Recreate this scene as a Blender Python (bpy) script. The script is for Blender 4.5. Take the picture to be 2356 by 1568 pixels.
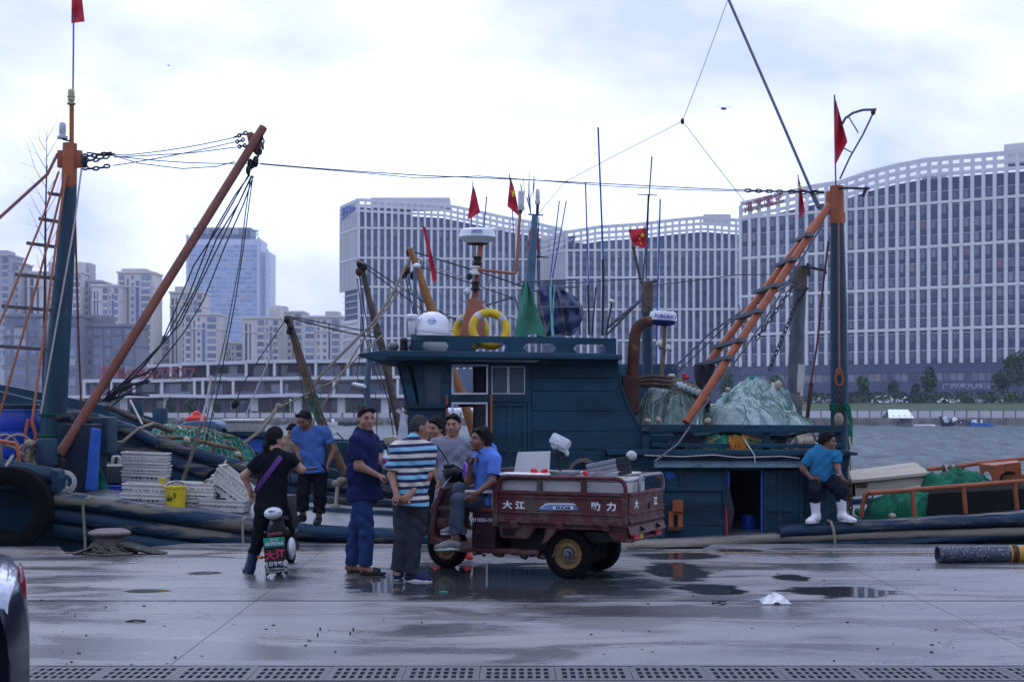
import bpy,bmesh,math,random
import numpy as np
from mathutils import Vector,Matrix,Quaternion,noise as mnoise
# clean scene
for o in list(bpy.data.objects):
 bpy.data.objects.remove(o,do_unlink=True)
SC=bpy.context.scene
COL=SC.collection
R=math.radians
random.seed(7)
# camera (level, risen lens)
FPX,U0,V0,EYE=3272.0,1178.0,940.0,1.68
cam_d=bpy.data.cameras.new('camera')
cam=bpy.data.objects.new('camera',cam_d)
COL.objects.link(cam)
cam.location=(0,0,EYE)
cam.rotation_euler=(R(90),0,0)
cam_d.sensor_width=36.0
cam_d.lens=50.0
cam_d.shift_y=156.0/2356.0
cam_d.clip_start=0.1
cam_d.clip_end=6000
cam_d.dof.use_dof=True
cam_d.dof.focus_distance=15.0
cam_d.dof.aperture_fstop=5.6
SC.camera=cam
# sky, sun, exposure
world=bpy.data.worlds.new('World')
SC.world=world
world.use_nodes=True
wn=world.node_tree
wn.nodes.clear()
SUN_EL,SUN_ROT=R(52),R(-14)
def WN(t,**kw):
 n=wn.nodes.new(t)
 for k,v in kw.items():
  setattr(n,k,v)
 return n
w_sky=WN('ShaderNodeTexSky',sky_type='NISHITA',sun_disc=False,sun_elevation=SUN_EL,sun_rotation=SUN_ROT,air_density=1.0,dust_density=2.0,ozone_density=2.0)
w_tc=WN('ShaderNodeTexCoord')
w_map=WN('ShaderNodeMapping')
w_map.inputs['Scale'].default_value=(2.6,2.6,4.6)
w_map.inputs['Location'].default_value=(3.1,0.7,1.45)
wn.links.new(w_tc.outputs['Generated'],w_map.inputs['Vector'])
w_n1=WN('ShaderNodeTexNoise')
w_n1.inputs['Scale'].default_value=1.25
w_n1.inputs['Detail'].default_value=5.0
w_n1.inputs['Roughness'].default_value=0.52
w_n1.inputs['Distortion'].default_value=0.25
wn.links.new(w_map.outputs['Vector'],w_n1.inputs['Vector'])
w_r=WN('ShaderNodeValToRGB')
el=w_r.color_ramp.elements
el[0].position=0.37;el[0].color=(7.2,8.3,12.9,1)
el[1].position=0.555;el[1].color=(13.8,16.2,22.6,1)
e=el.new(0.47);e.color=(10.2,11.0,17.0,1)
wn.links.new(w_n1.outputs['Fac'],w_r.inputs['Fac'])
w_mix=WN('ShaderNodeMix',data_type='RGBA')
w_mix.inputs['Factor'].default_value=0.90
wn.links.new(w_sky.outputs['Color'],w_mix.inputs['A'])
wn.links.new(w_r.outputs['Color'],w_mix.inputs['B'])
w_bg=WN('ShaderNodeBackground')
w_bg.inputs['Strength'].default_value=0.1
wn.links.new(w_mix.outputs['Result'],w_bg.inputs['Color'])
w_out=WN('ShaderNodeOutputWorld')
wn.links.new(w_bg.outputs['Background'],w_out.inputs['Surface'])
sun_d=bpy.data.lights.new('sun','SUN')
sun_d.energy=0.5
sun_d.angle=R(25)
sun_d.color=(1.0,0.97,0.93)
sun=bpy.data.objects.new('sun',sun_d)
COL.objects.link(sun)
_sd=Vector((math.sin(SUN_ROT)*math.cos(SUN_EL),math.cos(SUN_ROT)*math.cos(SUN_EL),math.sin(SUN_EL)))
sun.rotation_euler=_sd.to_track_quat('Z','Y').to_euler()
sun.location=(0,30,60)
vs=SC.view_settings
vs.view_transform='Standard'
vs.look='None'
vs.exposure=0.0
vs.gamma=1.0
SC.render.engine='CYCLES'
SC.cycles.use_denoising=True
SC.cycles.max_bounces=6
SC.cycles.diffuse_bounces=3
SC.cycles.glossy_bounces=3
SC.cycles.transmission_bounces=4
SC.cycles.transparent_max_bounces=8
SC.cycles.volume_bounces=0
SC.cycles.caustics_reflective=False
SC.cycles.caustics_refractive=False
# where things stand
def P(u,v,Y):
 """the point at depth Y (metres) that the photograph shows at (u, v)"""
 return Vector(((u-U0)*Y/FPX,Y,EYE-(v-V0)*Y/FPX))
def G(u,v,z=0.0):
 """the point of the level plane z seen at (u, v)"""
 return P(u,v,(EYE-z)*FPX/(v-V0))
def V3(*a):
 return Vector(a)
# objects
ORG={}
def tag(o,label=None,cat=None,group=None,kind=None):
 if label:o['label']=label
 if cat:o['category']=cat
 if group:o['group']=group
 if kind:o['kind']=kind
 return o
def thing(name,label,cat,loc=(0,0,0),rz=0.0,group=None):
 o=bpy.data.objects.new(name,None)
 o.empty_display_size=0.2
 COL.objects.link(o)
 o.location=loc
 o.rotation_euler=(0,0,rz)
 ORG[o.name]=Vector(loc)
 return tag(o,label,cat,group)
def link(name,me,parent=None,loc=(0,0,0)):
 o=bpy.data.objects.new(name,me)
 COL.objects.link(o)
 if parent is not None:
  o.parent=parent
 o.location=loc
 return o
def copy_tree(o,parent=None):
 c=o.copy()
 COL.objects.link(c)
 c.parent=parent
 ORG[c.name]=ORG.get(o.name,Vector((0,0,0))).copy()
 for ch in list(o.children):
  copy_tree(ch,c)
 return c
def frame_from(d,up=Vector((0,0,1))):
 d=d.normalized()
 a=up.cross(d)
 if a.length<1e-4:
  a=Vector((1,0,0)).cross(d)
 a.normalize()
 b=d.cross(a)
 return a,b,d
def basis(x,y,z):
 return Matrix((x,y,z)).transposed()
class MB:
 """collects shapes and links them as one mesh object"""
 def __init__(s):
  s.v,s.f,s.m,s.mi=[],[],[],0
 def add(s,vs,fs):
  b=len(s.v)
  s.v.extend(vs)
  for f in fs:
   s.f.append([i+b for i in f]);s.m.append(s.mi)
  return s
 def hexa(s,p):
  return s.add(p,[(0,3,2,1),(4,5,6,7),(0,1,5,4),(1,2,6,5),(2,3,7,6),(3,0,4,7)])
 def box(s,c,size,M=None):
  c=Vector(c);h=[k/2 for k in size]
  q=[(-1,-1,-1),(1,-1,-1),(1,1,-1),(-1,1,-1),(-1,-1,1),(1,-1,1),(1,1,1),(-1,1,1)]
  out=[]
  for a in q:
   d=Vector((a[0]*h[0],a[1]*h[1],a[2]*h[2]))
   out.append(c+(M@d if M else d))
  return s.hexa(out)
 def bar(s,p,q,w,h,up=Vector((0,0,1))):
  p,q=Vector(p),Vector(q)
  a,b,d=frame_from(q-p,up)
  o=[]
  for e in(p,q):
   for sx,sy in((-1,-1),(1,-1),(1,1),(-1,1)):
    o.append(e+a*(sx*w/2)+b*(sy*h/2))
  return s.add(o,[(3,2,1,0),(4,5,6,7),(0,1,5,4),(1,2,6,5),(2,3,7,6),(3,0,4,7)])
 def tube(s,pts,r,n=8,cap=True,closed=False):
  pts=[Vector(p) for p in pts]
  N=len(pts)
  rr=r if isinstance(r,(list,tuple)) else[r]*N
  vs,fs=[],[]
  prev=None
  for i,p in enumerate(pts):
   if closed:
    d=pts[(i+1)%N]-pts[i-1]
   else:
    d=pts[min(i+1,N-1)]-pts[max(i-1,0)]
   if d.length<1e-9:d=Vector((0,0,1))
   d.normalize()
   if prev is None:
    a,b,_=frame_from(d)
   else:
    a=prev-d*prev.dot(d)
    if a.length<1e-6:a,b,_=frame_from(d)
    a.normalize();b=d.cross(a)
   prev=a
   for k in range(n):
    t=2*math.pi*k/n
    vs.append(p+(a*math.cos(t)+b*math.sin(t))*rr[i])
  M=N if closed else N-1
  for i in range(M):
   j=(i+1)%N
   for k in range(n):
    l=(k+1)%n
    fs.append((i*n+k,i*n+l,j*n+l,j*n+k))
  if cap and not closed:
   fs.append(tuple(range(n-1,-1,-1)))
   fs.append(tuple((N-1)*n+k for k in range(n)))
  return s.add(vs,fs)
 def lathe(s,prof,n=20,o=(0,0,0),M=None,capa=True,capb=True):
  o=Vector(o)
  vs,fs=[],[]
  for r,z in prof:
   for k in range(n):
    t=2*math.pi*k/n
    d=Vector((r*math.cos(t),r*math.sin(t),z))
    vs.append(o+(M@d if M else d))
  for i in range(len(prof)-1):
   for k in range(n):
    l=(k+1)%n
    fs.append((i*n+k,i*n+l,(i+1)*n+l,(i+1)*n+k))
  if capa:fs.append(tuple(range(n-1,-1,-1)))
  if capb:fs.append(tuple((len(prof)-1)*n+k for k in range(n)))
  return s.add(vs,fs)
 def torus(s,c,Rr,r,M=None,n=32,k=10):
  c=Vector(c);pts=[]
  for i in range(n):
   t=2*math.pi*i/n
   d=Vector((Rr*math.cos(t),Rr*math.sin(t),0))
   pts.append(c+(M@d if M else d))
  return s.tube(pts,r,k,closed=True)
 def ell(s,c,rad,M=None,nu=14,nv=9):
  c=Vector(c)
  vs,fs=[],[]
  def q(d):return c+(M@d if M else d)
  vs.append(q(Vector((0,0,-rad[2]))))
  for j in range(1,nv):
   ph=-math.pi/2+math.pi*j/nv
   for i in range(nu):
    t=2*math.pi*i/nu
    vs.append(q(Vector((rad[0]*math.cos(ph)*math.cos(t),rad[1]*math.cos(ph)*math.sin(t),rad[2]*math.sin(ph)))))
  vs.append(q(Vector((0,0,rad[2]))))
  for i in range(nu):
   fs.append((0,1+(i+1)%nu,1+i))
  for j in range(nv-2):
   for i in range(nu):
    a=1+j*nu+i;b=1+j*nu+(i+1)%nu
    fs.append((a,b,b+nu,a+nu))
  L=len(vs)-1
  for i in range(nu):
   fs.append((L,L-nu+i,L-nu+(i+1)%nu))
  return s.add(vs,fs)
 def prism(s,poly,off):
  poly=[Vector(p) for p in poly];off=Vector(off);n=len(poly)
  vs=poly+[p+off for p in poly]
  fs=[tuple(range(n)),tuple(range(2*n-1,n-1,-1))]
  for i in range(n):
   j=(i+1)%n
   fs.append((j,i,i+n,j+n))
  return s.add(vs,fs)
 def sheet(s,rows):
  n=len(rows[0]);vs=[Vector(p) for r in rows for p in r];fs=[]
  for j in range(len(rows)-1):
   for i in range(n-1):
    fs.append((j*n+i,j*n+i+1,(j+1)*n+i+1,(j+1)*n+i))
  return s.add(vs,fs)
 def mesh(s,name,mats,org=None,bevel=0.0,smooth=True,ang=38,recalc=True):
  me=bpy.data.meshes.new(name)
  vs=[tuple(Vector(p)-org) for p in s.v] if org is not None else[tuple(p) for p in s.v]
  me.from_pydata(vs,[],s.f)
  for m in(mats if isinstance(mats,(list,tuple)) else[mats]):
   me.materials.append(m)
  me.polygons.foreach_set('material_index',s.m)
  if recalc or bevel:
   bm=bmesh.new();bm.from_mesh(me)
   if recalc:bmesh.ops.recalc_face_normals(bm,faces=bm.faces)
   if bevel:
    ed=[e for e in bm.edges if len(e.link_faces)==2 and e.calc_face_angle(0)>R(30)]
    bmesh.ops.bevel(bm,geom=ed,offset=bevel,segments=2,profile=0.5,affect='EDGES',clamp_overlap=True)
   bm.to_mesh(me);bm.free()
  if smooth:
   me.polygons.foreach_set('use_smooth',[True]*len(me.polygons))
   me.set_sharp_from_angle(angle=R(ang))
  return me
 def build(s,name,mats,parent=None,local=False,**kw):
  org=None
  if parent is not None and not local:
   org=ORG.get(parent.name,Vector((0,0,0)))
  o=link(name,s.mesh(name,mats,org,**kw),parent)
  if parent is not None:ORG[o.name]=ORG.get(parent.name,Vector((0,0,0)))
  return o
def text_mesh(body,size,name='lettering',bold=0.0,extrude=0.002,mat=None):
 cu=bpy.data.curves.new(name,'FONT')
 cu.body=body;cu.size=size;cu.align_x='CENTER';cu.align_y='CENTER'
 cu.extrude=extrude;cu.offset=bold
 cu.resolution_u=2
 t=bpy.data.objects.new('tmp',cu)
 COL.objects.link(t)
 dg=bpy.context.evaluated_depsgraph_get()
 me=bpy.data.meshes.new_from_object(t.evaluated_get(dg))
 bpy.data.objects.remove(t,do_unlink=True)
 me.name=name
 if mat:
  me.materials.clear();me.materials.append(mat)
 return me
def lettering(body,size,pos,xdir,up,mat,parent=None,name='lettering',bold=0.0,extrude=0.002,sx=1.0,local=False):
 """text whose reading direction is xdir; pos is the text's centre"""
 me=text_mesh(body,size,name,bold,extrude,mat)
 x=Vector(xdir).normalized();up=Vector(up)
 y=(up-x*up.dot(x)).normalized();z=x.cross(y)
 org=Vector((0,0,0))
 if parent is not None and not local:org=ORG.get(parent.name,org)
 p=Vector(pos)-org
 M=Matrix.Translation(p)@basis(x*sx,y,z).to_4x4()
 me.transform(M)
 o=link(name,me,parent)
 if parent is not None:ORG[o.name]=ORG.get(parent.name,Vector((0,0,0)))
 return o
# materials
def lin(c):
 if isinstance(c,str):
  c=c.lstrip('#');c=[int(c[i:i+2],16)/255 for i in(0,2,4)]
  return tuple(x/12.92 if x<=0.04045 else((x+0.055)/1.055)**2.4 for x in c)
 return tuple(c)
class NT:
 def __init__(s,name):
  s.mat=bpy.data.materials.new(name);s.mat.use_nodes=True
  s.t=s.mat.node_tree;s.t.nodes.clear()
  s.out=s.n('ShaderNodeOutputMaterial')
  s.bsdf=s.n('ShaderNodeBsdfPrincipled')
  s.l(s.bsdf.outputs[0],s.out.inputs['Surface'])
 def n(s,t,**kw):
  nd=s.t.nodes.new(t)
  for k,v in kw.items():setattr(nd,k,v)
  return nd
 def l(s,a,b):s.t.links.new(a,b)
 def math(s,op,a,b=None,c=None,clamp=False):
  nd=s.n('ShaderNodeMath',operation=op);nd.use_clamp=clamp
  for i,x in enumerate((a,b,c)):
   if x is None:continue
   if isinstance(x,(int,float)):nd.inputs[i].default_value=x
   else:s.l(x,nd.inputs[i])
  return nd.outputs[0]
 def noise(s,vec,scale,detail=4,rough=0.55,dist=0.0):
  nd=s.n('ShaderNodeTexNoise')
  nd.inputs['Scale'].default_value=scale;nd.inputs['Detail'].default_value=detail
  nd.inputs['Roughness'].default_value=rough;nd.inputs['Distortion'].default_value=dist
  if vec is not None:s.l(vec,nd.inputs['Vector'])
  return nd.outputs['Fac']
 def mapping(s,vec,scale=(1,1,1),loc=(0,0,0),rot=(0,0,0)):
  nd=s.n('ShaderNodeMapping')
  nd.inputs['Scale'].default_value=scale;nd.inputs['Location'].default_value=loc
  nd.inputs['Rotation'].default_value=rot
  s.l(vec,nd.inputs['Vector']);return nd.outputs[0]
 def ramp(s,fac,stops,interp='LINEAR'):
  nd=s.n('ShaderNodeValToRGB');cr=nd.color_ramp;cr.interpolation=interp
  while len(cr.elements)>1:cr.elements.remove(cr.elements[-1])
  cr.elements[0].position=stops[0][0];cr.elements[0].color=(*stops[0][1],1)
  for p,c in stops[1:]:
   e=cr.elements.new(p);e.color=(*c,1)
  s.l(fac,nd.inputs[0]);return nd.outputs[0]
 def smooth(s,x,a,b):
  nd=s.n('ShaderNodeMapRange',interpolation_type='SMOOTHSTEP')
  nd.inputs['From Min'].default_value=a;nd.inputs['From Max'].default_value=b
  s.l(x,nd.inputs['Value']);return nd.outputs[0]
 def mix(s,f,a,b,mode='MIX'):
  nd=s.n('ShaderNodeMix',data_type='RGBA',blend_type=mode)
  for k,x in(('Factor',f),('A',a),('B',b)):
   i=nd.inputs[k]
   if isinstance(x,(int,float)):i.default_value=x
   elif isinstance(x,(tuple,list)):i.default_value=(*x,1) if len(x)==3 else x
   else:s.l(x,i)
  return nd.outputs['Result']
 def bump(s,h,strength=0.3,dist=0.01):
  nd=s.n('ShaderNodeBump');nd.inputs['Strength'].default_value=strength;nd.inputs['Distance'].default_value=dist
  s.l(h,nd.inputs['Height']);s.l(nd.outputs[0],s.bsdf.inputs['Normal']);return nd
 def set(s,**kw):
  for k,v in kw.items():
   i=s.bsdf.inputs[k.replace('_',' ')]
   if isinstance(v,(int,float)):i.default_value=v
   elif isinstance(v,(tuple,list)):i.default_value=(*v,1) if len(i.default_value)==4 and len(v)==3 else v
   else:s.l(v,i)
 def objco(s):return s.n('ShaderNodeTexCoord').outputs['Object']
 def pos(s):return s.n('ShaderNodeNewGeometry').outputs['Position']
 def rnd(s):return s.n('ShaderNodeObjectInfo').outputs['Random']
def mat(name,col,rough=0.6,metal=0.0,var=0.25,scale=5.0,bump=0.15,bscale=None,bdist=0.006,wear=None,wamt=0.5,wscale=3.0,stretch=(1,1,1),rand=0.0,spec=0.3,coat=0.0,rust=0.0):
 """painted / plain surface: colour broken by noise, optional second colour showing through in patches, fine relief"""
 t=NT(name);col=lin(col)
 co=t.objco()
 m=t.mapping(co,stretch)
 n1=t.noise(m,scale,5,0.6)
 c0=tuple(x*(1-var) for x in col);c1=tuple(min(1,x*(1+var)) for x in col)
 c=t.ramp(n1,[(0.3,c0),(0.7,c1)])
 if wear is not None:
  n2=t.noise(m,wscale,8,0.68)
  k=t.smooth(n2,0.72-0.3*wamt,0.80-0.3*wamt)
  c=t.mix(k,c,lin(wear))
 if rust:
  k=t.smooth(t.noise(t.mapping(co,(5,5,.55)),1.6,5,.6),.60,.78)
  c=t.mix(t.math('MULTIPLY',k,rust),c,(.05,.021,.011))
  k=t.smooth(t.noise(t.mapping(co,(9,9,.9),(3,1,2)),2.2,4,.6),.62,.8)
  c=t.mix(t.math('MULTIPLY',k,rust*.5),c,(.10,.11,.115))
 if rand:
  r=t.rnd()
  br=t.math('MULTIPLY_ADD',r,2*rand,1-rand)
  vm=t.n('ShaderNodeVectorMath',operation='SCALE')
  t.l(c,vm.inputs[0]);t.l(br,vm.inputs['Scale']);c=vm.outputs[0]
 t.set(Base_Color=c,Metallic=metal,Specular_IOR_Level=spec)
 rr=t.math('MULTIPLY_ADD',n1,0.3,rough-0.15,clamp=True)
 t.set(Roughness=rr)
 if coat:t.set(Coat_Weight=coat,Coat_Roughness=0.1)
 if bump:t.bump(t.noise(m,bscale or scale*6,4,0.6),bump,bdist)
 return t.mat
# materials of the setting
def concrete_mat():
 t=NT('wet_concrete');p=t.pos()
 sx=t.mapping(p,(0.35,1.0,1.0))
 big=t.noise(sx,0.9,6,0.6)
 streak=t.noise(t.mapping(p,(0.42,1.15,1.0),(4.2,1.1,0)),1.0,7,0.66,0.6)
 fine=t.noise(p,26,5,0.7)
 grit=t.noise(p,75,3,0.7)
 base=t.ramp(big,[(0.32,(0.110,0.110,0.117)),(0.5,(0.165,0.166,0.176)),(0.7,(0.215,0.206,0.195))])
 base=t.mix(t.math('MULTIPLY',t.smooth(fine,0.48,0.70),0.55),base,(0.10,0.098,0.1))
 base=t.mix(t.math('MULTIPLY',t.smooth(grit,0.58,0.72),0.75),base,(0.06,0.06,0.065))
 vo=t.n('ShaderNodeTexVoronoi',feature='DISTANCE_TO_EDGE');vo.inputs['Scale'].default_value=0.42
 wv=t.n('ShaderNodeVectorMath',operation='ADD');nc=t.n('ShaderNodeTexNoise');nc.inputs['Scale'].default_value=1.3;nc.inputs['Detail'].default_value=5;t.l(p,nc.inputs['Vector'])
 t.l(p,wv.inputs[0]);t.l(nc.outputs['Color'],wv.inputs[1]);t.l(wv.outputs[0],vo.inputs['Vector'])
 crack=t.math('MULTIPLY',t.math('SUBTRACT',1.0,t.smooth(vo.outputs['Distance'],0.002,0.007)),t.smooth(t.noise(p,.33,2),.50,.58))
 base=t.mix(t.math('MULTIPLY',crack,.75),base,(0.03,0.03,0.032))
 oil=t.smooth(t.noise(t.mapping(p,(.8,1.2,1),(9,3,0)),1.9,6,.7),.60,.72)
 base=t.mix(t.math('MULTIPLY',oil,.55),base,(0.055,0.052,0.05))
 pud=None
 warp=t.math('MULTIPLY_ADD',t.noise(t.mapping(p,(0.8,1.6,1)),1.6,4,0.6),1.5,-0.75)
 sep=t.n('ShaderNodeSeparateXYZ');t.l(p,sep.inputs[0])
 for(u,v,hu,hv,wt) in((1560,1312,75,22,1),(1632,1354,85,13,1),(1822,1328,52,9,1),(1945,1360,150,15,1),(1120,1334,380,42,.9),(335,1358,55,5,1),(470,1317,45,5,.9),(1560,1278,110,9,.9),(1700,1266,60,5,.8),(1350,1362,180,10,.6),(640,1330,90,9,.6),(1080,1420,190,9,.45),(1420,1425,190,26,.4),(1250,1400,120,6,.4),(860,1334,120,9,.5),(900,1257,120,4,.5),(1820,1262,60,3,.6),(1000,1400,90,8,.35)):
  c=G(u,v);rx=hu*c.y/FPX;ry=G(u,v-hv).y-c.y
  a=t.math('DIVIDE',t.math('SUBTRACT',sep.outputs[0],c.x),rx)
  b=t.math('DIVIDE',t.math('SUBTRACT',sep.outputs[1],c.y),ry)
  d=t.math('SQRT',t.math('ADD',t.math('MULTIPLY',a,a),t.math('MULTIPLY',b,b)))
  d=t.math('ADD',d,warp)
  m=t.math('MULTIPLY',t.math('SUBTRACT',1.0,t.smooth(d,0.72,1.12)),wt)
  pud=m if pud is None else t.math('MAXIMUM',pud,m)
 wet=t.smooth(streak,0.42,0.60)
 wet=t.math('MAXIMUM',wet,pud)
 base=t.mix(t.math('MULTIPLY',wet,0.75),base,t.mix(1.0,base,(0.40,0.38,0.36),'MULTIPLY'))
 base=t.mix(t.math('MULTIPLY',pud,0.8),base,(0.022,0.024,0.026))
 rough=t.math('MULTIPLY_ADD',wet,-0.34,0.52)
 rough=t.math('MULTIPLY_ADD',fine,0.12,t.math('SUBTRACT',rough,0.06))
 full=t.smooth(pud,0.45,0.95)
 rough=t.math('MULTIPLY_ADD',t.math('SUBTRACT',0.03,rough),full,rough,clamp=True)
 t.set(Base_Color=base,Roughness=rough,Specular_IOR_Level=0.5)
 h=t.math('MULTIPLY',t.math('ADD',t.math('MULTIPLY',fine,0.7),t.math('MULTIPLY',grit,0.3)),t.math('SUBTRACT',1.0,full))
 t.bump(h,0.55,0.008)
 return t.mat
CONCRETE=concrete_mat()
QUAYWALL=mat('quay_wall_concrete',(0.10,0.10,0.10),0.8,var=0.4,scale=1.5,bump=0.4,bscale=9,bdist=0.02)
JOINT=mat('joint_filler',(0.018,0.018,0.02),0.8,var=0.4,scale=8)
def water_mat():
 t=NT('harbour_water');p=t.pos()
 a=t.noise(t.mapping(p,(0.5,1.0,1),rot=(0,0,0.25)),2.2,5,0.62,0.4)
 b=t.noise(t.mapping(p,(0.30,0.75,1),(3,1,0),(0,0,-0.2)),0.55,4,0.6,0.3)
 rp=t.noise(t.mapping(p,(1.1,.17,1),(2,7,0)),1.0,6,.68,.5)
 c_=t.noise(t.mapping(p,(0.11,0.16,1),(5,2,0)),1.0,6,0.65,0.4)
 h=t.math('ADD',t.math('ADD',t.math('MULTIPLY',a,0.5),t.math('MULTIPLY',b,1.0)),t.math('ADD',t.math('MULTIPLY',c_,1.5),t.math('MULTIPLY',rp,2.2)))
 c=t.ramp(rp,[(0.36,(0.004,0.016,0.022)),(0.52,(0.016,0.044,0.054)),(0.66,(0.060,0.105,0.115))])  # light and dark of the ripples put into the base colour
 h_=rp
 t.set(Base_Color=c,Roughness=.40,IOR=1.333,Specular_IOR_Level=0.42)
 t.bump(h,.6,.25)
 return t.mat
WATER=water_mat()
def worn_paint(name,col,amt=0.5):
 t=NT(name);p=t.pos()
 n=t.noise(p,9,6,0.7)
 t.set(Base_Color=lin(col),Roughness=0.35,Alpha=t.math('MULTIPLY',t.smooth(n,amt-0.12,amt+0.12),0.8))
 return t.mat
YELLOWLINE=worn_paint('worn_yellow_road_paint',(0.42,0.31,0.12),0.45)
WHITELINE=worn_paint('worn_white_road_paint',(0.55,0.55,0.56),0.50)
GRASS=mat('lawn',(0.05,0.10,0.02),0.9,var=0.4,scale=0.6,bump=0.5,bscale=4,bdist=0.1)
PAVE=mat('far_pavement',(0.22,0.22,0.23),0.8,var=0.2,scale=0.4)
ROCK=mat('far_quay_stone',(0.15,0.14,0.125),0.85,var=0.5,scale=0.9,bump=0.6,bscale=2.0,bdist=0.15)
# quay
WZ=-0.92
quay=thing('quay',None,None,(0,0,0));quay['kind']='structure'
edge_px=[(-900,1257),(137,1256.2),(151,1272.7),(186,1272.7),(200,1259.5),(333,1259),(429,1249.3),(578,1248.6),(1000,1250.5),(1430,1251),(1446,1262),(1616,1261.5),(1642,1250),(2009,1250),(2356,1252),(3300,1252)]
EDGE=[G(u,v) for u,v in edge_px]
def edge_y(x):
 for a,b in zip(EDGE,EDGE[1:]):
  if a.x<=x<=b.x:return a.y+(b.y-a.y)*(x-a.x)/max(1e-6,b.x-a.x)
 return EDGE[0].y if x<EDGE[0].x else EDGE[-1].y
m=MB()
body=[V3(-60,-14,-0.26),V3(60,-14,-0.26)]+[V3(60,EDGE[-1].y-.03,-.26)]+[V3(p.x,p.y-0.03,-0.26) for p in reversed(EDGE)]+[V3(-60,EDGE[0].y-.03,-.26)]
m.prism(body,(0,0,-3.0))
m.build('quay_wall',QUAYWALL,quay,smooth=False)
m=MB()
fil=[V3(p.x,p.y,-0.03) for p in body]
m.prism([V3(p.x,p.y,-0.255) for p in body],(0,0,0.228))
m.build('joint_filler',JOINT,quay,smooth=False)
XJ=[-60,-31.0,-25.2,-19.4,-13.6,-8.05,-2.245,3.60,9.4,15.2,21,27,60]
gap=0.0035
def slab(poly):
 mm=MB();mm.prism([V3(p[0],p[1],-0.024) for p in poly],(0,0,0.024))
 mm.build('slab',CONCRETE,quay,smooth=False)
for xa,xb in zip(XJ,XJ[1:]):
 xa+=gap;xb-=gap
 pts=[(p.x,p.y) for p in EDGE if xa+.01<p.x<xb-.01]
 slab([(xa,12.49),(xb,12.49),(xb,edge_y(xb))]+pts[::-1]+[(xa,edge_y(xa))])
 slab([(xa,11.66),(xb,11.66),(xb,12.43),(xa,12.43)])
 slab([(xa,9.30),(xb,9.30),(xb,11.652),(xa,11.652)])
 slab([(xa,3.0),(xb,3.0),(xb,8.78),(xa,8.78)])
 slab([(xa,-14),(xb,-14),(xb,2.99),(xa,2.99)])
m=MB()
for x0,x1 in((-14,-5.1),(-3.9,1.0),(1.7,13)):
 m.add([V3(x0,16.60,0.004),V3(x1,16.60,0.004),V3(x1,16.69,0.004),V3(x0,16.69,0.004)],[(0,1,2,3)])
tag(m.build('yellow_line',YELLOWLINE,smooth=False),kind='structure')
m=MB()
for x0,x1 in((-14,-4.1),(-2.6,1.5),(3.2,7)):
 m.add([V3(x0,15.53,0.004),V3(x1,15.53,0.004),V3(x1,15.60,0.004),V3(x0,15.60,0.004)],[(0,1,2,3)])
tag(m.build('white_line',WHITELINE,smooth=False),kind='structure')
IRON=mat('grating_iron',(0.075,0.078,0.09),0.5,0.2,var=0.3,scale=9,bump=0.2,wear=(0.11,0.09,0.08),wamt=0.35,wscale=6)
drain=thing('drain_channel',None,None,(0,9.04,0));drain['kind']='structure'
m=MB()
for a,b in((8.782,8.80),(9.278,9.298)):
 m.box((0,(a+b)/2,-0.02),(60,b-a,0.052))
m.build('channel_frame',IRON,drain,smooth=False)
GW,GD=0.4765,0.474
def grating_mesh():
 mm=MB()
 xs=[-GW/2,-GW/2+0.030]
 pitch=(GW-0.06)/8
 for k in range(8):
  a=-GW/2+0.03+pitch*k
  xs+=[a+0.011,a+pitch-0.011]
 xs+=[GW/2-0.030,GW/2]
 ys=[-GD/2,-GD/2+0.05]
 for k in range(3):
  a=-GD/2+0.05+(GD-0.10)/3*k
  ys+=[a+0.018,a+(GD-.10)/3-0.018]
 ys+=[GD/2-0.05,GD/2]
 hole=set()
 for k in range(8):
  for q in range(3):hole.add((2+2*k,2+2*q))
 for i in range(len(xs)-1):
  for j in range(len(ys)-1):
   x0,x1,y0,y1=xs[i],xs[i+1],ys[j],ys[j+1]
   if(i,j) in hole:
    c=[V3(x0,y0,0),V3(x1,y0,0),V3(x1,y1,0),V3(x0,y1,0)]
    d=[p+V3(0,0,-0.05) for p in c]
    mm.add(c+d,[(0,1,5,4),(1,2,6,5),(2,3,7,6),(3,0,4,7)])
   else:
    mm.add([V3(x0,y0,0),V3(x1,y0,0),V3(x1,y1,0),V3(x0,y1,0)],[(0,1,2,3)])
 for s in((-GW/2,-GD/2,GW/2,-GD/2),(GW/2,-GD/2,GW/2,GD/2),(GW/2,GD/2,-GW/2,GD/2),(-GW/2,GD/2,-GW/2,-GD/2)):
  a,b=V3(s[0],s[1],0),V3(s[2],s[3],0)
  mm.add([a,b,b+V3(0,0,-.05),a+V3(0,0,-.05)],[(0,1,2,3)])
 return mm.mesh('grating',IRON,smooth=False,recalc=False)
gm=grating_mesh()
for i in range(-13,15):
 o=link('grating',gm,drain,(0.035+0.480*i,0,0.002+0.001*(i%3)))
 o.rotation_euler=(0,0,0.002*((i*7)%5-2))
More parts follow.
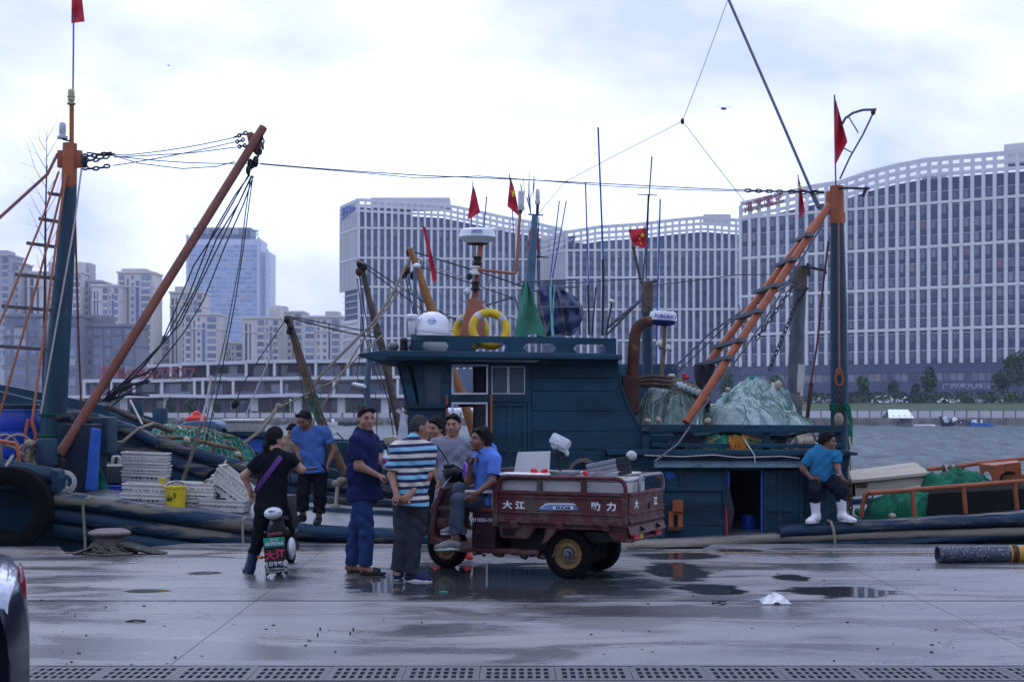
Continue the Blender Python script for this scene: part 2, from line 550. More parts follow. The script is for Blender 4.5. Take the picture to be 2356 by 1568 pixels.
# water and far bank
m=MB()
m.add([V3(-900,15,WZ-.25),V3(900,15,WZ-.25),V3(900,245,WZ-.25),V3(-900,245,WZ-.25)],[(0,1,2,3)])
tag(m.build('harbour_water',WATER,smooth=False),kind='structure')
wy=17.8*(228/17.8)**(np.arange(430)/429);wx=np.linspace(-105,118,460)
WX,WY=np.meshgrid(wx,wy);WH=np.zeros_like(WX);rs=np.random.RandomState(3)
for lam,amp,cnt in((1.3,.016,6),(2.1,.032,7),(3.6,.045,7),(6.0,.045,6),(11,.04,5)):
 for _ in range(cnt):
  an=rs.uniform(-1.2,1.2)+1.9;k=6.283/(lam*rs.uniform(.75,1.3));ph=k*(math.cos(an)*WX+math.sin(an)*WY)+rs.uniform(0,6.28)
  WH+=amp*(np.sin(ph)+.35*np.sin(2*ph+1))*(.5+.5*np.sin(WX*rs.uniform(.02,.12)+WY*rs.uniform(.02,.12)+rs.uniform(0,6)))
wm=bpy.data.meshes.new('harbour_water');nv=WX.size;co_=np.stack([WX,WY,WZ+WH],-1).reshape(-1,3)
wm.vertices.add(nv);wm.vertices.foreach_set('co',co_.ravel())
ii=(np.arange(429)[:,None]*460+np.arange(459)[None,:]).ravel();fq=np.stack([ii,ii+1,ii+461,ii+460],1)
wm.loops.add(fq.size);wm.loops.foreach_set('vertex_index',fq.ravel());wm.polygons.add(len(fq));wm.polygons.foreach_set('loop_start',np.arange(0,fq.size,4));wm.update(calc_edges=True)
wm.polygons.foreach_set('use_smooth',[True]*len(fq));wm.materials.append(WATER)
tag(link('harbour_water',wm),kind='structure')
m=MB()
m.add([V3(-900,10,-3.0),V3(900,10,-3.0),V3(900,250,-3.0),V3(-900,250,-3.0)],[(0,1,2,3)])
tag(m.build('harbour_bed',QUAYWALL,smooth=False),kind='structure')
def bank_y(x):return 222.0-0.04*x
def land_z(x,y):
 d=y-bank_y(x)
 k=min(1,max(0,(x-15)/25.0))
 return 0.15+k*(2.55*min(1,max(0,(d-4)/16.0)))
m=MB()
xs=[-900,-500,-250]+[-160+10*i for i in range(36)]+[250,500,900]
ds=[2.0,4.0,6,9,12,15,18,21,26,40,70,120,250,600,1600,3500]
m.sheet([[V3(x,bank_y(x)+d,land_z(x,bank_y(x)+d)) for x in xs] for d in ds])
def land_mat():
 t=NT('far_land');p=t.pos()
 sep=t.n('ShaderNodeSeparateXYZ');t.l(p,sep.inputs[0])
 n=t.noise(p,0.5,4)
 k=t.math('MULTIPLY',t.smooth(sep.outputs[0],14,20),t.math('SUBTRACT',1.0,t.smooth(sep.outputs[1],246,252)))
 g=t.ramp(n,[(0.3,(0.018,0.042,0.010)),(0.7,(0.035,0.065,0.016))])
 pv=t.ramp(n,[(0.3,(0.17,0.17,0.175)),(0.7,(0.23,0.23,0.235))])
 t.set(Base_Color=t.mix(k,pv,g),Roughness=0.9)
 return t.mat
tag(m.build('far_land',land_mat()),kind='structure')
m=MB()
xw=[-900,-300]+[-160+8*i for i in range(44)]+[300,900]
m.sheet([[V3(x,bank_y(x)+(0 if z<0 else .05),z) for x in xw] for z in(-3.0,-1.0,0.30)]+[[V3(x,bank_y(x)+2.1,0.30) for x in xw]])
tag(m.build('far_quay_wall',ROCK,smooth=False),kind='structure')
random.seed(11)
m=MB()
for i in range(420):
 x=random.uniform(-95,15);s=random.uniform(0.35,0.95)
 mm=Matrix.Rotation(random.uniform(0,6),3,'Z')@Matrix.Rotation(random.uniform(-.5,.5),3,'X')
 m.box((x,bank_y(x)-random.uniform(0.0,2.2),WZ+random.uniform(-0.3,0.75)),(s*1.3,s,s*.8),mm)
tag(m.build('riprap',ROCK,smooth=False),label='grey riprap stones along the foot of the far quay wall',kind='stuff')
RAIL=mat('balustrade_white',(0.42,0.42,0.43),0.7,var=0.12,scale=0.8,rand=0.08)
RAILPOST=mat('balustrade_post',(0.06,0.06,0.07),0.7)
def balustrade(x0,x1,step,label,pw,ph):
 t=thing('balustrade',label,'balustrade',(x0,bank_y(x0),0.3))
 ang=math.atan(-0.04)
 b=MB().box((0,0,ph/2),(step-pw,0.12,ph)).mesh('panel',RAIL,smooth=False)
 c=MB().box((0,0,ph/2+0.04),(pw,0.2,ph+0.08)).mesh('post',RAILPOST,smooth=False)
 k=int((x1-x0)/step)
 for i in range(k):
  x=x0+step*(i+0.5)
  o=link('panel',b,t,(x-x0,bank_y(x)-bank_y(x0)+.5,0));o.rotation_euler=(0,0,ang)
  x=x0+step*i
  o=link('post',c,t,(x-x0,bank_y(x)-bank_y(x0)+.5,0));o.rotation_euler=(0,0,ang)
balustrade(20,96,1.86,'white solid balustrade with dark posts along the far grass bank, right half',0.13,1.05)
balustrade(-62,18,1.86,'white balustrade along the far promenade in front of the low shops',0.2,0.75)
# far buildings
FIN=mat('pale_facade_fin',(0.48,0.48,0.475),0.75,var=0.06,scale=0.2,bump=0,rand=0.06)
DARKWALL=mat('slate_facade',(0.034,0.050,0.098),0.55,var=0.2,scale=0.15,bump=0)
DARKBAND=mat('slate_podium',(0.045,0.055,0.105),0.6,var=0.15,scale=0.2,bump=0)
def glass_mat(name,stops,rough=0.12):
 t=NT(name);r=t.rnd()
 t.set(Base_Color=t.ramp(r,stops,'CONSTANT'),Roughness=rough,Specular_IOR_Level=0.6)
 return t.mat
FARGLASS=glass_mat('far_window_glass',[(0,(0.018,0.028,0.075)),(0.2,(0.085,0.125,0.18)),(0.45,(0.12,0.165,0.215)),(0.62,(0.055,0.085,0.145)),(0.82,(0.13,0.15,0.18)),(0.90,(0.06,0.075,0.13)),(0.965,(0.17,0.14,0.11)),(0.985,(0.16,0.06,0.07))])
DARKGLASS=glass_mat('far_dark_glass',[(0,(0.010,0.014,0.04)),(0.5,(0.025,0.032,0.07)),(0.8,(0.06,0.075,0.12))])
FARGLASS2=glass_mat('far_office_glass',[(0,(0.016,0.026,0.07)),(0.35,(0.030,0.048,0.105)),(0.6,(0.055,0.080,0.14)),(0.8,(0.02,0.034,0.085)),(0.93,(0.10,0.13,0.18))])
SIGNRED=mat('sign_red',(0.21,0.035,0.055),0.5,bump=0,var=0.05)
SIGNBLUE=mat('sign_blue',(0.045,0.075,0.30),0.5,bump=0,var=0.05)
SIGNDARK=mat('sign_dark',(0.03,0.035,0.07),0.5,bump=0,var=0.05)
SIGNPALE=mat('sign_pale',(0.30,0.33,0.36),0.5,bump=0,var=0.05)
WHITEWALL=mat('white_render',(0.46,0.46,0.47),0.7,var=0.08,scale=0.4,bump=0)
UNIT=MB().box((0,0,0),(1,1,1)).mesh('unit',FIN,smooth=False)
def unit_box(name,mesh,parent,c,size,rz):
 o=link(name,mesh,parent,Vector(c)-ORG.get(parent.name,Vector((0,0,0))))
 o.scale=size;o.rotation_euler=(0,0,rz)
 return o
def interp(prof,t):
 for(a,za),(b,zb) in zip(prof,prof[1:]):
  if t<=b:return za+(zb-za)*(t-a)/max(1e-9,b-a)
 return prof[-1][1]
def window_mesh(w,h,split,ma,mb,sill=True):
 mm=MB()
 a=w*split
 mm.box((-w/2+a/2,0,0),(a-.05,.10,h));mm.mi=1
 mm.box((-w/2+a+(w-a)/2,0.01,-h*0.08),(w-a-.05,.10,h*0.84))
 if sill:mm.mi=2;mm.box((0,-.02,h/2+.14),(w,.2,.12))
 return mm.mesh('window',[ma,mb,FIN],smooth=False)
def fin_facade(root,A,B,prof,zones,bay,finw,floor_h,split=0.62,win=True,sill=False,wg=None,skip_fin_below=None,budget=(300,300)):
 A,B=Vector((A[0],A[1],0)),Vector((B[0],B[1],0))
 d=(B-A);L=d.length;d.normalize();n=Vector((d.y,-d.x,0));rz=math.atan2(d.y,d.x)
 nb=max(1,round(L/bay));bay=L/nb
 nf=0;rest=MB()
 for k in range(len(zones)):
  z0=zones[k]
  for i in range(nb+1):
   p=A+d*(bay*i)
   z1=zones[k+1]-0.35 if k+1<len(zones) else interp(prof,i/nb)-0.9
   zz=z0+(0.35 if k else 0)
   c=p+n*0.25+V3(0,0,(zz+z1)/2)
   if nf<budget[0]:
    unit_box('fin',UNIT,root,c,(finw,0.7,z1-zz),rz)
   else:
    rest.box(c,(finw,0.7,z1-zz),Matrix.Rotation(rz,3,'Z'))
   nf+=1
  if k:
   unit_box('band',UNIT,root,A+d*(L/2)+n*0.3+V3(0,0,z0),(L+finw,0.75,0.7),rz)
 if rest.v:tag(rest.build('fins',FIN,root,smooth=False),kind='stuff')
 for dz,h in((-0.5,1.1),(-2.45,0.95),(-4.3,0.85)):
  mm=MB()
  for(ta,za),(tb,zb) in zip(prof,prof[1:]):
   a=A+d*(L*ta);b=A+d*(L*tb)
   q=[]
   for e,z in((a,za),(b,zb)):
    for off,s in((0.58,-1),(0.02,-1),(0.02,1),(0.58,1)):
     q.append(e+n*off+V3(0,0,z+dz+s*h/2))
   mm.add(q,[(3,2,1,0),(4,5,6,7),(0,1,5,4),(1,2,6,5),(2,3,7,6),(3,0,4,7)])
  mm.build('crown_beam',FIN,root,smooth=False)
 if not win:return nb,bay
 ww=bay-finw-0.12;wh=floor_h*0.56
 wg=wg or FARGLASS2;wm=window_mesh(ww,wh,split,wg,DARKGLASS,sill)
 nw=0;rest=MB();zlist=[]
 for k in range(len(zones)):
  z1=zones[k+1] if k+1<len(zones) else 1e9
  nfl=max(1,round((zones[k+1]-zones[k])/floor_h)) if k+1<len(zones) else 6
  fh=(zones[k+1]-zones[k])/nfl if k+1<len(zones) else floor_h
  for f in range(nfl):zlist.append(zones[k]+fh*(f+0.5))
 for z in sorted(zlist,reverse=True):
  for i in range(nb):
   if z+wh/2>interp(prof,(i+.5)/nb)-5.6:continue
   c=A+d*(bay*(i+0.5))+n*0.03+V3(0,0,z)
   if nw<budget[1]:
    o=link('window',wm,root,c-ORG[root.name]);o.rotation_euler=(0,0,rz)
   else:
    Mz=Matrix.Rotation(rz,3,'Z');a=ww*split
    rest.mi=(i*7+int(z)*3)%2
    rest.box(c+Mz@V3(-ww/2+a/2,0,0),(a-.05,.1,wh),Mz)
    rest.mi=1
    rest.box(c+Mz@V3(-ww/2+a+(ww-a)/2,.01,-wh*.08),(ww-a-.05,.1,wh*.84),Mz)
    rest.mi=2;sill and rest.box(c+Mz@V3(0,-.02,wh/2+.14),(ww,.2,.16),Mz)
   nw+=1
 if rest.v:tag(rest.build('windows',[wg,DARKGLASS,FIN],root,smooth=False),kind='stuff')
 return nb,bay
def body_under(root,A,B,prof,depth,z0,drop=5.2,mat_=None):
 A,B=Vector((A[0],A[1],0)),Vector((B[0],B[1],0))
 d=(B-A);L=d.length;d.normalize();n=Vector((d.y,-d.x,0))
 poly=[A+V3(0,0,z0),B+V3(0,0,z0)]+[A+d*(L*t)+V3(0,0,z-drop) for t,z in reversed(prof)]
 MB().prism(poly,-n*depth).build('wall',mat_ or DARKWALL,root,smooth=False)
def prof_from(px,A,B):
 """roof line: (u, v) points of the photograph laid on the facade A-B"""
 A,B=Vector(A),Vector(B);out=[]
 for u,v in px:
  k=(u-U0)/FPX
  t=(k*A.y-A.x)/((B.x-A.x)-k*(B.y-A.y))
  y=A.y+t*(B.y-A.y)
  out.append((min(1,max(0,t)),EYE-(v-V0)*y/FPX))
 return out
# the tall office building on the right
A3,B3=(62.0,385.0),(152.0,326.0)
pr=prof_from([(1705,465),(1783,447),(1873,425),(1932,416),(2001,393),(2060,378),(2132,364),(2214,357),(2356,344.6),(2690,335)],A3,B3)
pr[0]=(0,pr[0][1]);pr[-1]=(1,pr[-1][1])
b3=thing('office_building','long pale finned office block filling the right side behind the harbour','building',(A3[0],A3[1],0))
fin_facade(b3,A3,B3,pr,[13.1,21.7,32.0,42.3,53.2],2.72,0.86,3.44,budget=(300,300),sill=True,wg=FARGLASS)
body_under(b3,A3,B3,pr,24,13.0)
d3=(Vector(B3)-Vector(A3)).normalized();n3=Vector((d3.y,-d3.x));rz3=math.atan2(d3.y,d3.x);L3=(Vector(B3)-Vector(A3)).length
def on3(s,off,z):return V3(A3[0]+d3.x*s+n3.x*off,A3[1]+d3.y*s+n3.y*off,z)
MB().prism([on3(0,.2,10.8),on3(L3,.2,10.8),on3(L3,.2,13.05),on3(0,.2,13.05)],(-n3.x*22,-n3.y*22,0)).build('podium_band',DARKBAND,b3,smooth=False)
MB().prism([on3(0,-.4,7.6),on3(L3,-.4,7.6),on3(L3,-.4,10.8),on3(0,-.4,10.8)],(-n3.x*20,-n3.y*20,0)).build('podium_wall',DARKWALL,b3,smooth=False)
MB().prism([on3(0,.5,5.9),on3(L3,.5,5.9),on3(L3,.5,8.6),on3(0,.5,8.6)],(-n3.x*22,-n3.y*22,0)).build('podium_band',DARKBAND,b3,smooth=False)
MB().prism([on3(0,-3.0,2.4),on3(L3,-3.0,2.4),on3(L3,-3.0,5.9),on3(0,-3.0,5.9)],(-n3.x*18,-n3.y*18,0)).build('shopfront_wall',DARKWALL,b3,smooth=False)
BROWNFR=mat('brown_window_frame',(0.16,0.10,0.09),0.6,bump=0)
pw=MB();pw.box((0,0,0),(1.5,.12,2.0));pw.mi=1
for sx in(-.78,.78):pw.box((sx,-.02,0),(.12,.16,2.1))
pwm=pw.mesh('window',[FARGLASS,BROWNFR],smooth=False)
for i in range(int(L3/1.75)):
 o=link('podium_window',pwm,b3,on3(1+1.75*i,-.34,9.7)-ORG[b3.name]);o.rotation_euler=(0,0,rz3)
UBD=MB().box((0,0,0),(1,1,1)).mesh('unit',DARKBAND,smooth=False)
for i in range(int(L3/5.5)):
 unit_box('column',UBD,b3,on3(2+5.5*i,.1,4.2),(0.9,0.9,3.6),rz3)
for s,sz,zt in((72,5,65.6),(50,3,60)):
 MB().box(on3(s,-8,zt-1),(sz*1.6,5,5),Matrix.Rotation(rz3,3,'Z')).build('roof_hut',FIN,b3,smooth=False)
lettering('广四海九州酒店',1.5,on3(61.5,.56,7.2),V3(d3.x,d3.y,0),(0,0,1),SIGNPALE,b3,bold=0.02,extrude=0.05,sx=1.35)
lettering('湾港国兰',3.2,on3(6.9,.95,56.6),V3(d3.x,d3.y,0.22),(0,0,1),SIGNRED,b3,bold=0.04,extrude=0.1,sx=0.92)
for z in(35.6,38.9,42.0):
 for i in range(5):
  unit_box('corner_pane',MB().box((0,0,0),(1,1,1)).mesh('pane',DARKGLASS,smooth=False),b3,on3(1.4+2.1*i,.35,z),(1.9,.2,2.2),rz3)
# middle block
A2,B2=(18.6,481.0),(92.0,478.0)
pr=prof_from([(1304,531),(1380,519),(1470,513),(1553,503),(1618,497.5),(1703,504),(1790,512)],A2,B2)
pr[0]=(0,pr[0][1]);pr[-1]=(1,pr[-1][1])
b2=thing('office_building','pale finned office block between the other two, rising behind the wheelhouse aerials','building',(A2[0],A2[1],0))
fin_facade(b2,A2,B2,pr,[16.0,24.8,35.2,46.0,55.2],2.34,0.82,3.46,budget=(300,300))
body_under(b2,A2,B2,pr,22,2.0)
C2=(10.5,494.0)
prs=[(0,60.5),(1,62.0)]
fin_facade(b2,C2,A2,prs,[45.5,55.2],0.95,0.42,3.5,win=False)
body_under(b2,C2,A2,prs,18,2.0,drop=4.0)
for z in range(6):
 MB().box((14.4-0.3,487-0.5,20+4.1*z),(10,.3,.35),Matrix.Rotation(math.atan2(A2[1]-C2[1],A2[0]-C2[0]),3,'Z')).build('glazing_bar',FIN,b2,smooth=False)
MB().box((70,486,66.2),(9,4,3.4)).build('roof_hut',FIN,b2,smooth=False)
e2=(Vector(A2)-Vector(C2)).normalized()
for i,ch in enumerate('大商大厦'):
 lettering(ch,4.6,V3(C2[0]+1.1+2.6*i,C2[1]-1.2-4.15*i,56.8+.25*i),(1,-.55,0),(0,0,1),SIGNDARK,b2,bold=0.05,extrude=0.2)
# left finned block
A1,B1=(-53.4,496.0),(17.5,503.0)
pr=prof_from([(825,456.5),(970,464.5),(1021,467.5),(1072,478),(1158,497),(1215,507),(1292,525)],A1,B1)
pr[0]=(0,pr[0][1]);pr[-1]=(1,pr[-1][1])
b1=thing('office_building','pale finned office block behind the white radar, with a blue sign on its corner','building',(A1[0],A1[1],0))
fin_facade(b1,A1,B1,pr,[15.6,26.3,34.2,44.2,54.3,64.7],2.28,0.82,3.36,budget=(300,300))
body_under(b1,A1,B1,pr,22,2.0)
C1=(-61.6,513.0)
prs=[(0,74.6),(1,interp(pr,0))]
fin_facade(b1,C1,A1,prs,[43.5,54.3,64.7],1.45,0.55,3.4,win=False)
body_under(b1,C1,A1,prs,20,44.0,drop=3.0)
MB().prism([V3(-60.2,512,2),V3(-53.4,498,2),V3(-53.4,498,44),V3(-60.2,512,44)],(20,0,0)).build('glass_wall',DARKWALL,b1,smooth=False)
fin_facade(b1,(-60.4,511.8),(-53.6,497.6),[(0,33),(1,33)],[2,15.6,26.3],1.45,0.5,3.4,win=False)
for z in range(4):
 MB().box((-57.3,504.6,35+2.3*z),(15,.3,.3),Matrix.Rotation(math.atan2(-14,6.8),3,'Z')).build('glazing_bar',FIN,b1,smooth=False)
MB().box((-36,506,74.3),(28,8,3.8)).build('roof_hut',FIN,b1,smooth=False)
lettering('蓝湾 Blue',4.3,V3(-58.1,504.2,71.6),Vector((A1[0]-C1[0],A1[1]-C1[1],1.5)),(0,0,1),SIGNBLUE,b1,bold=0.06,extrude=0.2,sx=.80)
# beige apartment towers far left
BEIGE=mat('beige_render',(0.52,0.475,0.42),0.8,var=0.08,scale=0.15,bump=0)
BEIGE2=mat('grey_beige_render',(0.36,0.345,0.35),0.8,var=0.1,scale=0.15,bump=0)
GREYBROWN=mat('grey_violet_brick',(0.17,0.165,0.19),0.8,var=0.12,scale=0.2,bump=0)
APTGLASS=glass_mat('apartment_glass',[(0,(0.05,0.075,0.14)),(0.35,(0.09,0.12,0.20)),(0.6,(0.13,0.17,0.25)),(0.8,(0.035,0.05,0.10)),(0.93,(0.22,0.24,0.27))])
BLUEPANEL=mat('blue_balcony_panel',(0.07,0.12,0.27),0.4,bump=0)
UB={k:MB().box((0,0,0),(1,1,1)).mesh('unit',k,smooth=False) for k in(BEIGE,BEIGE2,GREYBROWN,APTGLASS,BLUEPANEL,DARKWALL)}
def apt(label,u0,u1,vt,Y,mw,cols,fh=3.0,vb=860,depth=16,shade=None,huts=(),blue=(),crown=True):
 """apartment slab seen at u0..u1 with its roof at vt; cols = list of (t0, t1, kind) across the front"""
 x0,x1=P(u0,0,Y).x,P(u1,0,Y).x;zt=P(0,vt,Y).z;zb=P(0,vb,Y).z
 r=thing('apartment_tower',label,'building',(x0,Y,0))
 W=x1-x0
 MB().box(((x0+x1)/2,Y+depth/2,zt/2),(W,depth,zt)).build('wall',mw,r,smooth=False)
 if crown:
  MB().box(((x0+x1)/2,Y+depth/2-.3,zt-.4),(W+1.0,depth+1.0,.8)).build('cornice',mw,r,smooth=False)
  MB().box(((x0+x1)/2,Y+depth/2-.3,zt-6.5),(W+.5,depth+.5,.5)).build('string_course',mw,r,smooth=False)
 for a,b,h in huts:
  MB().box((x0+W*(a+b)/2,Y+depth/2,zt+h/2-.1),(W*(b-a),depth*.6,h)).build('roof_block',mw,r,smooth=False)
 nfl=int((zt-1.5-max(zb,3))/fh)
 for a,b,kind in cols:
  w=W*(b-a);xc=x0+W*(a+b)/2
  if kind=='bay':
   MB().box((xc,Y-.35,zt/2-2),(w,.7,zt-4)).build('bay',mw,r,smooth=False)
  if kind=='slot':
   MB().box((xc,Y-.06,zt/2-1.5),(w,.12,zt-3)).build('recess',DARKWALL,r,smooth=False);continue
  if kind=='blue':
   MB().box((xc,Y-.2,zt/2-3),(w,.4,zt-2)).build('blue_strip',BLUEPANEL,r,smooth=False);continue
  if kind=='pier':
   MB().box((xc,Y-.5,zt/2-.5),(w,1.0,zt+.6)).build('pier',mw,r,smooth=False);continue
  yy=Y-(.75 if kind=='bay' else .05)
  for f in range(nfl):
   z=zt-2.6-fh*f
   unit_box('window',UB[APTGLASS],r,(xc,yy,z),(w*(.88 if kind=='bay' else .7),.12,fh*(.66 if kind=='bay' else .5)),0)
 return r
C_A=[(.03,.16,'win'),(.2,.42,'bay'),(.46,.50,'slot'),(.54,.66,'win'),(.72,.95,'bay')]
C_B=[(.05,.2,'bay'),(.27,.31,'slot'),(.36,.48,'win'),(.52,.60,'blue'),(.66,.95,'bay')]
C_C=[(.05,.30,'bay'),(.36,.44,'win'),(.50,.62,'win'),(.66,.70,'slot'),(.74,.95,'bay')]
C_D=[(.06,.12,'slot'),(.18,.22,'slot'),(.40,.60,'bay'),(.64,.70,'win'),(.74,.80,'blue'),(.84,.98,'bay')]
apt('beige apartment tower at the very left edge, stepped roof',-40,24,584,600,BEIGE2,C_A,huts=[(.2,.8,2)])
apt('lower beige apartment wing right of the leftmost tower',22,45,602,604,BEIGE2,[(.1,.45,'bay'),(.55,.9,'win')])
apt('wide beige apartment tower behind the thick mast',62,188,624,610,BEIGE,C_D,huts=[(.35,.97,4.5)])
apt('grey apartment tower between mast and the beige tower pair',184,231,644,616,BEIGE2,C_A,huts=[(.0,.35,8)])
apt('beige apartment tower left of the tallest tower under the boom',212,274,654,595,BEIGE,C_D)
apt('tallest beige apartment tower just left of the boom',271,352,624,605,BEIGE,C_B,huts=[(.05,.75,1.6)])
apt('small grey block low between boom and the next towers',352,392,772,640,BEIGE2,C_A,vb=880)
apt('beige apartment tower left in front of the glass hotel',391,466,670,620,BEIGE,C_D,huts=[(.1,.6,2.5)])
apt('beige apartment tower in front of the glass hotel, stepped lower',424,503,720,590,BEIGE,C_B)
apt('low beige block right below the glass hotel',500,560,786,630,BEIGE,C_A,vb=880)
apt('beige apartment tower right of the glass hotel',559,642,728,600,BEIGE,C_D,huts=[(.7,1.0,5)])
apt('beige apartment tower behind the head of the brown boom',624,698,715,625,BEIGE,C_C,huts=[(.05,.4,2.5)])
apt('beige apartment tower beside the left finned block',697,786,726,600,BEIGE,C_C,huts=[(.55,.9,2.2)])
apt('grey violet apartment block low behind the mast',10,186,722,430,GREYBROWN,[(.02,.1,'win'),(.13,.3,'bay'),(.34,.42,'win'),(.46,.62,'bay'),(.66,.72,'win'),(.76,.95,'bay')],vb=915)
apt('grey violet apartment block low under the boom',190,312,745,436,GREYBROWN,[(.03,.06,'blue'),(.1,.17,'win'),(.22,.40,'bay'),(.45,.53,'win'),(.58,.76,'bay'),(.8,.98,'bay')],vb=915,huts=[(0,.4,3)])
# glass hotel tower
TOWERGLASS=glass_mat('tower_glass',[(0,(0.16,0.23,0.36)),(0.3,(0.20,0.28,0.42)),(0.6,(0.13,0.19,0.32)),(0.85,(0.25,0.32,0.44)),(.97,(.3,.3,.3))],0.25)
MULL=mat('tower_mullion',(0.42,0.45,0.52),0.5,bump=0)
Yt=880.0
ht=thing('hotel_tower','tall pale blue glass tower with lettering on its crown','building',(P(429,0,Yt).x,Yt,0))
xa,xb,xc_=P(430,0,Yt).x,P(600,0,Yt).x,P(617,0,Yt).x
zt=P(0,550,Yt).z
MB().box(((xa+xb)/2,Yt+12,zt/2),(xb-xa,24,zt)).build('wall',MULL,ht,smooth=False)
MB().box(((xb+xc_)/2,Yt+16,P(0,577,Yt).z/2),(xc_-xb,24,P(0,577,Yt).z)).build('wall',MULL,ht,smooth=False)
MB().box((P(509,0,Yt).x,Yt+12,(zt+P(0,522,Yt).z)/2),(P(575,0,Yt).x-P(443,0,Yt).x,18,P(0,522,Yt).z-zt)).build('crown',mat('tower_crown',(0.09,0.10,0.17),0.6,bump=0),ht,smooth=False)
for u in(432,595,615):
 zz=P(0,{432:541,595:546,615:574}[u],Yt).z
 MB().box((P(u,0,Yt).x,Yt-.5,zz/2),(1.5,2.0,zz)).build('pier',MULL,ht,smooth=False)
tg=MB().box((0,0,0),(1,1,1)).mesh('unit',TOWERGLASS,smooth=False)
nc=11;cw=(xb-xa-4)/nc
for f in range(27):
 z=zt-4.5-2.78*f
 for i in range(nc):
  unit_box('pane',tg,ht,(xa+2.2+cw*(i+.5),Yt-.1,z),(cw*.9,.3,2.05),0)
sp=MB()
for f in range(27):
 z=zt-10.5-2.78*f
 sp.box(((xb+xc_)/2+.3,Yt+3.9,z),((xc_-xb)*.7,.3,2.0))
tag(sp.build('side_panes',TOWERGLASS,ht,smooth=False),kind='stuff')
lettering('嘉年华丽景酒店',4.6,V3(P(518,0,Yt).x,Yt+2.6,P(0,533,Yt).z),(1,0,-.03),(0,0,1),SIGNPALE,ht,bold=.1,extrude=.3,sx=1.28)
# the low shop row with white frames
BROWNWALL=mat('brown_cladding',(0.075,0.052,0.06),0.7,var=0.2,scale=0.5,bump=0)
SHOPGLASS=glass_mat('shop_glass',[(0,(0.02,0.03,0.075)),(0.4,(0.04,0.055,0.12)),(0.65,(0.075,0.095,0.17)),(0.85,(0.12,0.14,0.2))])
Yl=240.0
lo=thing('shop_row','long low three-storey shop row with white frames across the water','building',(P(150,0,Yl).x,Yl,0))
def lx(u):return P(u,0,Yl).x
def lz(v):return P(0,v,Yl).z
UBW=MB().box((0,0,0),(1,1,1)).mesh('unit',WHITEWALL,smooth=False)
UBB=MB().box((0,0,0),(1,1,1)).mesh('unit',BROWNWALL,smooth=False)
UBS=MB().box((0,0,0),(1,1,1)).mesh('unit',SHOPGLASS,smooth=False)
UBP=MB().box((0,0,0),(1,1,1)).mesh('unit',DARKGLASS,smooth=False)
random.seed(4)
for(u0,u1,vt,vb,dy) in((338,960,829,872,3.0),(190,960,872,914,1.5),(147,960,911,956,2.5)):
 z0,z1=lz(vb),lz(vt)-.3
 MB().box(((lx(u0)+lx(u1))/2,Yl+dy+6,(z0+z1)/2),(lx(u1)-lx(u0)-.5,12,z1-z0)).build('wall',BROWNWALL,lo,smooth=False)
 x=lx(u0)+.6
 while x<lx(u1)-2:
  w=random.choice((1.1,1.6,2.2,3.0))
  if random.random()<.72:
   unit_box('window',UBS if random.random()<.7 else UBP,lo,(x+w/2,Yl+dy-.03,(z0+z1)/2-.1),(w-.1,.14,(z1-z0)*.74),0)
  x+=w+random.choice((.05,.05,.6,1.0))
def slab_line(pts,h=.55,dep=4.5):
 for(ua,va),(ub,vb) in zip(pts,pts[1:]):
  a,b=V3(lx(ua),Yl,lz(va)),V3(lx(ub),Yl,lz(vb))
  if abs(b.x-a.x)<.1:continue
  q=[]
  for e in(a,b):
   for dy,dz in((0,-h/2),(dep,-h/2),(dep,h/2),(0,h/2)):q.append(e+V3(0,dy,dz))
  mm=MB();mm.add(q,[(3,2,1,0),(4,5,6,7),(0,1,5,4),(1,2,6,5),(2,3,7,6),(3,0,4,7)])
  mm.build('floor_slab',WHITEWALL,lo,smooth=False)
slab_line([(338,841),(414,839)]);slab_line([(414.5,837),(566,833)]);slab_line([(566.5,831.5),(700,830)]);slab_line([(700.5,831),(850,829)]);slab_line([(850.5,827),(960,827)])
slab_line([(190,876),(338,875)]);slab_line([(338.5,876),(520,870)]);slab_line([(520.5,871.5),(748,868.5)]);slab_line([(748.5,870),(960,866)])
slab_line([(147,913),(370,910)],dep=6);slab_line([(370.5,909.5),(470,911)],dep=6);slab_line([(470.5,912),(620,910)],dep=6);slab_line([(620.5,909),(960,911)],dep=6)
for u,va,vb in((340,841,872),(392,840,870),(415,837,870),(478,834,870),(566,832,869),(631,831,868),(726,830,868),(800,830,868),(852,829,866),(905,828,866),(193,876,912),(255,876,911),(308,875,911),(372,874,910),(447,871,911),(466,872,912),(536,872,911),(647,870,910),(768,869,910),(845,868,910),(915,868,910)):
 unit_box('column',UBW,lo,(lx(u),Yl+.25,(lz(va)+lz(vb))/2),(.42,.45,lz(va)-lz(vb)-.5),0)
for ua,ub,v in((495,565,866),(660,720,864),(540,630,907),(660,740,905),(380,440,907),(770,840,906),(860,940,905)):
 unit_box('balcony_glass',UBP,lo,((lx(ua)+lx(ub))/2,Yl+.1,lz(v)),(lx(ub)-lx(ua),.08,1.0),0)
for u in range(165,950,34):
 unit_box('shop_pier',UNIT if u%3==0 else UBB,lo,(lx(u+(u*7)%13),Yl+2.2,(lz(913)+.1)/2),(1.3 if u%3==0 else .6,.5,lz(913)-.2),0)
t1=lettering('湾岛',2.5,V3(lx(272),Yl+.2,lz(860)),(1,0,0),(0,0,1),SIGNRED,lo,bold=.03,extrude=.08,sx=1.05)
lettering('湾',2.3,V3(lx(239),Yl+.2,lz(860)),(1,0,0),(0,0,1),SIGNRED,lo,bold=.03,extrude=.08)
lettering('售楼中心',1.75,V3(lx(311),Yl+.2,lz(861)),(1,0,0),(0,0,1),SIGNRED,lo,bold=.03,extrude=.08,sx=.88)
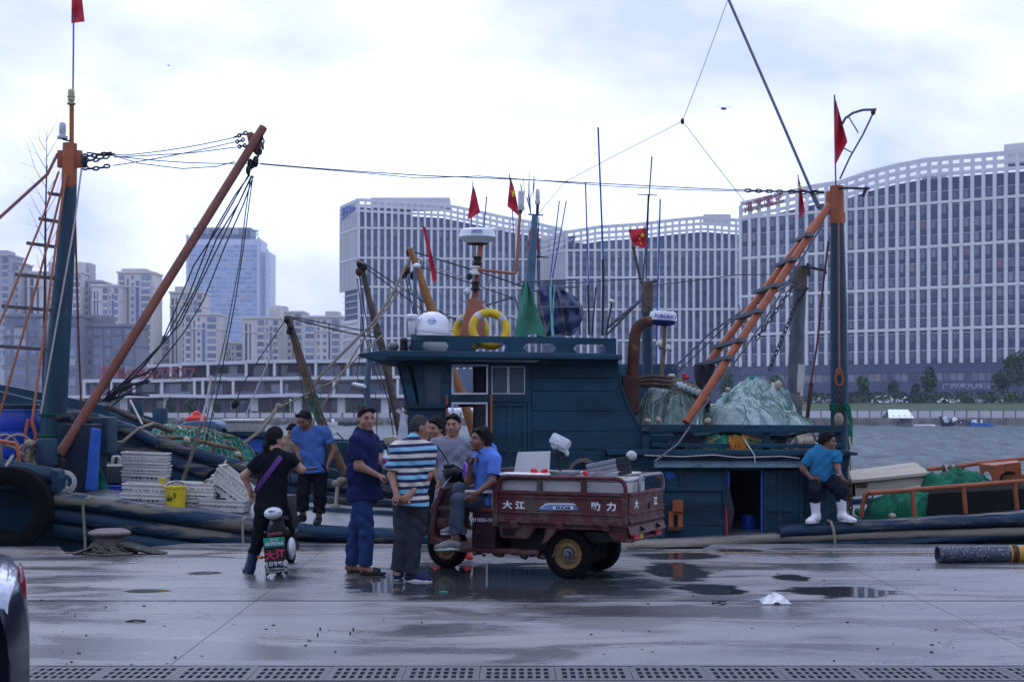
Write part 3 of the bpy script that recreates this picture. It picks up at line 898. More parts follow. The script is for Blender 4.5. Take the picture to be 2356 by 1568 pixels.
lettering('8577577',2.5,V3(lx(383),Yl-.1,lz(860)),(1,0,0),(0,0,1),SIGNRED,lo,bold=.03,extrude=.08,sx=1.12)
bpy.data.objects.remove(t1,do_unlink=True)
lettering('岛',2.3,V3(lx(276),Yl+.2,lz(860)),(1,0,0),(0,0,1),SIGNRED,lo,bold=.03,extrude=.08)
LAUNDRY=mat('laundry_white_violet',(0.5,0.48,0.6),0.8,bump=0,rand=.2)
MB().box((lx(672),Yl-.05,lz(907)),(lx(688)-lx(656),.1,.45)).build('hung_cloth',LAUNDRY,lo,smooth=False)
sh=thing('flat_roof_shed','low flat-roofed shed at the far left behind the blue barrel','building',(lx(-30),Yl,0))
MB().box((lx(25),Yl+4,1.7),(lx(85)-lx(-40),7,3.1)).build('wall',BEIGE2,sh,smooth=False)
MB().box((lx(25),Yl+3.5,3.5),(lx(92)-lx(-45),9,.5)).build('roof',GREYBROWN,sh,smooth=False)
for i in range(7):unit_box('window',UBP,sh,(lx(-10+14*i),Yl+.46,1.9),(.7,.14,1.4),0)
# far trees, hedges, cars, huts
LEAF=mat('leaves_dark',(0.020,0.055,0.016),0.75,var=0.45,scale=1.3,bump=0)
LEAF2=mat('leaves_light',(0.070,0.13,0.020),0.75,var=0.4,scale=1.3,bump=0)
BARK=mat('bark',(0.10,0.085,0.07),0.9,var=0.3)
def leaf_mass(mm,c,rad,n,s,rng):
 c=Vector(c)
 for _ in range(n):
  while True:
   p=Vector((rng.uniform(-1,1),rng.uniform(-1,1),rng.uniform(-1,1)))
   if .25<p.length<1:break
  q=c+Vector((p.x*rad[0],p.y*rad[1],p.z*rad[2]))
  a=Vector((rng.uniform(-1,1),rng.uniform(-1,1),rng.uniform(-.6,.6))).normalized()
  b=a.cross(Vector((rng.uniform(-1,1),rng.uniform(-1,1),rng.uniform(-1,1)))).normalized()
  k=s*rng.uniform(.6,1.3)
  mm.add([q-a*k-b*k*.6,q+a*k*.2-b*k*.7,q+a*k+b*k*.2,q-a*k*.1+b*k*.8],[(0,1,2,3)])
def tree(label,u,v_base,v_top,w_px,Y,leaf=None,n=420,trunk=True,cat='tree',nm='tree',seed=0,s=None):
 rng=random.Random(seed*31+int(u))
 b=P(u,v_base,Y);top=P(u,v_top,Y).z;w=w_px*Y/FPX/2
 gz=max(land_z(b.x,b.y),-0.5)
 r=thing(nm,label,cat,(b.x,b.y,gz))
 H=top-gz
 if trunk:
  mm=MB();mm.tube([V3(b.x,b.y,gz-.2),V3(b.x+.1,b.y,gz+H*.4),V3(b.x-.05,b.y,gz+H*.8)],[.16,.11,.04],6)
  for k in range(5):
   an=rng.uniform(0,6.28)
   mm.tube([V3(b.x,b.y,gz+H*(.3+.08*k)),V3(b.x+math.cos(an)*w*.6,b.y+math.sin(an)*w*.6,gz+H*(.5+.09*k))],[.07,.02],5)
  mm.build('trunk',BARK,r)
 mm=MB()
 lo_=.32 if trunk else .05
 for k in range(7 if trunk else 5):
  t=rng.uniform(lo_,.9)
  ww=w*(1-.55*abs(t-.5))
  an=rng.uniform(0,6.28);rr=rng.uniform(.1,.55)*ww
  leaf_mass(mm,(b.x+math.cos(an)*rr,b.y+math.sin(an)*rr,gz+H*t),(ww*.55,ww*.55,H*.17),n//7,s or .30,rng)
 leaf_mass(mm,(b.x,b.y,gz+H*(lo_+1)/2),(w*.75,w*.75,H*(1-lo_)/2),n//3,s or .30,rng)
 mm.build('crown',leaf or LEAF,r,recalc=False,smooth=False)
 return r
tree('conical dark tree just right of the aft mast on the grass bank',1986,926,862,36,252,seed=1)
tree('small dark tree right of the conical tree on the grass bank',2056,926,876,32,252,seed=2)
tree('tall round-headed tree before the dark podium, second group',2138,926,846,48,256,seed=3,n=520)
tree('slim pale-stemmed young tree left of the round-headed tree',2106,926,884,28,254,seed=4)
tree('large dark tree at the right edge of the picture',2340,928,812,96,262,seed=5,n=900)
tree('dark tree filling the gap left of the right-edge tree',2300,928,850,60,266,seed=6,n=500)
tree('dark tree behind the aft net pile, left of the aft mast',1785,926,862,46,256,seed=7)
tree('dark tree above the left end of the pale net',1672,928,850,48,258,seed=8)
for i,(u,vt,w,lf,lab) in enumerate(((2228,903,30,1,'yellow green bush right of the white estate car'),(2277,905,34,0,'mid green bush before the hotel entrance'),(2326,902,32,1,'yellow green bush below the right-edge tree'),(2174,926,22,0,'round dark bush on the grass bank under the white estate car'),(2240,928,18,0,'small dark bush low on the grass bank, further right'),(2120,915,26,0,'dark bush at the foot of the young tree'))):
 tree(lab,u,934 if vt>920 else 928,vt,w,246 if vt>920 else 252,LEAF2 if lf else LEAF,260,False,'bush','bush',seed=20+i)
for i,(u,vt,w,lab) in enumerate(((391,914,24,'round-headed street tree before the shop row, leftmost of the shop trees'),(437,915,36,'dense broad street tree before the shop row, beside the leftmost one'),(500,920,20,'thin street tree before the shop row left of the hanging block'),(664,913,24,'street tree before the shop row beside the white lamp post'),(830,920,22,'street tree before the shop row left of the wheelhouse'))):
 tree(lab,u,958,vt,w,230,seed=40+i,n=340)
for i,(u,w,lab) in enumerate(((350,26,'low bush on the promenade near the bitts'),(420,36,'low bush on the promenade below the broad street tree'),(552,30,'low bush on the promenade left of the blue shirt man'),(588,24,'small low bush beside it on the promenade'),(625,28,'low bush on the promenade right of the pair'),(705,30,'low bush on the promenade above the blue shirt man'),(760,40,'low bush on the promenade above the navy polo man'),(815,40,'low bush on the promenade near the wheelhouse front'))):
 tree(lab,u,960,945,w,226,LEAF,200,False,'bush','bush',seed=60+i,s=.22)
mm=MB();rng=random.Random(5)
for i in range(75):
 x=40+i*.95
 y=bank_y(x)+21
 leaf_mass(mm,(x,y,land_z(x,y)+.8),(.95,1.0,1.0+.35*math.sin(i*1.7)),44,.24,rng)
hg=mm.build('hedge',LEAF,recalc=False,smooth=False)
tag(hg,'long dark clipped hedge along the top of the grass bank','hedge')
lp=thing('lamp_post','slim white lamp post on the promenade before the shop row','lamp post',P(668,957,228))
b=P(668,957,228)
MB().tube([b,b+V3(0,0,2.4)],.05,6).build('post',WHITEWALL,lp);MB().lathe([(.05,2.35),(.16,2.5),(.14,2.75),(.02,2.8)],8,b).build('lamp_head',WHITEWALL,lp)
CARW=mat('car_white',(0.62,0.63,0.65),0.25,bump=0,var=0.03,coat=.5)
CARS=mat('car_silver',(0.30,0.32,0.36),0.3,0.3,bump=0,var=.03,coat=.5)
CARD=mat('car_dark',(0.03,0.032,0.045),0.25,bump=0,var=.03,coat=.5)
CARGLASS=mat('car_glass',(0.015,0.018,0.025),0.06,bump=0,var=0)
TYRE=mat('tyre_rubber',(0.0035,0.0035,0.0045),0.85,spec=.1,var=0.3,scale=12,bump=0.3,bscale=60)
def parked_car(u,Y,label,cmat,van=False,flip=False):
 b=P(u,931,Y);gz=land_z(b.x,b.y)
 t=thing('parked_car',label,'car',(b.x,b.y,gz),0,'cars parked behind the hedge')
 L,W,H=(4.5,1.75,1.72) if van else(4.5,1.75,1.45)
 side=[(-.5,.25),(-.5,.62),(-.47,.9),(-.33,.98),(-.2,H),(.2,H),(.36 if not van else .47,1.0),(.5,.85),(.5,.25)] if not van else[(-.5,.25),(-.5,.8),(-.36,1.0),(-.24,H),(.44,H),(.49,1.0),(.5,.25)]
 mm=MB();mm.prism([V3(a*L,-W/2,z) for a,z in side],(0,W,0));mm.build('body',cmat,t,local=True,bevel=.06)
 g=MB();lo_,hi=1.0,H-.1
 for s in(-1,1):g.prism([V3(-.28*L,s*(W/2+.004)-.002,lo_),V3(-.19*L,s*(W/2+.004)-.002,hi),V3(.18*L,s*(W/2+.004)-.002,hi),V3(.30*L,s*(W/2+.004)-.002,lo_)],(0,.004,0))
 g.build('side_window',CARGLASS,t,local=True,smooth=False)
 for sx in(-.31,.31):
  for sy in(-1,1):
   MB().lathe([(.31,-.1),(.31,.1)],12,(sx*L,sy*(W/2-.1),.31),Matrix.Rotation(R(90),3,'X')).build('wheel',TYRE,t,local=True)
 t.rotation_euler=(0,0,(math.pi if flip else 0)+random.uniform(-.1,.1))
 return t
parked_car(2031,300,'white van parked behind the hedge, left of a pair of white vehicles',CARW,True)
parked_car(2062,302,'white van parked behind the hedge, right of a pair of white vehicles',CARW,True)
parked_car(2183,296,'white estate car parked behind the hedge in the middle of the bank',CARW,False)
parked_car(2248,300,'silver car half hidden by the hedge right of the white estate car',CARS,False,True)
parked_car(2315,300,'silver car half hidden by the hedge at the right edge',CARS,False)
parked_car(1895,302,'silver car behind the hedge just left of the aft mast',CARS,False)
parked_car(1950,305,'dark car behind the hedge just right of the aft mast',CARD,False,True)
HUTW=mat('weathered_hut_boards',(0.13,0.13,0.15),0.8,var=.4,scale=2)
HUTROOF=mat('white_sheet_roof',(0.75,0.77,0.8),0.4,bump=0,var=.05)
BLUEBOAT=mat('far_boat_blue',(0.05,0.15,0.42),0.5,bump=0)
c=P(2073,981,206)
hut=thing('floating_hut','floating hut with a bright white pitched roof by the far wall','hut',(c.x,c.y,WZ))
x0,x1=P(2049,0,206).x,P(2098,0,206).x
MB().box(((x0+x1)/2,207,WZ+.12),(x1-x0+1,4,.35)).build('raft',HUTW,hut,smooth=False)
MB().box(((x0+x1)/2+.5,207.4,WZ+1.0),(x1-x0-.9,2.4,1.5)).build('wall',HUTW,hut,smooth=False)
for i in range(4):MB().box((x0+.3+(x1-x0-.5)*i/3,205.6,WZ+.95),(.1,.1,1.5)).build('post',HUTW,hut,smooth=False)
MB().box((x0+.9,206.1,WZ+1.2),(.95,.06,.7)).build('window',UBW.materials[0],hut,smooth=False)
zr=P(0,961.5,206).z;zr2=P(0,942.5,206).z
MB().hexa([V3(x0-.5,205.2,zr),V3(x1+.1,205.2,zr),V3(x1-.2,207.4,zr2),V3(x0+.0,207.4,zr2)]+[V3(x0-.5,205.2,zr+.06),V3(x1+.1,205.2,zr+.06),V3(x1-.2,207.4,zr2+.06),V3(x0+.0,207.4,zr2+.06)]).build('roof_front',HUTROOF,hut,smooth=False)
MB().hexa([V3(x0,207.42,zr2),V3(x1-.2,207.42,zr2),V3(x1+.4,209.6,zr),V3(x0-.5,209.6,zr),V3(x0,207.42,zr2+.06),V3(x1-.2,207.42,zr2+.06),V3(x1+.4,209.6,zr+.06),V3(x0-.5,209.6,zr+.06)]).build('roof_back',HUTROOF,hut,smooth=False)
def skiff(u,v,Y,L,label,mat_,extra=None):
 c=P(u,v,Y);t=thing('rowing_boat',label,'boat',(c.x,c.y,WZ))
 rows=[]
 for a in(-.5,-.42,-.2,.1,.35,.5):
  w=.75*(1-(abs(a)*1.7)**3);z=.55+.5*a*a
  rows.append([V3(c.x+a*L,c.y-w,WZ+z),V3(c.x+a*L,c.y-w*.7,WZ-.2),V3(c.x+a*L,c.y+w*.7,WZ-.2),V3(c.x+a*L,c.y+w,WZ+z),V3(c.x+a*L,c.y+w*.8,WZ+z-.25),V3(c.x+a*L,c.y-w*.8,WZ+z-.25),V3(c.x+a*L,c.y-w,WZ+z)])
 MB().sheet(rows).build('hull',mat_,t)
 if extra:extra(t,c)
 return t
DARKCL=mat('dark_clutter',(0.05,0.05,0.06),0.8,rand=.3)
def clutter(t,c,seed=1,n=9,hh=.7):
 rng=random.Random(seed)
 for i in range(n):
  x=c.x+rng.uniform(-1.6,1.6)
  MB().box((x,c.y+rng.uniform(-.3,.3),WZ+.5+rng.uniform(0,hh)*.5),(rng.uniform(.1,.5),.4,rng.uniform(.2,hh)),Matrix.Rotation(rng.uniform(-.6,.6),3,'Y')).build('gear',DARKCL if i%3 else HUTROOF,t,smooth=False)
skiff(2258,980,206,3.2,'small bright blue boat moored by the far wall, right of the hut',BLUEBOAT,lambda t,c:clutter(t,c,3,4))
skiff(2222,980,207,3.4,'grey skiff heaped with gear between the hut and the blue boat',HUTW,lambda t,c:clutter(t,c,4,9))
skiff(2190,980,208,3.0,'dark skiff with poles closest to the white raft of the hut',CARD,lambda t,c:clutter(t,c,5,10,1.1))
c=P(2124,980,205.5)
rf=thing('float_raft','low white slatted raft beside the floating hut','raft',(c.x,c.y,WZ))
for i in range(9):MB().box((c.x-1.35+.34*i,c.y,WZ+.18),(.22,1.6,.35)).build('float',HUTROOF,rf,smooth=False)
skiff(752,976,219,3.6,'white cabin skiff at the foot of the left riprap',CARW,lambda t,c:clutter(t,c,6,5))
skiff(800,977,214,3.0,'dark skiff beside the white cabin skiff',CARD)
# unseen building added behind the camera to darken the surfaces facing it
ws=thing('added_shade_block','unseen plain building added behind the camera to darken what faces it','building',(0,-13.9,0))
MB().box((0,-19,4.5),(110,10,9)).build('wall',GREYBROWN,ws,smooth=False)
MB().box((0,-18.6,9.2),(112,11.5,.5)).build('roof',GREYBROWN,ws,smooth=False)
for i in range(16):unit_box('door',UB[DARKWALL],ws,(-51+6.8*i,-13.95,1.7),(3.4,.1,3.4),0);unit_box('window',UB[APTGLASS],ws,(-51+6.8*i,-13.95,6.2),(3.0,.1,1.4),0)
# boat materials
TEAL=mat('weathered_teal_paint',(0.0055,0.036,0.062),0.6,spec=.25,rust=.85,var=0.55,scale=2.2,bump=0.4,bscale=14,bdist=0.01,wear=(0.04,0.065,0.08),wamt=0.38,wscale=4,stretch=(.35,1,1.6))
TEALLOG=mat('rubbed_teal_timber',(0.005,0.027,0.058),0.65,spec=.3,var=0.4,scale=3,bump=0.5,bscale=16,bdist=0.012,wear=(0.14,0.125,0.10),wamt=0.72,wscale=2.2,stretch=(.3,1,1.8))
TEALMAST=mat('mast_teal_paint',(0.006,0.034,0.060),0.55,spec=.35,rust=.5,var=0.4,scale=3,bump=0.25,bscale=10,wear=(0.09,0.12,0.12),wamt=0.28,wscale=4,stretch=(2.5,2.5,.3))
BARELOG=mat('bare_weathered_log',(0.20,0.175,0.14),0.75,var=0.35,scale=4,bump=0.5,bscale=18,bdist=0.01,wear=(0.03,0.06,0.08),wamt=0.45,wscale=2.5,stretch=(.25,1,1.6))
DECK=mat('wet_grey_deck',(0.10,0.11,0.125),0.35,var=0.4,scale=3,bump=0.3,bscale=12,wear=(0.05,0.05,0.05),wamt=.4,stretch=(.3,1.5,1))
ORANGE=mat('orange_paint',(0.27,0.072,0.026),0.5,var=0.25,scale=4,bump=0.2,wear=(0.12,0.045,0.025),wamt=0.4,wscale=5)
ORANGEROPE=mat('orange_rope',(0.30,0.10,0.05),0.7,var=0.2,scale=30)
RUSTBOOM=mat('rusty_boom_paint',(0.14,0.046,0.026),0.5,var=0.4,scale=2.5,bump=0.3,wear=(0.10,0.05,0.035),wamt=0.5,wscale=4,stretch=(1,1,.5))
PYLON=mat('red_oxide_paint',(0.29,0.105,0.065),0.6,var=0.15,scale=4,bump=0.15,wear=(0.14,0.05,0.03),wamt=.25)
RUST=mat('rust',(0.060,0.025,0.016),0.8,var=0.5,scale=6,bump=0.5,bscale=30,wear=(0.17,0.065,0.022),wamt=0.4,wscale=4)
BROWNPOLE=mat('weathered_brown_pole',(0.13,0.075,0.04),0.7,var=0.5,scale=6,bump=0.4,wear=(0.05,0.04,0.035),wamt=0.5,wscale=5)
DARKPOLE=mat('old_grey_brown_pole',(0.085,0.065,0.05),0.8,var=0.5,scale=9,bump=0.6,bscale=25,bdist=.015,wear=(0.2,0.18,0.15),wamt=0.35,wscale=6)
ORANGEPOLE=mat('ochre_pole',(0.24,0.105,0.03),0.55,var=0.3,scale=4,bump=0.2)
ROPE=mat('beige_rope',(0.22,0.19,0.14),0.85,var=0.3,scale=40,bump=0.5,bscale=120)
ROPEW=mat('pale_rope',(0.36,0.34,0.31),0.85,var=0.2,scale=40)
WIRE=mat('dark_wire',(0.020,0.021,0.026),0.6,var=0.3,scale=20)
GREYWIRE=mat('grey_wire',(0.10,0.11,0.14),0.6,var=0.2,scale=20)
REDROPE=mat('rusty_stay',(0.12,0.035,0.028),0.7,var=.3,scale=20)
BLACKIRON=mat('black_iron',(0.018,0.018,0.021),0.6,0.3,var=0.4,scale=12,bump=.3)
WHITEP=mat('white_plastic',(0.60,0.62,0.64),0.35,var=0.05,scale=3,bump=0.03)
DIRTYW=mat('dirty_white_plastic',(0.50,0.49,0.45),0.55,var=0.15,scale=5,bump=0.1,wear=(0.16,0.14,0.11),wamt=0.38,wscale=7,rand=.12)
GREYPL=mat('grey_plastic',(0.10,0.105,0.115),0.5,bump=.05)
YELLOW=mat('lifebuoy_yellow',(0.52,0.36,0.012),0.45,var=0.18,scale=5,bump=0.1,wear=(0.25,0.12,0.02),wamt=.22,wscale=6)
REFLECT=mat('reflective_tape',(0.38,0.39,0.42),0.35,bump=0)
FLAGRED=mat('flag_red',(0.42,0.012,0.03),0.7,var=0.2,scale=6,bump=0.2,bscale=20)
FLAGYEL=mat('flag_yellow',(0.65,0.45,0.03),0.6,bump=0)
BLUEANT=mat('aerial_blue',(0.028,0.07,0.30),0.4,bump=0)
GREYPOLE=mat('galvanised_pole',(0.085,0.10,0.13),0.5,.2,bump=0.1)
BLUEMAST=mat('pale_blue_mast',(0.055,0.105,0.16),0.6,var=.35,scale=6,bump=.2,wear=(.03,.04,.05),wamt=.4)
BARREL=mat('blue_barrel_plastic',(0.010,0.035,0.30),0.4,var=0.2,scale=2,bump=0.05,wear=(0.02,0.03,0.12),wamt=.35)
BRIGHTBLUE=mat('bright_blue_paint',(0.018,0.085,0.35),0.5,var=0.25,scale=5,bump=.2,wear=(0.02,0.04,0.10),wamt=.35)
GREENCL=mat('green_awning_cloth',(0.045,0.20,0.125),0.75,var=0.25,scale=3,bump=0.2,bscale=60)
NETGREEN=mat('green_net',(0.022,0.21,0.145),0.9,spec=.1,var=0.55,scale=7,bump=0.8,bscale=45,bdist=.02,stretch=(1,1,2))
NETDARKG=mat('dark_green_net',(0.010,0.105,0.058),0.85,spec=.1,var=0.4,scale=6,bump=0.5,bscale=70,bdist=.01)
NETPALE=mat('pale_net',(0.36,0.46,0.44),0.9,spec=.1,var=0.3,scale=6,bump=0.8,bscale=40,bdist=.02,stretch=(1,1,2))
NETGREY=mat('grey_green_net',(0.15,0.215,0.185),0.9,spec=.1,var=0.45,scale=6,bump=0.8,bscale=45,bdist=.02)
NETORANGE=mat('orange_net_twine',(0.45,0.17,0.02),0.8,var=0.3,scale=9)
FLOATW=mat('cream_net_float',(0.36,0.31,0.22),0.6,var=0.25,scale=14,bump=.2,wear=(.12,.10,.07),wamt=.45,wscale=9)
CLOTHDARK=mat('dark_rag',(0.025,0.026,0.033),0.9,var=0.4,scale=5,bump=.4,bscale=20,bdist=.02)
PANE=mat('boat_window_glass',(0.06,0.085,0.10),0.05,var=.1,bump=0)
FRAMEW=mat('white_window_frame',(0.42,0.44,0.47),0.5,bump=0.05)
INSIDE=mat('cabin_interior_grey',(0.45,0.45,0.48),0.7,bump=.05)
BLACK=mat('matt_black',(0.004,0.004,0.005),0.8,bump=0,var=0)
PLY=mat('weathered_plywood',(0.34,0.29,0.23),0.75,var=0.22,scale=3,bump=0.2,bscale=20,wear=(0.16,0.14,0.13),wamt=.4,wscale=2.5,stretch=(.3,1.2,1.2))
RUBBERMAT=mat('black_rubber_sheet',(0.006,0.0055,0.0055),0.8,spec=.1,var=0.3,scale=6,bump=.3)
def plaid():
 t=NT('blue_plaid_tarpaulin');co=t.objco();sep=t.n('ShaderNodeSeparateXYZ');t.l(co,sep.inputs[0])
 a=t.math('PINGPONG',t.math('ADD',sep.outputs[0],t.math('MULTIPLY',sep.outputs[2],.18)),0.14)
 b=t.math('PINGPONG',t.math('ADD',sep.outputs[2],t.math('MULTIPLY',sep.outputs[0],-.2)),0.16)
 c=t.mix(t.math('MULTIPLY',t.smooth(a,.06,.08),.5),(0.014,0.035,0.12),(0.012,0.018,0.045))
 c=t.mix(t.math('MULTIPLY',t.smooth(b,.07,.09),.5),c,(0.03,0.05,0.09))
 c=t.mix(t.math('MULTIPLY',t.smooth(a,.132,.137),.8),c,(0.33,0.17,0.07))
 t.set(Base_Color=c,Roughness=.45)
 return t.mat
PLAID=plaid()
def lerp_px(px,u):
 for(ua,va),(ub,vb) in zip(px,px[1:]):
  if ua<=u<=ub:return va+(vb-va)*(u-ua)/(ub-ua)
 return px[0][1] if u<px[0][0] else px[-1][1]
def poly(pts,Y,dy,name,m_,parent,bevel=0.006,**kw):
 """a board with this outline in the photograph, standing at depth Y, dy thick"""
 return MB().prism([P(u,v,Y) for u,v in pts],(0,dy,0)).build(name,m_,parent,bevel=bevel,smooth=False,**kw)
def rect(u0,u1,v0,v1):return[(u0,v0),(u1,v0),(u1,v1),(u0,v1)]
def line(name,pts,r,m_,parent,n=5,sag=0.0,seg=1):
 """rope, wire or pole through (u, v, Y) points"""
 w=[P(*p) for p in pts]
 if sag and len(w)==2:
  w=[w[0].lerp(w[1],i/12)-V3(0,0,sag*4*(i/12)*(1-i/12)) for i in range(13)]
 return MB().tube(w,r,n).build(name,m_,parent)
# moored boat along the quay
YA=18.05
GUN=[(-900,1020),(-600,1035),(-200,1049),(0,1057),(118,1077),(124,1130),(300,1156),(420,1171),(578,1194),(720,1208),(900,1218),(1100,1230),(1440,1246),(1640,1239),(1795,1227),(1800,1212),(1900,1208),(2356,1182),(3000,1150)]
ba=thing('fishing_boat','long dark teal wooden fishing boat with wheelhouse moored along the quay','boat',(0,20.3,WZ))
def gz(u,Y=YA):return P(0,lerp_px(GUN,u),Y).z
us=[-700,-500,-300,-100,0,60,117,118.5,124,200,300,400,500,600,720,900,1100,1300,1500,1640,1795,1799,1900,2100,2356,2600,2760]
rows=[]
for u in us:
 x=P(u,0,YA).x;z=gz(u)
 k=max(0,(-300-u)/400)**2*1.6+max(0,(u-2400)/400)**2*.8
 yn,yf=YA+.06+k,22.5-k
 rows.append([V3(x,yn+.55,-1.5),V3(x,yn+.16,-0.75),V3(x,yn+.02,z-.45),V3(x,yn,z-.02),V3(x,yn+.14,z-.02),V3(x,yn+.14,min(z-.14,z-.1)),V3(x,yf-.14,z-.14),V3(x,yf-.14,z-.02),V3(x,yf,z-.02),V3(x,yf,z-.45),V3(x,yf-.5,-1.5)])
m=MB();m.sheet(rows);n_=len(rows[0])
m.add(rows[0],[tuple(range(n_))]);m.add(rows[-1],[tuple(range(n_))])
m.build('hull',TEAL,ba,ang=50)
m=MB()
drows=[]
for u in us:
 x=P(u,0,YA).x
 dz=P(0,lerp_px([(-900,1085),(0,1112),(124,1140),(300,1160),(420,1174),(578,1197),(720,1211),(900,1221),(1440,1250),(1800,1230),(2356,1196),(3000,1165)],u),YA).z-.02
 k=max(0,(-300-u)/400)**2*1.6+max(0,(u-2400)/400)**2*.8
 drows.append([V3(x,18.22+k,dz),V3(x,20.3,dz+.04),V3(x,22.3-k,dz)])
m.sheet(drows);m.build('deck',DECK,ba)
def deck_z(u,Y=19.0):
 x=P(u,0,Y).x;uu=U0+x*FPX/YA
 return P(0,lerp_px([(-900,1085),(0,1112),(124,1140),(300,1160),(420,1174),(578,1197),(720,1211),(900,1221),(1440,1250),(1800,1230),(2356,1196),(3000,1165)],uu),YA).z+.005
def strake(pts,h,w,name,m_,parent,Y=YA,jit=.006,seed=0):
 """a timber with squared, rubbed section following (u, v) points (its top edge)"""
 rng=random.Random(seed);mm=MB();rws=[]
 ulist=[]
 for(ua,va),(ub,vb) in zip(pts,pts[1:]):
  nseg=max(1,int(abs(ub-ua)/28))
  for i in range(nseg):ulist.append((ua+(ub-ua)*i/nseg,va+(vb-va)*i/nseg))
 ulist.append(pts[-1])
 for u,v in ulist:
  p=P(u,v,Y);j=lambda:rng.uniform(-jit,jit)
  c=min(h,w)*.28
  rws.append([V3(p.x,Y+c+j(),p.z+j()),V3(p.x,Y+j(),p.z-c+j()),V3(p.x,Y+j(),p.z-h+c),V3(p.x,Y+c,p.z-h+j()),V3(p.x,Y+w,p.z-h),V3(p.x,Y+w,p.z+j()),V3(p.x,Y+c+.0,p.z+j())])
 mm.sheet(rws);k=len(rws[0]);mm.add(rws[0],[tuple(range(k))]);mm.add(rws[-1],[tuple(range(k-1,-1,-1))])
 return mm.build(name,m_,parent,ang=50)
sh0=[(u,v) for u,v in GUN if 124<=u<=1440]
strake(sh0,.19,.22,'rub_rail',TEALLOG,ba,YA-.04,seed=1)
strake([(u,v+40) for u,v in sh0],.17,.14,'rub_rail',TEALLOG,ba,YA-.0,seed=2)
strake([(u,v+74) for u,v in sh0],.18,.12,'rub_rail',TEAL,ba,YA+.02,seed=3)
strake([(-600,1037),(0,1058),(117,1078)],.20,.2,'bulwark_cap',TEAL,ba,YA-.03,seed=4)
strake([(-600,1080),(0,1098),(117,1114)],.18,.12,'rub_rail',TEAL,ba,YA,seed=5)
strake([(1430,1247),(1640,1240),(1800,1229),(2000,1222),(2356,1214),(2900,1200)],.11,.25,'rub_rail',BARELOG,ba,YA-.06,seed=6)
strake([(1797,1216),(1812,1211),(1900,1207),(2000,1200),(2356,1181),(2900,1152)],.135,.34,'bulwark_cap',TEALLOG,ba,YA-.09,seed=7)
strake([(1700,1254),(2000,1240),(2356,1222),(2900,1196)],.10,.15,'rub_rail',TEAL,ba,YA-.05,seed=8)
poly([(118,1077),(133,1083),(137,1100),(131,1132),(118,1134)],18.0,.3,'bulwark_end',TEALLOG,ba)
for pts in(((214,1142,17.98),(199,1146,17.9),(191,1160,17.92),(193,1200,17.95),(196,1252,17.95),(193,1285,17.96)),((565,1190,18.0),(559,1194,17.95),(558,1216,17.95),(560,1255,17.96)),((1904,1196,18.2),(1912,1200,17.95),(1918,1218,17.9),(1922,1256,17.92))):
 line('hanging_rope',pts,.018,ROPE,ba,6)
# wheelhouse
YW=18.80
wh=MB();
wx0,wx1=P(942,0,YW).x,P(1222,0,YW).x
wheel=ba
poly([(936,936),(1029,936),(1029,1240),(948,1240)],YW,.06,'cabin_wall',TEAL,ba)
poly([(930,930),(1031,930),(1031,939),(930,940)],YW-.05,.12,'cabin_ledge',TEAL,ba)
poly([(938,820),(1222,820),(1222,840),(942,840)],YW,.06,'cabin_header',TEAL,ba)
poly([(919,826),(935,826),(960,936),(942,936)],YW-.01,.07,'window_post',TEAL,ba)
poly([(950,836),(972,836),(979,936),(966,936)],YW-.008,.07,'window_post',TEAL,ba)
poly([(1017,836),(1039,836),(1039,936),(1015,936)],YW-.012,.07,'window_post',TEAL,ba)
poly([(972,838),(1018,838),(1016,930),(978,930)],YW+.03,.012,'window_pane',PANE,ba,bevel=0)
poly([(976,926),(1018,926),(1017,932),(977,932)],YW-.015,.05,'window_sill',TEAL,ba)
xf_t,xf_b=P(919,0,YW).x,P(942,0,YW).x
zt_,zb_=P(0,832,YW).z,P(0,936,YW).z
for i in range(4):
 y=18.9+.82*i
 MB().bar((xf_t,y,zt_),(xf_b,y,zb_),.09,.07,V3(0,1,0)).build('window_post',TEAL,ba,smooth=False)
 if i<3:
  MB().hexa([V3(xf_b+.01,y+.05,zb_),V3(xf_b+.02,y+.05,zb_),V3(xf_b+.02,y+.77,zb_),V3(xf_b+.01,y+.77,zb_),V3(xf_t+.01,y+.05,zt_),V3(xf_t+.02,y+.05,zt_),V3(xf_t+.02,y+.77,zt_),V3(xf_t+.01,y+.77,zt_)]).build('window_pane',PANE,ba,smooth=False)
MB().box((xf_b+.03,20.15,(zb_+0)/2),(.06,2.6,zb_)).build('cabin_wall',TEAL,ba,smooth=False)
def frame(u0,u1,v0,v1,t,Y,dy,name,m_,parent):
 mm=MB()
 for r_ in(rect(u0,u1,v0,v0+t),rect(u0,u1,v1-t,v1),rect(u0,u0+t,v0+t,v1-t),rect(u1-t,u1,v0+t,v1-t)):
  mm.prism([P(u,v,Y) for u,v in r_],(0,dy,0))
 return mm.build(name,m_,parent,smooth=False)
frame(1039,1123,838,907,4,YW-.02,.1,'window_frame',FRAMEW,ba)
frame(1039,1122,925,1240,4,YW-.02,.1,'door_frame',FRAMEW,ba)
poly(rect(1029,1222,907,925),YW-.01,.07,'cabin_rail',TEAL,ba)
poly(rect(1123,1131,840,907),YW,.06,'window_post',TEAL,ba)
for a,b in((1131,1169),(1170,1208)):
 f_=frame(a,b,842,906,2,YW-.005,.03,'window_frame',FRAMEW,ba)
 poly(rect(a+2,b-2,844,904),YW+.02,.012,'window_pane',PANE,f_,bevel=0)
poly(rect(1208,1223,820,907),YW-.012,.08,'cabin_post',TEAL,ba)
poly(rect(1214,1223,925,1240),YW-.012,.08,'cabin_post',TEAL,ba)
dr=poly(rect(1131,1214,925,1240),YW+.02,.05,'cabin_door',TEAL,ba)
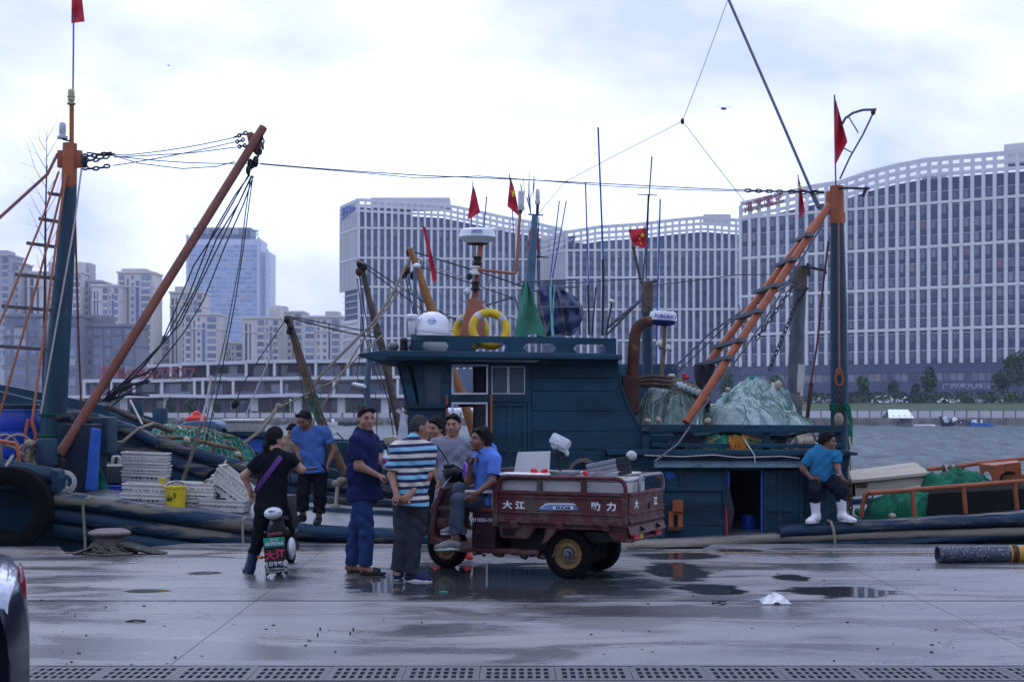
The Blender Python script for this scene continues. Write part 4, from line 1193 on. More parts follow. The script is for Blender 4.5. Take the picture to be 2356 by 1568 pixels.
for r_ in(rect(1131,1143,926,1239),rect(1168,1178,926,1239),rect(1203,1213,926,1239),rect(1143.3,1167.7,926,934),rect(1178.3,1202.7,926,934),rect(1143.3,1167.7,1026,1040),rect(1178.3,1202.7,1026,1040)):
 poly(r_,YW-.002,.02,'door_rail',TEAL,dr,bevel=.003)
for u in(1028,1130.5):poly(rect(u-2.5,u+2.5,908,1035),YW-.05,.03,'door_track',ORANGE,ba,bevel=0)
poly([(954,821),(1239,827),(1239,833),(954,827.5)],YW-.09,.1,'rain_board',FRAMEW,ba)
def after_edge(v):
 return lerp_px([(v_,u_) for u_,v_ in((1419,826),(1429,881),(1443,925),(1465,970),(1519,1034))],v) if v<1034 else 1394
pv=[826,869,899,945,992,1034,1086,1138,1190,1240]
for i,(va,vb) in enumerate(zip(pv,pv[1:])):
 ea=after_edge(va) if va<1034 else 1394;eb=after_edge(vb-.1) if vb<=1034 else 1394
 em=after_edge((va+vb)/2) if vb<=1034 else 1394
 poly([(1223.5,va+.5),(ea,va+.5),(em,(va+vb)/2),(eb,vb-.5),(1223.5,vb-.5)],YW+.004*(i%3),.05,'plank',TEAL,ba,bevel=.004)
poly([(1417,824),(1421,824),(1431,881),(1446,925),(1468,970),(1522,1034),(1517,1034),(1463,971),(1441,926),(1427,882)],YW-.02,.06,'edge_trim',TEAL,ba,bevel=0)
YF=21.5
poly(rect(1055,1100,905,935),YF,.05,'cabin_wall',TEAL,ba)
poly(rect(955,1030,905,1190),YF,.05,'cabin_wall',TEAL,ba)
poly(rect(1190,1400,835,1190),YF+.01,.05,'cabin_wall',TEAL,ba)
poly(rect(955,1400,822,838),YF-.01,.05,'cabin_wall',TEAL,ba)
poly(rect(1088,1100,838,1160),20.9,.05,'cabin_partition',INSIDE,ba)
poly(rect(1094,1128,836,1180),20.2,.04,'cabin_partition',INSIDE,ba)
MB().box(((wx1+P(1400,0,YW).x)/2-.1,20.2,.9),(.05,2.6,2.6)).build('cabin_bulkhead',TEAL,ba,smooth=False)
MB().box((wx1+1.05,20.2,1.0),(.05,2.6,2.6)).build('cabin_bulkhead',TEAL,ba,smooth=False)
MB().box(((wx0+wx1)/2,20.2,-.02),(wx1-wx0,2.6,.05)).build('cabin_floor',DECK,ba,smooth=False)
MB().prism([P(u,v,18.5) for u,v in((822,818),(826,813),(881,805),(1430,815),(1431,826),(905,828),(872,829))],(0,3.3,0)).build('roof',TEAL,ba,bevel=.01,smooth=False)
MB().prism([P(u,v,18.47) for u,v in((888,812),(1432,818),(1432,826.5),(890,821))],(0,.04,0)).build('roof_edge',TEAL,ba,bevel=.006,smooth=False)
holes=[(970,1031),(1088,1163),(1206,1278),(1322,1395)]
for yy,nm in((18.72,'parapet'),(21.3,'parapet')):
 mm=MB()
 def ptop(u):return lerp_px([(940,770),(1420,778)],u)
 def pl(pts):mm.prism([P(u,v,yy*1.0) for u,v in pts],(0,.05,0))
 def vA(u):return ptop(u)+15
 def vB(u):return ptop(u)+35
 def vC(u):return ptop(u)+44
 pl([(945,ptop(945)),(1418,ptop(1418)),(1418,vA(1418)),(945,vA(945))])
 pl([(945,vB(945)),(1418,vB(1418)),(1418,vC(1418)),(945,vC(945))])
 edges=[945]+[x for h in holes for x in h]+[1418]
 for i in range(0,len(edges),2):
  a,b=edges[i],edges[i+1];c=9
  vm=lambda u:(vA(u)+vB(u))/2
  left=[(a+(c if i else 0),vA(a)+.3),];
  L_=[(a+c,vB(a)-.2),(a,vm(a)),(a+c,vA(a)+.2)] if i else[(a,vB(a)-.2),(a,vA(a)+.2)]
  R_=[(b-c,vA(b)+.2),(b,vm(b)),(b-c,vB(b)-.2)] if b!=1418 else[(b,vA(b)+.2),(b,vB(b)-.2)]
  if i:L_=[(a-c+4,vB(a)-.2),(a+2,vm(a)),(a-c+4,vA(a)+.2)]
  if b!=1418:R_=[(b+c-4,vA(b)+.2),(b-2,vm(b)),(b+c-4,vB(b)-.2)]
  pl(L_+R_)
 mm.build(nm,TEAL,ba,smooth=False)
MB().box((P(945,0,18.72).x+.03,20.05,P(0,790,18.72).z),(.05,2.6,.24)).build('parapet',TEAL,ba,smooth=False)
MB().box((P(1418,0,18.72).x-.03,20.05,P(0,797,18.72).z),(.05,2.6,.22)).build('parapet',TEAL,ba,smooth=False)
rt=P(0,808,18.9).z
MB().lathe([(.055,0),(.06,.05),(.05,.06),(.05,.13),(.06,.14),(.04,.18)],12,P(929,808,18.9)).build('navigation_lamp',BLACKIRON,ba)
for u in(905,952):MB().ell(P(u,797,19.0),(.075,.09,.065)).build('horn',GREYPL,ba)
lm=MB();lm.hexa([P(u,v,y) for u,v,y in((911,942,18.6),(936,958,18.6),(937,962,18.6),(912,946,18.6),(917,939,18.85),(941,953,18.85),(941,957,18.85),(917,943,18.85))]);lm.build('flood_lamp',FRAMEW,ba,smooth=False)
line('lamp_bracket',[(930,950,18.75),(944,950,18.82)],.02,RUST,ba)
MB().torus(P(1293,1045,18.74),.055,.018,Matrix.Rotation(R(90),3,'X'),20,6).build('port_ring',BLACKIRON,ba)
for k in range(5):MB().torus(P(1342,1090,18.72-.01*k),.205-.012*k,.011,Matrix.Rotation(R(90),3,'X'),30,5).build('hose_coil',GREYPL if k%2 else RUST,ba)
line('hose_hook',[(1342,1042,18.75),(1342,1100,18.7)],.012,BLACKIRON,ba)
# after house
YH=18.62
poly([(1394,1034),(1520,1034),(1945,1036),(1975,1041),(1972,1047),(1400,1046)],18.5,3.6,'house_roof',TEAL,ba,bevel=.006)
poly([(1400,1046),(1945,1047),(1945,1058),(1400,1058)],YH-.02,.1,'house_fascia',TEAL,ba)
mm=MB();q=[]
for u in(1505,1850):
 for v,y in((1059,YH-.02),(1072,YH-.14),(1075,YH-.14),(1064,YH-.0)):q.append(P(u,v,y))
mm.add(q,[(0,1,5,4),(1,2,6,5),(2,3,7,6),(3,0,4,7),(3,2,1,0),(4,5,6,7)]);mm.build('drip_board',mat('pale_teal_paint',(0.10,0.16,0.19),.5,wear=(.03,.05,.07),wamt=.3),ba,smooth=False)
line('house_wire',[(1483,1047,18.48),(1570,1050,18.48),(1640,1046,18.48),(1700,1052,18.48),(1800,1049,18.48),(1840,1054,18.48)],.008,ROPEW,ba,4)
for i,(va,vb) in enumerate(((1075,1122),(1128,1176),(1177,1208),(1209,1242))):
 poly(rect(1394,1672,va,vb),YH+.02+.003*(i%2),.04,'plank',TEAL,ba,bevel=.003)
for r_ in(rect(1522,1531,1062,1242),rect(1563,1572,1075,1121),rect(1664,1675.5,1062,1242),rect(1531.3,1664,1118,1129)):
 poly(r_,YH-.01,.05,'house_batten',TEAL,ba,bevel=.003)
poly([(1528,1084),(1542,1082),(1552,1088),(1554,1096),(1540,1101),(1529,1096)],YH+.012,.01,'paint_patch',BRIGHTBLUE,ba,bevel=0)
poly(rect(1549,1572,1150,1177),YH-.13,.12,'vent_hood',ORANGE,ba)
mm=MB()
for r_ in(rect(1539,1549,1175,1211),rect(1560,1571,1175,1211),rect(1549.5,1559.5,1175,1184)):mm.prism([P(u,v,YH-.08) for u,v in r_],(0,.07,0))
mm.build('vent_bracket',ORANGE,ba,smooth=False)
poly(rect(1536,1572,1211,1220),YH-.10,.1,'vent_shelf',RUST,ba)
poly(rect(1756,1838,1080,1228),YH+.015,.05,'house_door',TEAL,ba)
dr=ba.children[-1]
for r_ in(rect(1757,1766,1081,1227),rect(1789,1798,1081,1227),rect(1826,1837,1081,1227),rect(1766.3,1788.7,1081,1088),rect(1798.3,1825.7,1081,1088),rect(1766.3,1788.7,1165,1176),rect(1798.3,1825.7,1165,1176)):
 poly(r_,YH-.012,.025,'door_rail',TEAL,dr,bevel=.003)
poly(rect(1838,1850,1062,1235),YH-.01,.06,'house_batten',TEAL,ba)
poly([(1850,1047),(1958,1044),(1955,1060),(1949,1100),(1950,1235),(1850,1235)],YH+.03,.05,'house_wall',TEAL,ba)
poly(rect(1675.5,1756,1062,1082),YH,.05,'door_lintel',TEAL,ba)
for u in(1677,1753):poly(rect(u-1.6,u+1.6,1083,1235),YH+.005,.05,'door_jamb',BRIGHTBLUE,ba,bevel=0)
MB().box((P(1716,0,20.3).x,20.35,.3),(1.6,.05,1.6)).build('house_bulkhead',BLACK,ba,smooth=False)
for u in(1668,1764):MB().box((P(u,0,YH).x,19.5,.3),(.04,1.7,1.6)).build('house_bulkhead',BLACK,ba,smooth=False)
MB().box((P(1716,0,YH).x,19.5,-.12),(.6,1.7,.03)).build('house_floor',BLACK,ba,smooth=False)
MB().box((P(1960,0,YH).x-.05,20.3,.45),(.05,3.2,1.2)).build('house_wall',TEAL,ba,smooth=False)
MB().box((P(1400,0,YH).x,20.3,.45),(.05,3.2,1.2)).build('house_wall',TEAL,ba,smooth=False)
dm=MB();dm.lathe([(.10,0),(.11,.05),(.11,.25),(.10,.3)],14,P(1722,1235,19.2));tag(dm.build('drum',BARREL),'small blue drum standing inside the dark after doorway','drum')
cl=MB();cl.prism([P(u,v,YH-.03) for u,v in((1671,1098),(1677,1120),(1690,1170),(1686,1200),(1680,1215),(1677,1238),(1670,1238),(1669,1160))],(0,.03,0));cl.mi=1
cl.prism([P(u,v,YH-.045) for u,v in((1669,1155),(1673,1170),(1677,1238),(1669,1238))],(0,.012,0))
tag(cl.build('hanging_coat',[CLOTHDARK,mat('red_cloth',(0.42,0.02,0.015),.8)],bevel=.005),'black and red coat hanging at the edge of the after doorway','coat')
for r_ in(rect(1476,1944,975.5,993),rect(1500,1944,1019,1028)):
 poly([(r_[0][0],r_[0][1]),(r_[1][0],r_[1][1]+2),(r_[2][0],r_[2][1]+2),(r_[3][0],r_[3][1])],18.66,.06,'roof_rail',TEAL,ba)
for u in(1487,1565,1763,1926):poly(rect(u-9,u+9,990,1040),18.73,.07,'rail_post',TEAL,ba)
poly([(1540,993),(1590,993),(1620,1019),(1580,1019)],18.9,.03,'rail_board',CLOTHDARK,ba)
poly(rect(1700,1944,978,990),21.9,.06,'roof_rail',TEAL,ba)
poly(rect(1476,1944,1000,1012),21.9,.06,'roof_rail',TEAL,ba)
poly([(1765,908),(1830,905),(1846,925),(1832,948),(1836,968),(1770,972),(1792,945)],21.2,.08,'fish_board',mat('grey_board',(.12,.12,.13),.7,wear=(.04,.04,.04)),ba)
def bitt(u0,u1,v0,v1,Y,parent,m_=TEAL):
 c=P((u0+u1)/2,v1,Y);r=(u1-u0)/2*Y/FPX;h=(v1-v0)*Y/FPX
 return MB().lathe([(r*.96,0),(r,.03),(r,h-.03),(r*.93,h)],14,c).build('bitt',m_,parent)
bitt(84,132,1008,1068,18.6,ba,TEALMAST)
MB().prism([P(u,v,18.45) for u,v in((1874,1108),(1905,1108),(1908,1208),(1872,1208))],(0,.2,0)).build('quarter_post',TEAL,ba,bevel=.02,smooth=False)
mm=MB();mm.prism([P(u,v,19.2) for u,v in((1432,862),(1470,865),(1471,950),(1440,950))],(0,.25,0));mm.build('funnel_casing',RUST,ba,bevel=.01,smooth=False)
MB().tube([P(u,v,19.3) for u,v in((1452,955),(1455,870),(1459,800),(1461,770),(1466,754),(1477,744),(1488,740),(1500,738))],[.085,.085,.082,.08,.08,.078,.074,.07],14).build('funnel_pipe',RUST,ba)
MB().tube([P(1931,1045,20.4),P(1931,900,20.4),P(1929,700,20.4),P(1926,500,20.4)],[.125,.125,.12,.095],16).build('mast',TEALMAST,ba)
MB().tube([P(1926,515,20.4),P(1925,428,20.4)],[.105,.10],16).build('mast_cap',ORANGE,ba)
MB().box(P(1908,466,20.4),(.10,.05,.32)).build('mast_lug',ORANGE,ba,bevel=.01)
MB().box(P(1939,500,20.4),(.07,.05,.14)).build('mast_lug',ORANGE,ba,bevel=.01)
line('davit',[(1932,412,20.4),(1955,362,20.35),(1985,310,20.3),(2008,262,20.2)],.014,GREYPOLE,ba)
line('davit',[(1935,290,20.4),(1945,272,20.4),(1962,260,20.35),(1985,253,20.3),(2016,252,20.2)],.02,GREYPOLE,ba)
for a,b in(((1952,268,20.35),(1975,306,20.3)),((1940,340,20.4),(1962,352,20.35))):line('davit_strut',[a,b],.01,GREYPOLE,ba)
MB().ell(P(2009,258,20.2),(.035,.03,.045)).build('davit_block',RUST,ba)
line('mast_arm',[(1930,432,20.3),(2000,434,20.0)],.018,BLACKIRON,ba);line('mast_arm',[(1993,430,20.0),(1985,452,20.0)],.025,BLACKIRON,ba)
line('halyard',[(1929,511,20.25),(1930,700,20.22),(1931,862,20.2)],.014,ORANGEROPE,ba)
def hook(p,s,parent):
 mm=MB();c=Vector(p)
 mm.tube([c+V3(-.02*s,0,.16*s),c+V3(-.055*s,0,0),c+V3(-.04*s,0,-.07*s),c+V3(0,0,-.09*s),c+V3(.04*s,0,-.07*s),c+V3(.055*s,0,0),c+V3(.01*s,0,.16*s)],.018*s,6)
 return mm.build('rope_thimble',ORANGE,parent)
hook(P(1931,872,20.2),1.0,ba)
def chain(a,b,parent,link_l=.07,r=.011,m_=BLACKIRON,sag=0.0):
 a,b=Vector(a),Vector(b);L=(b-a).length;n=max(2,int(L/(link_l*.72)))
 mm=MB()
 for i in range(n):
  t=(i+.5)/n;c=a.lerp(b,t)-V3(0,0,sag*4*t*(1-t));d=(b-a).normalized()
  x,y,z=frame_from(d)
  w=x if i%2 else y;pts=[]
  for k in range(8):
   an=2*math.pi*k/8
   pts.append(c+d*(math.cos(an)*link_l*.5)+w*(math.sin(an)*link_l*.27))
  mm.tube(pts,r,4,closed=True)
 return mm.build('chain',m_,parent)
chain(P(1931,888,20.2),P(1931,960,20.15),ba,.08,.012,RUST)
MB().ell(P(1930,965,20.15),(.07,.06,.10)).build('rope_knot',ROPE,ba)
for k in range(4):MB().torus(P(1931,930+4*k,20.4),.132,.014,None,18,5).build('rope_turn',NETDARKG,ba)
for k in range(3):line('rope_tail',[(1948+k*3,935,20.25),(1956+k*2,970,20.1),(1955+k*2,1000,20.0),(1952+k*3,1015+5*k,20.0)],.016,NETDARKG,ba)
line('rope_tail',[(1954,1005,19.9),(1958,1030,19.5),(1952,1080,18.5),(1955,1130,18.4),(1950,1180,18.4)],.014,ROPE,ba)
chain(P(1955,1105,18.4),P(1958,1195,18.35),ba,.08,.013,RUST)
line('stay',[(1906,555,20.5),(1893,660,20.5),(1880,790,20.5),(1866,880,20.5),(1856,965,20.5)],.016,REDROPE,ba)
line('turnbuckle',[(1866,880,20.5),(1857,962,20.5)],.03,RUST,ba)
a0,a1=P(1578,972,18.75),P(1908,472,20.2)
b0,b1=P(1604,868,19.6),P(1896,488,20.45)
MB().tube([a0,a1],.055,10).build('ladder_pole',ORANGE,ba);MB().tube([b0,b1],.05,10).build('ladder_pole',ORANGE,ba)
for u,v in((1837,555),(1797,614),(1754,676),(1711,735),(1668,801),(1636,840)):
 k=(v-472)/(972-472);k2=(v-488+6)/(868-488)
 pa=a1.lerp(a0,k);pb=b1.lerp(b0,k2)
 dd=(pb-pa).normalized()
 MB().bar(pa-dd*.13+V3(0,0,.05),pb+dd*.12+V3(0,0,.05),.12,.05).build('ladder_rung',mat('grey_rung_board',(.10,.105,.12),.7,wear=(.03,.03,.035)) if u==1837 else bpy.data.materials['grey_rung_board'],ba,smooth=False)
line('ladder_rope',[(1890,520,20.2),(1760,735,19.7),(1640,905,19.0),(1560,1020,18.5),(1505,1062,18.3)],.014,GREYWIRE,ba)
rag=MB();rag.sheet([[P(u+5*math.sin(j*1.3+u),v,19.5+.08*math.sin(u*.3+j)) for u,v in zip((1596+j*2,1606,1618,1630,1642-j*3),(838+j*22+(j*7)%5,)*5)] for j in range(6)])
tag(rag.build('hanging_rag',CLOTHDARK),'dark grey cloth hanging below the orange ladder poles','cloth')
line('long_whip',[(1870,446,20.6),(1790,260,20.9),(1674,-6,21.5)],.022,GREYPOLE,ba,8)
line('whip_foot',[(1866,440,20.6),(1884,478,20.5)],.035,GREYPOLE,ba)
nd=(1570,279,22)
MB().ell(P(*nd),(.03,.03,.05)).build('kite_block',WIRE,ba)
for pts in([(1676,-4,21.6),(1620,150,21.8),nd],[nd,(1440,345,22.5),(1300,418,23),(1240,490,23.5)],[nd,(1640,370,22),(1712,462,22)]):
 line('kite_line',pts,.0055,GREYWIRE,ba,4)
# fore mast, boom, rigging
MB().tube([P(117,1150,19.7),P(121,1000,19.7),P(137,760,19.7),P(153,560,19.7),P(160,425,19.7)],[.185,.18,.155,.12,.10],18).build('mast',TEALMAST,ba)
MB().tube([P(159,432,19.7),P(161,330,19.7)],[.105,.098],16).build('mast_cap',ORANGE,ba)
MB().box(P(141,366,19.7),(.10,.07,.24)).build('mast_lug',ORANGE,ba,bevel=.012)
MB().box(P(181,366,19.7),(.10,.07,.24)).build('mast_lug',ORANGE,ba,bevel=.012)
line('topmast',[(165,332,19.7),(165,238,19.7)],.032,ORANGE,ba,10)
MB().lathe([(.055,0),(.065,.02),(.03,.04),(.05,.06),(.05,.10),(.06,.11),(.045,.12),(.05,.15),(.045,.20),(.02,.22)],12,P(164,241,19.7)).build('masthead_lamp',mat('lamp_yellow_glass',(.35,.34,.18),.3,bump=0),ba)
MB().lathe([(.07,0),(.075,.03),(.04,.04),(.045,.08),(.05,.1),(.045,.2),(.03,.22)],12,P(144,319,19.6)).build('deck_lamp',FRAMEW,ba)
line('lamp_bracket',[(144,320,19.6),(163,325,19.7)],.014,BLACKIRON,ba)
RUNG=mat('grey_step_board',(.075,.07,.08),.7,var=.3,scale=8)
for(ua,va),(ub,vb) in(((112,445),(142,449)),((90,503),(134,510)),((62,559),(128,568)),((35,631),(122,640)),((5,704),(116,713)),((-20,795),(108,804))):
 MB().bar(P(ua,va,19.65),P(ub,vb,19.65),.05,.045).build('mast_step',RUNG,ba,smooth=False)
for pts,r_,m_ in(([(133,354,19.6),(110,400,19.3),(0,500,18.0),(-60,555,17.4)],.022,REDROPE),([(135,395,19.6),(92,518,19.4),(0,742,19.0),(-20,795,19.0)],.016,ORANGEROPE),([(150,400,19.6),(122,518,19.5),(55,760,19.3),(0,948,19.2),(-6,970,19.2)],.017,ORANGEROPE),([(152,400,19.55),(135,518,19.4),(103,760,19.2),(72,982,19.0)],.018,ORANGEROPE),([(108,380,19.8),(104,518,19.9),(102,700,19.9),(98,930,20.0)],.011,WIRE),([(173,500,19.6),(180,760,19.7),(187,940,19.8)],.015,REDROPE),([(188,385,19.6),(171,518,19.5),(128,760,19.45),(94,950,19.4)],.013,ROPEW)):
 line('stay',pts,r_,m_,ba)
hook(P(70,1000,18.95),1.3,ba)
chain(P(70,1012,18.95),P(69,1035,18.9),ba,.07,.011)
for v in(952,1000):
 for k in range(2):MB().torus(P(121,v+3*k,19.7),.19,.008,None,20,4).build('rope_turn',NETDARKG,ba)
bo=MB();bo.tube([P(137,1045,18.9),P(606,293,20.6)],[.066,.062],14);bo.build('boom',RUSTBOOM,ba)
MB().prism([P(u,v,20.55) for u,v in((566,306),(578,302),(602,318),(598,348),(588,356),(574,340))],(0,.1,0)).build('boom_head',RUSTBOOM,ba,bevel=.012)
for a,b,sg in(((568,305,20.6),(540,316,20.4),.0),((562,320,20.6),(543,326,20.4),.01),((566,334,20.6),(548,338,20.4),.0),((603,310,20.55),(605,345,20.5),-.02),((600,345,20.55),(583,385,20.5),.0),((190,358,19.65),(255,350,19.7),.02),((192,368,19.65),(262,352,19.7),.04),((190,385,19.65),(252,380,19.7),.03)):
 chain(P(*a),P(*b),ba,.085,.013,BLACKIRON,sg)
for c,s in(((576,378,20.5),1),((588,372,20.5),1),((571,392,20.45),.8)):MB().ell(P(*c),(.045*s,.05,.085*s)).build('pulley_block',BLACKIRON,ba)
MB().ell(P(195,372,19.65),(.04,.04,.09)).build('pulley_block',BLACKIRON,ba)
for pts,sg in(([(540,316,20.5),(285,357,19.9)],.03),([(543,326,20.5),(260,381,19.8)],.02),([(548,338,20.5),(440,352,20.2),(262,362,19.8)],.0),([(285,357,19.9),(200,352,19.7)],0),([(200,350,19.7),(570,376,20.6)],.05),([(262,358,19.8),(320,376,20),(420,388,20.2),(500,383,20.4),(540,372,20.5)],0)):
 line('rigging_wire',pts,.0075,GREYWIRE,ba,4,sg)
line('triatic_wire',[(596,376,20.6),(700,385,20.6),(820,394,20.6),(975,404,20.6),(1200,413,20.6),(1420,424,20.6),(1620,434,20.6),(1800,440,20.6),(1895,440,20.5)],.0075,WIRE,ba,4)
line('triatic_wire',[(600,378,20.65),(740,390,20.65),(860,400,20.65),(960,410,20.65),(1100,405,20.65),(1250,416,20.65),(1400,428,20.65),(1560,436,20.65),(1700,440,20.65),(1890,442,20.55)],.006,WIRE,ba,4)
chain(P(1715,438,20.55),P(1800,441,20.55),ba,.10,.008);chain(P(1815,441,20.5),P(1895,443,20.45),ba,.10,.010)
for pts in([(575,402,20.5),(540,450,20.4),(488,540,20.2),(430,690,19.9),(372,790,19.7),(300,865,19.5),(243,920,19.4)],[(580,404,20.5),(548,470,20.4),(500,545,20.2),(452,660,20),(400,760,19.8),(330,842,19.6),(250,925,19.4)],[(578,405,20.5),(520,530,20.3),(470,632,20.0),(415,745,19.8),(352,812,19.6),(262,900,19.4)],[(572,402,20.5),(505,520,20.3),(446,610,20),(392,740,19.8),(368,795,19.7),(270,912,19.4)],[(583,405,20.5),(560,470,20.4),(520,560,20.3),(468,690,20.1),(425,762,19.9),(340,868,19.6),(255,935,19.4)]):
 line('boom_fall',pts,.0105,WIRE,ba,5)
for pts,r_,m_ in(([(577,405,20.5),(566,480,20.5),(552,600,20.5),(520,770,20.5),(487,910,20.5),(465,1010,20.5)],.009,GREYWIRE),([(582,405,20.5),(573,470,20.6),(560,570,20.8),(540,700,21),(505,880,21.2),(470,1030,21.4)],.009,WIRE),([(487,863,20.3),(475,925,20.2),(463,970,20.0)],.018,ROPEW),([(463,970,20.0),(440,1050,19.7),(419,1110,19.5)],.03,DARKPOLE)):
 line('rope',pts,r_,m_,ba,6)
rg=MB();rng=random.Random(3)
for i in range(14):
 a=P(243+rng.uniform(-8,8),918+rng.uniform(-6,6),19.35);b=P(300+rng.uniform(-50,60),880+rng.uniform(-40,30),19.3)
 rg.tube([a,a.lerp(b,.5)+V3(0,-.05,.05),b],rng.uniform(.006,.014),4)
tag(rg.build('rope_bundle',CLOTHDARK,ba),kind='stuff')
MB().tube([P(u,v,18.35) for u,v in((-120,1002),(0,1014),(36,1020),(40,1026),(45,1062))],.027,8).build('grab_rail',ORANGE,ba)
MB().prism([P(u,v,19.0) for u,v in((139,975),(212,975),(196,1132),(136,1132))],(0,.9,0)).build('deck_locker',mat('dark_locker_paint',(0.006,0.014,0.03),.6,wear=(.02,.04,.06),wamt=.3),ba,bevel=.01,smooth=False)
lf=poly([(209,984),(229,988),(221,1128),(195,1126)],18.9,.08,'locker_leaf',BRIGHTBLUE,ba)
for r_ in([(217,990),(224,992),(222,1050),(213,1048)],[(211,1058),(221,1060),(217,1118),(206,1116)]):poly(r_,18.895,.01,'leaf_batten',BRIGHTBLUE,lf,bevel=.004)
MB().box(P(185,1000,19.8),(.9,.5,.5)).build('hatch',TEAL,ba,bevel=.02)
MB().prism([P(u,v,18.75) for u,v in((124,1062),(140,1052),(150,1058),(146,1090),(138,1126),(118,1128),(120,1090))],(0,.12,0)).build('boom_heel',BLACKIRON,ba,bevel=.015)
strake([(585,1158),(907,1176),(1040,1182)],.16,.12,'coaming',TEAL,ba,20.3,seed=21)
strake([(590,1133),(907,1150),(1040,1156)],.1,.12,'coaming',TEALLOG,ba,21.0,seed=22)
YR=18.35
MB().tube([P(u,v,YR) for u,v in((1981,1190),(1985,1160),(1990,1138),(1996,1134),(2150,1122),(2356,1106),(2600,1088))],.03,8).build('stern_rail',ORANGE,ba)
for u,va,vb,du in((2099,1126,1187,5),(2216,1117,1180,6),(2334,1108,1170,6),(2450,1099,1160,6)):line('rail_stanchion',[(u,va,YR),(u+du,vb,YR)],.03,ORANGE,ba,8)
MB().tube([P(u,v,21.5) for u,v in((2133,1079),(2200,1073),(2258,1064),(2500,1040))],.032,8).build('stern_rail',ORANGE,ba)
line('rail_stanchion',[(2175,1075,21.5),(2175,1110,21.5)],.02,RUST,ba);line('rail_stanchion',[(2216,1070,21.5),(2216,1105,21.5)],.02,RUST,ba)
for k in range(5):MB().torus(P(2170+k*8,1082,21.45),.085,.011,Matrix.Rotation(R(90),3,'X')@Matrix.Rotation(R(70),3,'Y'),16,5).build('rope_coil',ROPEW if k%2 else NETDARKG,ba)
wb=MB()
def plate_hole(p00,p10,p11,p01,hc,hr,hrz):
 """quad with an elliptical hole (hc in 0..1 coordinates)"""
 n=24;q=lambda s,t:(p00*(1-s)+p10*s)*(1-t)+(p01*(1-s)+p11*s)*t
 outer,inner=[],[]
 for i in range(n):
  a=2*math.pi*i/n;c,s_=math.cos(a),math.sin(a);k=.5/max(abs(c),abs(s_))
  outer.append(q(.5+c*k,.5+s_*k));inner.append(q(hc[0]+c*hr,hc[1]+s_*hrz))
 wb.add(outer+inner,[(i,(i+1)%n,n+(i+1)%n,n+i) for i in range(n)])
W_={k:P(u,v,y) for k,(u,v,y) in{'a':(2252,1066,20.7),'b':(2286,1070,19.9),'c':(2348,1062,19.7),'d':(2338,1058,20.6),'e':(2258,1112,20.7),'f':(2290,1118,19.9),'g':(2352,1112,19.7)}.items()}
plate_hole(W_['e'],W_['f'],W_['b'],W_['a'],(.5,.35),.28,.32)
plate_hole(W_['f'],W_['g'],W_['c'],W_['b'],(.52,.28),.35,.36)
wb.add([W_['a'],W_['b'],W_['c'],W_['d']],[(0,1,2,3)])
wb.build('winch_box',ORANGE,ba,smooth=False)
MB().box(P(2312,1100,20.5),(.28,.1,.3)).build('winch_core',BLACK,ba)
line('winch_drum',[(2310,1103,20.0),(2400,1098,19.6)],.065,ORANGEPOLE,ba,12)
MB().prism([P(1952,1082,21.6),P(2105,1062,21.6),P(2138,1086,19.9),P(1960,1104,19.9)],(0,0,-.04)).build('hold_lid',PLY,ba,smooth=False)
MB().prism([P(1960,1105,19.95),P(2136,1088,19.95),P(2134,1112,19.95),P(1962,1142,19.95)],(0,.06,0)).build('hold_side',PLY,ba,smooth=False)
MB().prism([P(1952,1082,21.6),P(1960,1105,19.95),P(1962,1142,19.95),P(1954,1120,21.6)],(.04,0,0)).build('hold_side',PLY,ba,smooth=False)
MB().box(P(1984,1114,19.93),(.14,.03,.06)).build('lid_hinge',RUST,ba)
MB().sheet([[P(2128+3,1184,18.6),P(2356,1172,18.6),P(2600,1160,18.6)],[P(2136,1135,18.7),P(2356,1124,18.7),P(2600,1112,18.7)],[P(2146,1118,18.85),P(2356,1112,18.85),P(2600,1100,18.85)],[P(2190,1122,19.4),P(2356,1118,19.4),P(2600,1106,19.4)]]).build('rubber_screen',RUBBERMAT,ba)
line('cord',[(1992,1186,18.3),(2003,1160,18.25),(2008,1140,18.3),(1998,1132,18.3),(1994,1150,18.3),(2004,1190,18.3)],.012,WIRE,ba)
# gear on the wheelhouse roof (parts of the moored boat)
YT=19.6
MB().prism([P(u,v,YT) for u,v in((1078,686),(1112,690),(1116,775),(1056,775))],(0,.26,0)).build('radar_pylon',PYLON,ba,bevel=.012,smooth=False)
MB().tube([P(1092,688,YT+.1),P(1096,650,YT+.1),P(1102,605,YT+.1),P(1106,560,YT+.1)],[.05,.045,.04,.04],12).build('radar_pole',PYLON,ba)
for u,v in((1098,600),(1093,622),(1094,658)):MB().lathe([(.06,0),(.065,.03),(.05,.04),(.05,.09),(.065,.1),(.065,.12)],12,P(u,v+10,YT+.02)).build('signal_lamp',BLACKIRON if v!=622 else DIRTYW,ba)
MB().ell(P(1080,636,YT),(.04,.04,.05)).build('signal_lamp',BLACKIRON,ba)
MB().ell(P(1075,672,YT),(.05,.05,.05)).build('search_lamp',FRAMEW,ba)
rc=P(1098,545,YT+.1)
rd=MB().lathe([(.10,-.095),(.155,-.09),(.17,-.07),(.235,-.03),(.256,-.005),(.252,.0),(.246,.05),(.238,.085),(.20,.108),(.1,.118),(.01,.12)],36,rc).build('radar_scanner',WHITEP,ba)
MB().lathe([(.11,-.108),(.15,-.097),(.15,-.09)],24,rc).build('scanner_base',RUST,rd)
pm=MB();pm.sheet([[rc+V3(.249*math.sin(a),-.249*math.cos(a),z) for a in[(-.3+.6*i/8) for i in range(9)]] for z in(.012,.068)])
pm.build('badge',mat('badge_blue',(.05,.10,.36),.4,bump=0),rd)
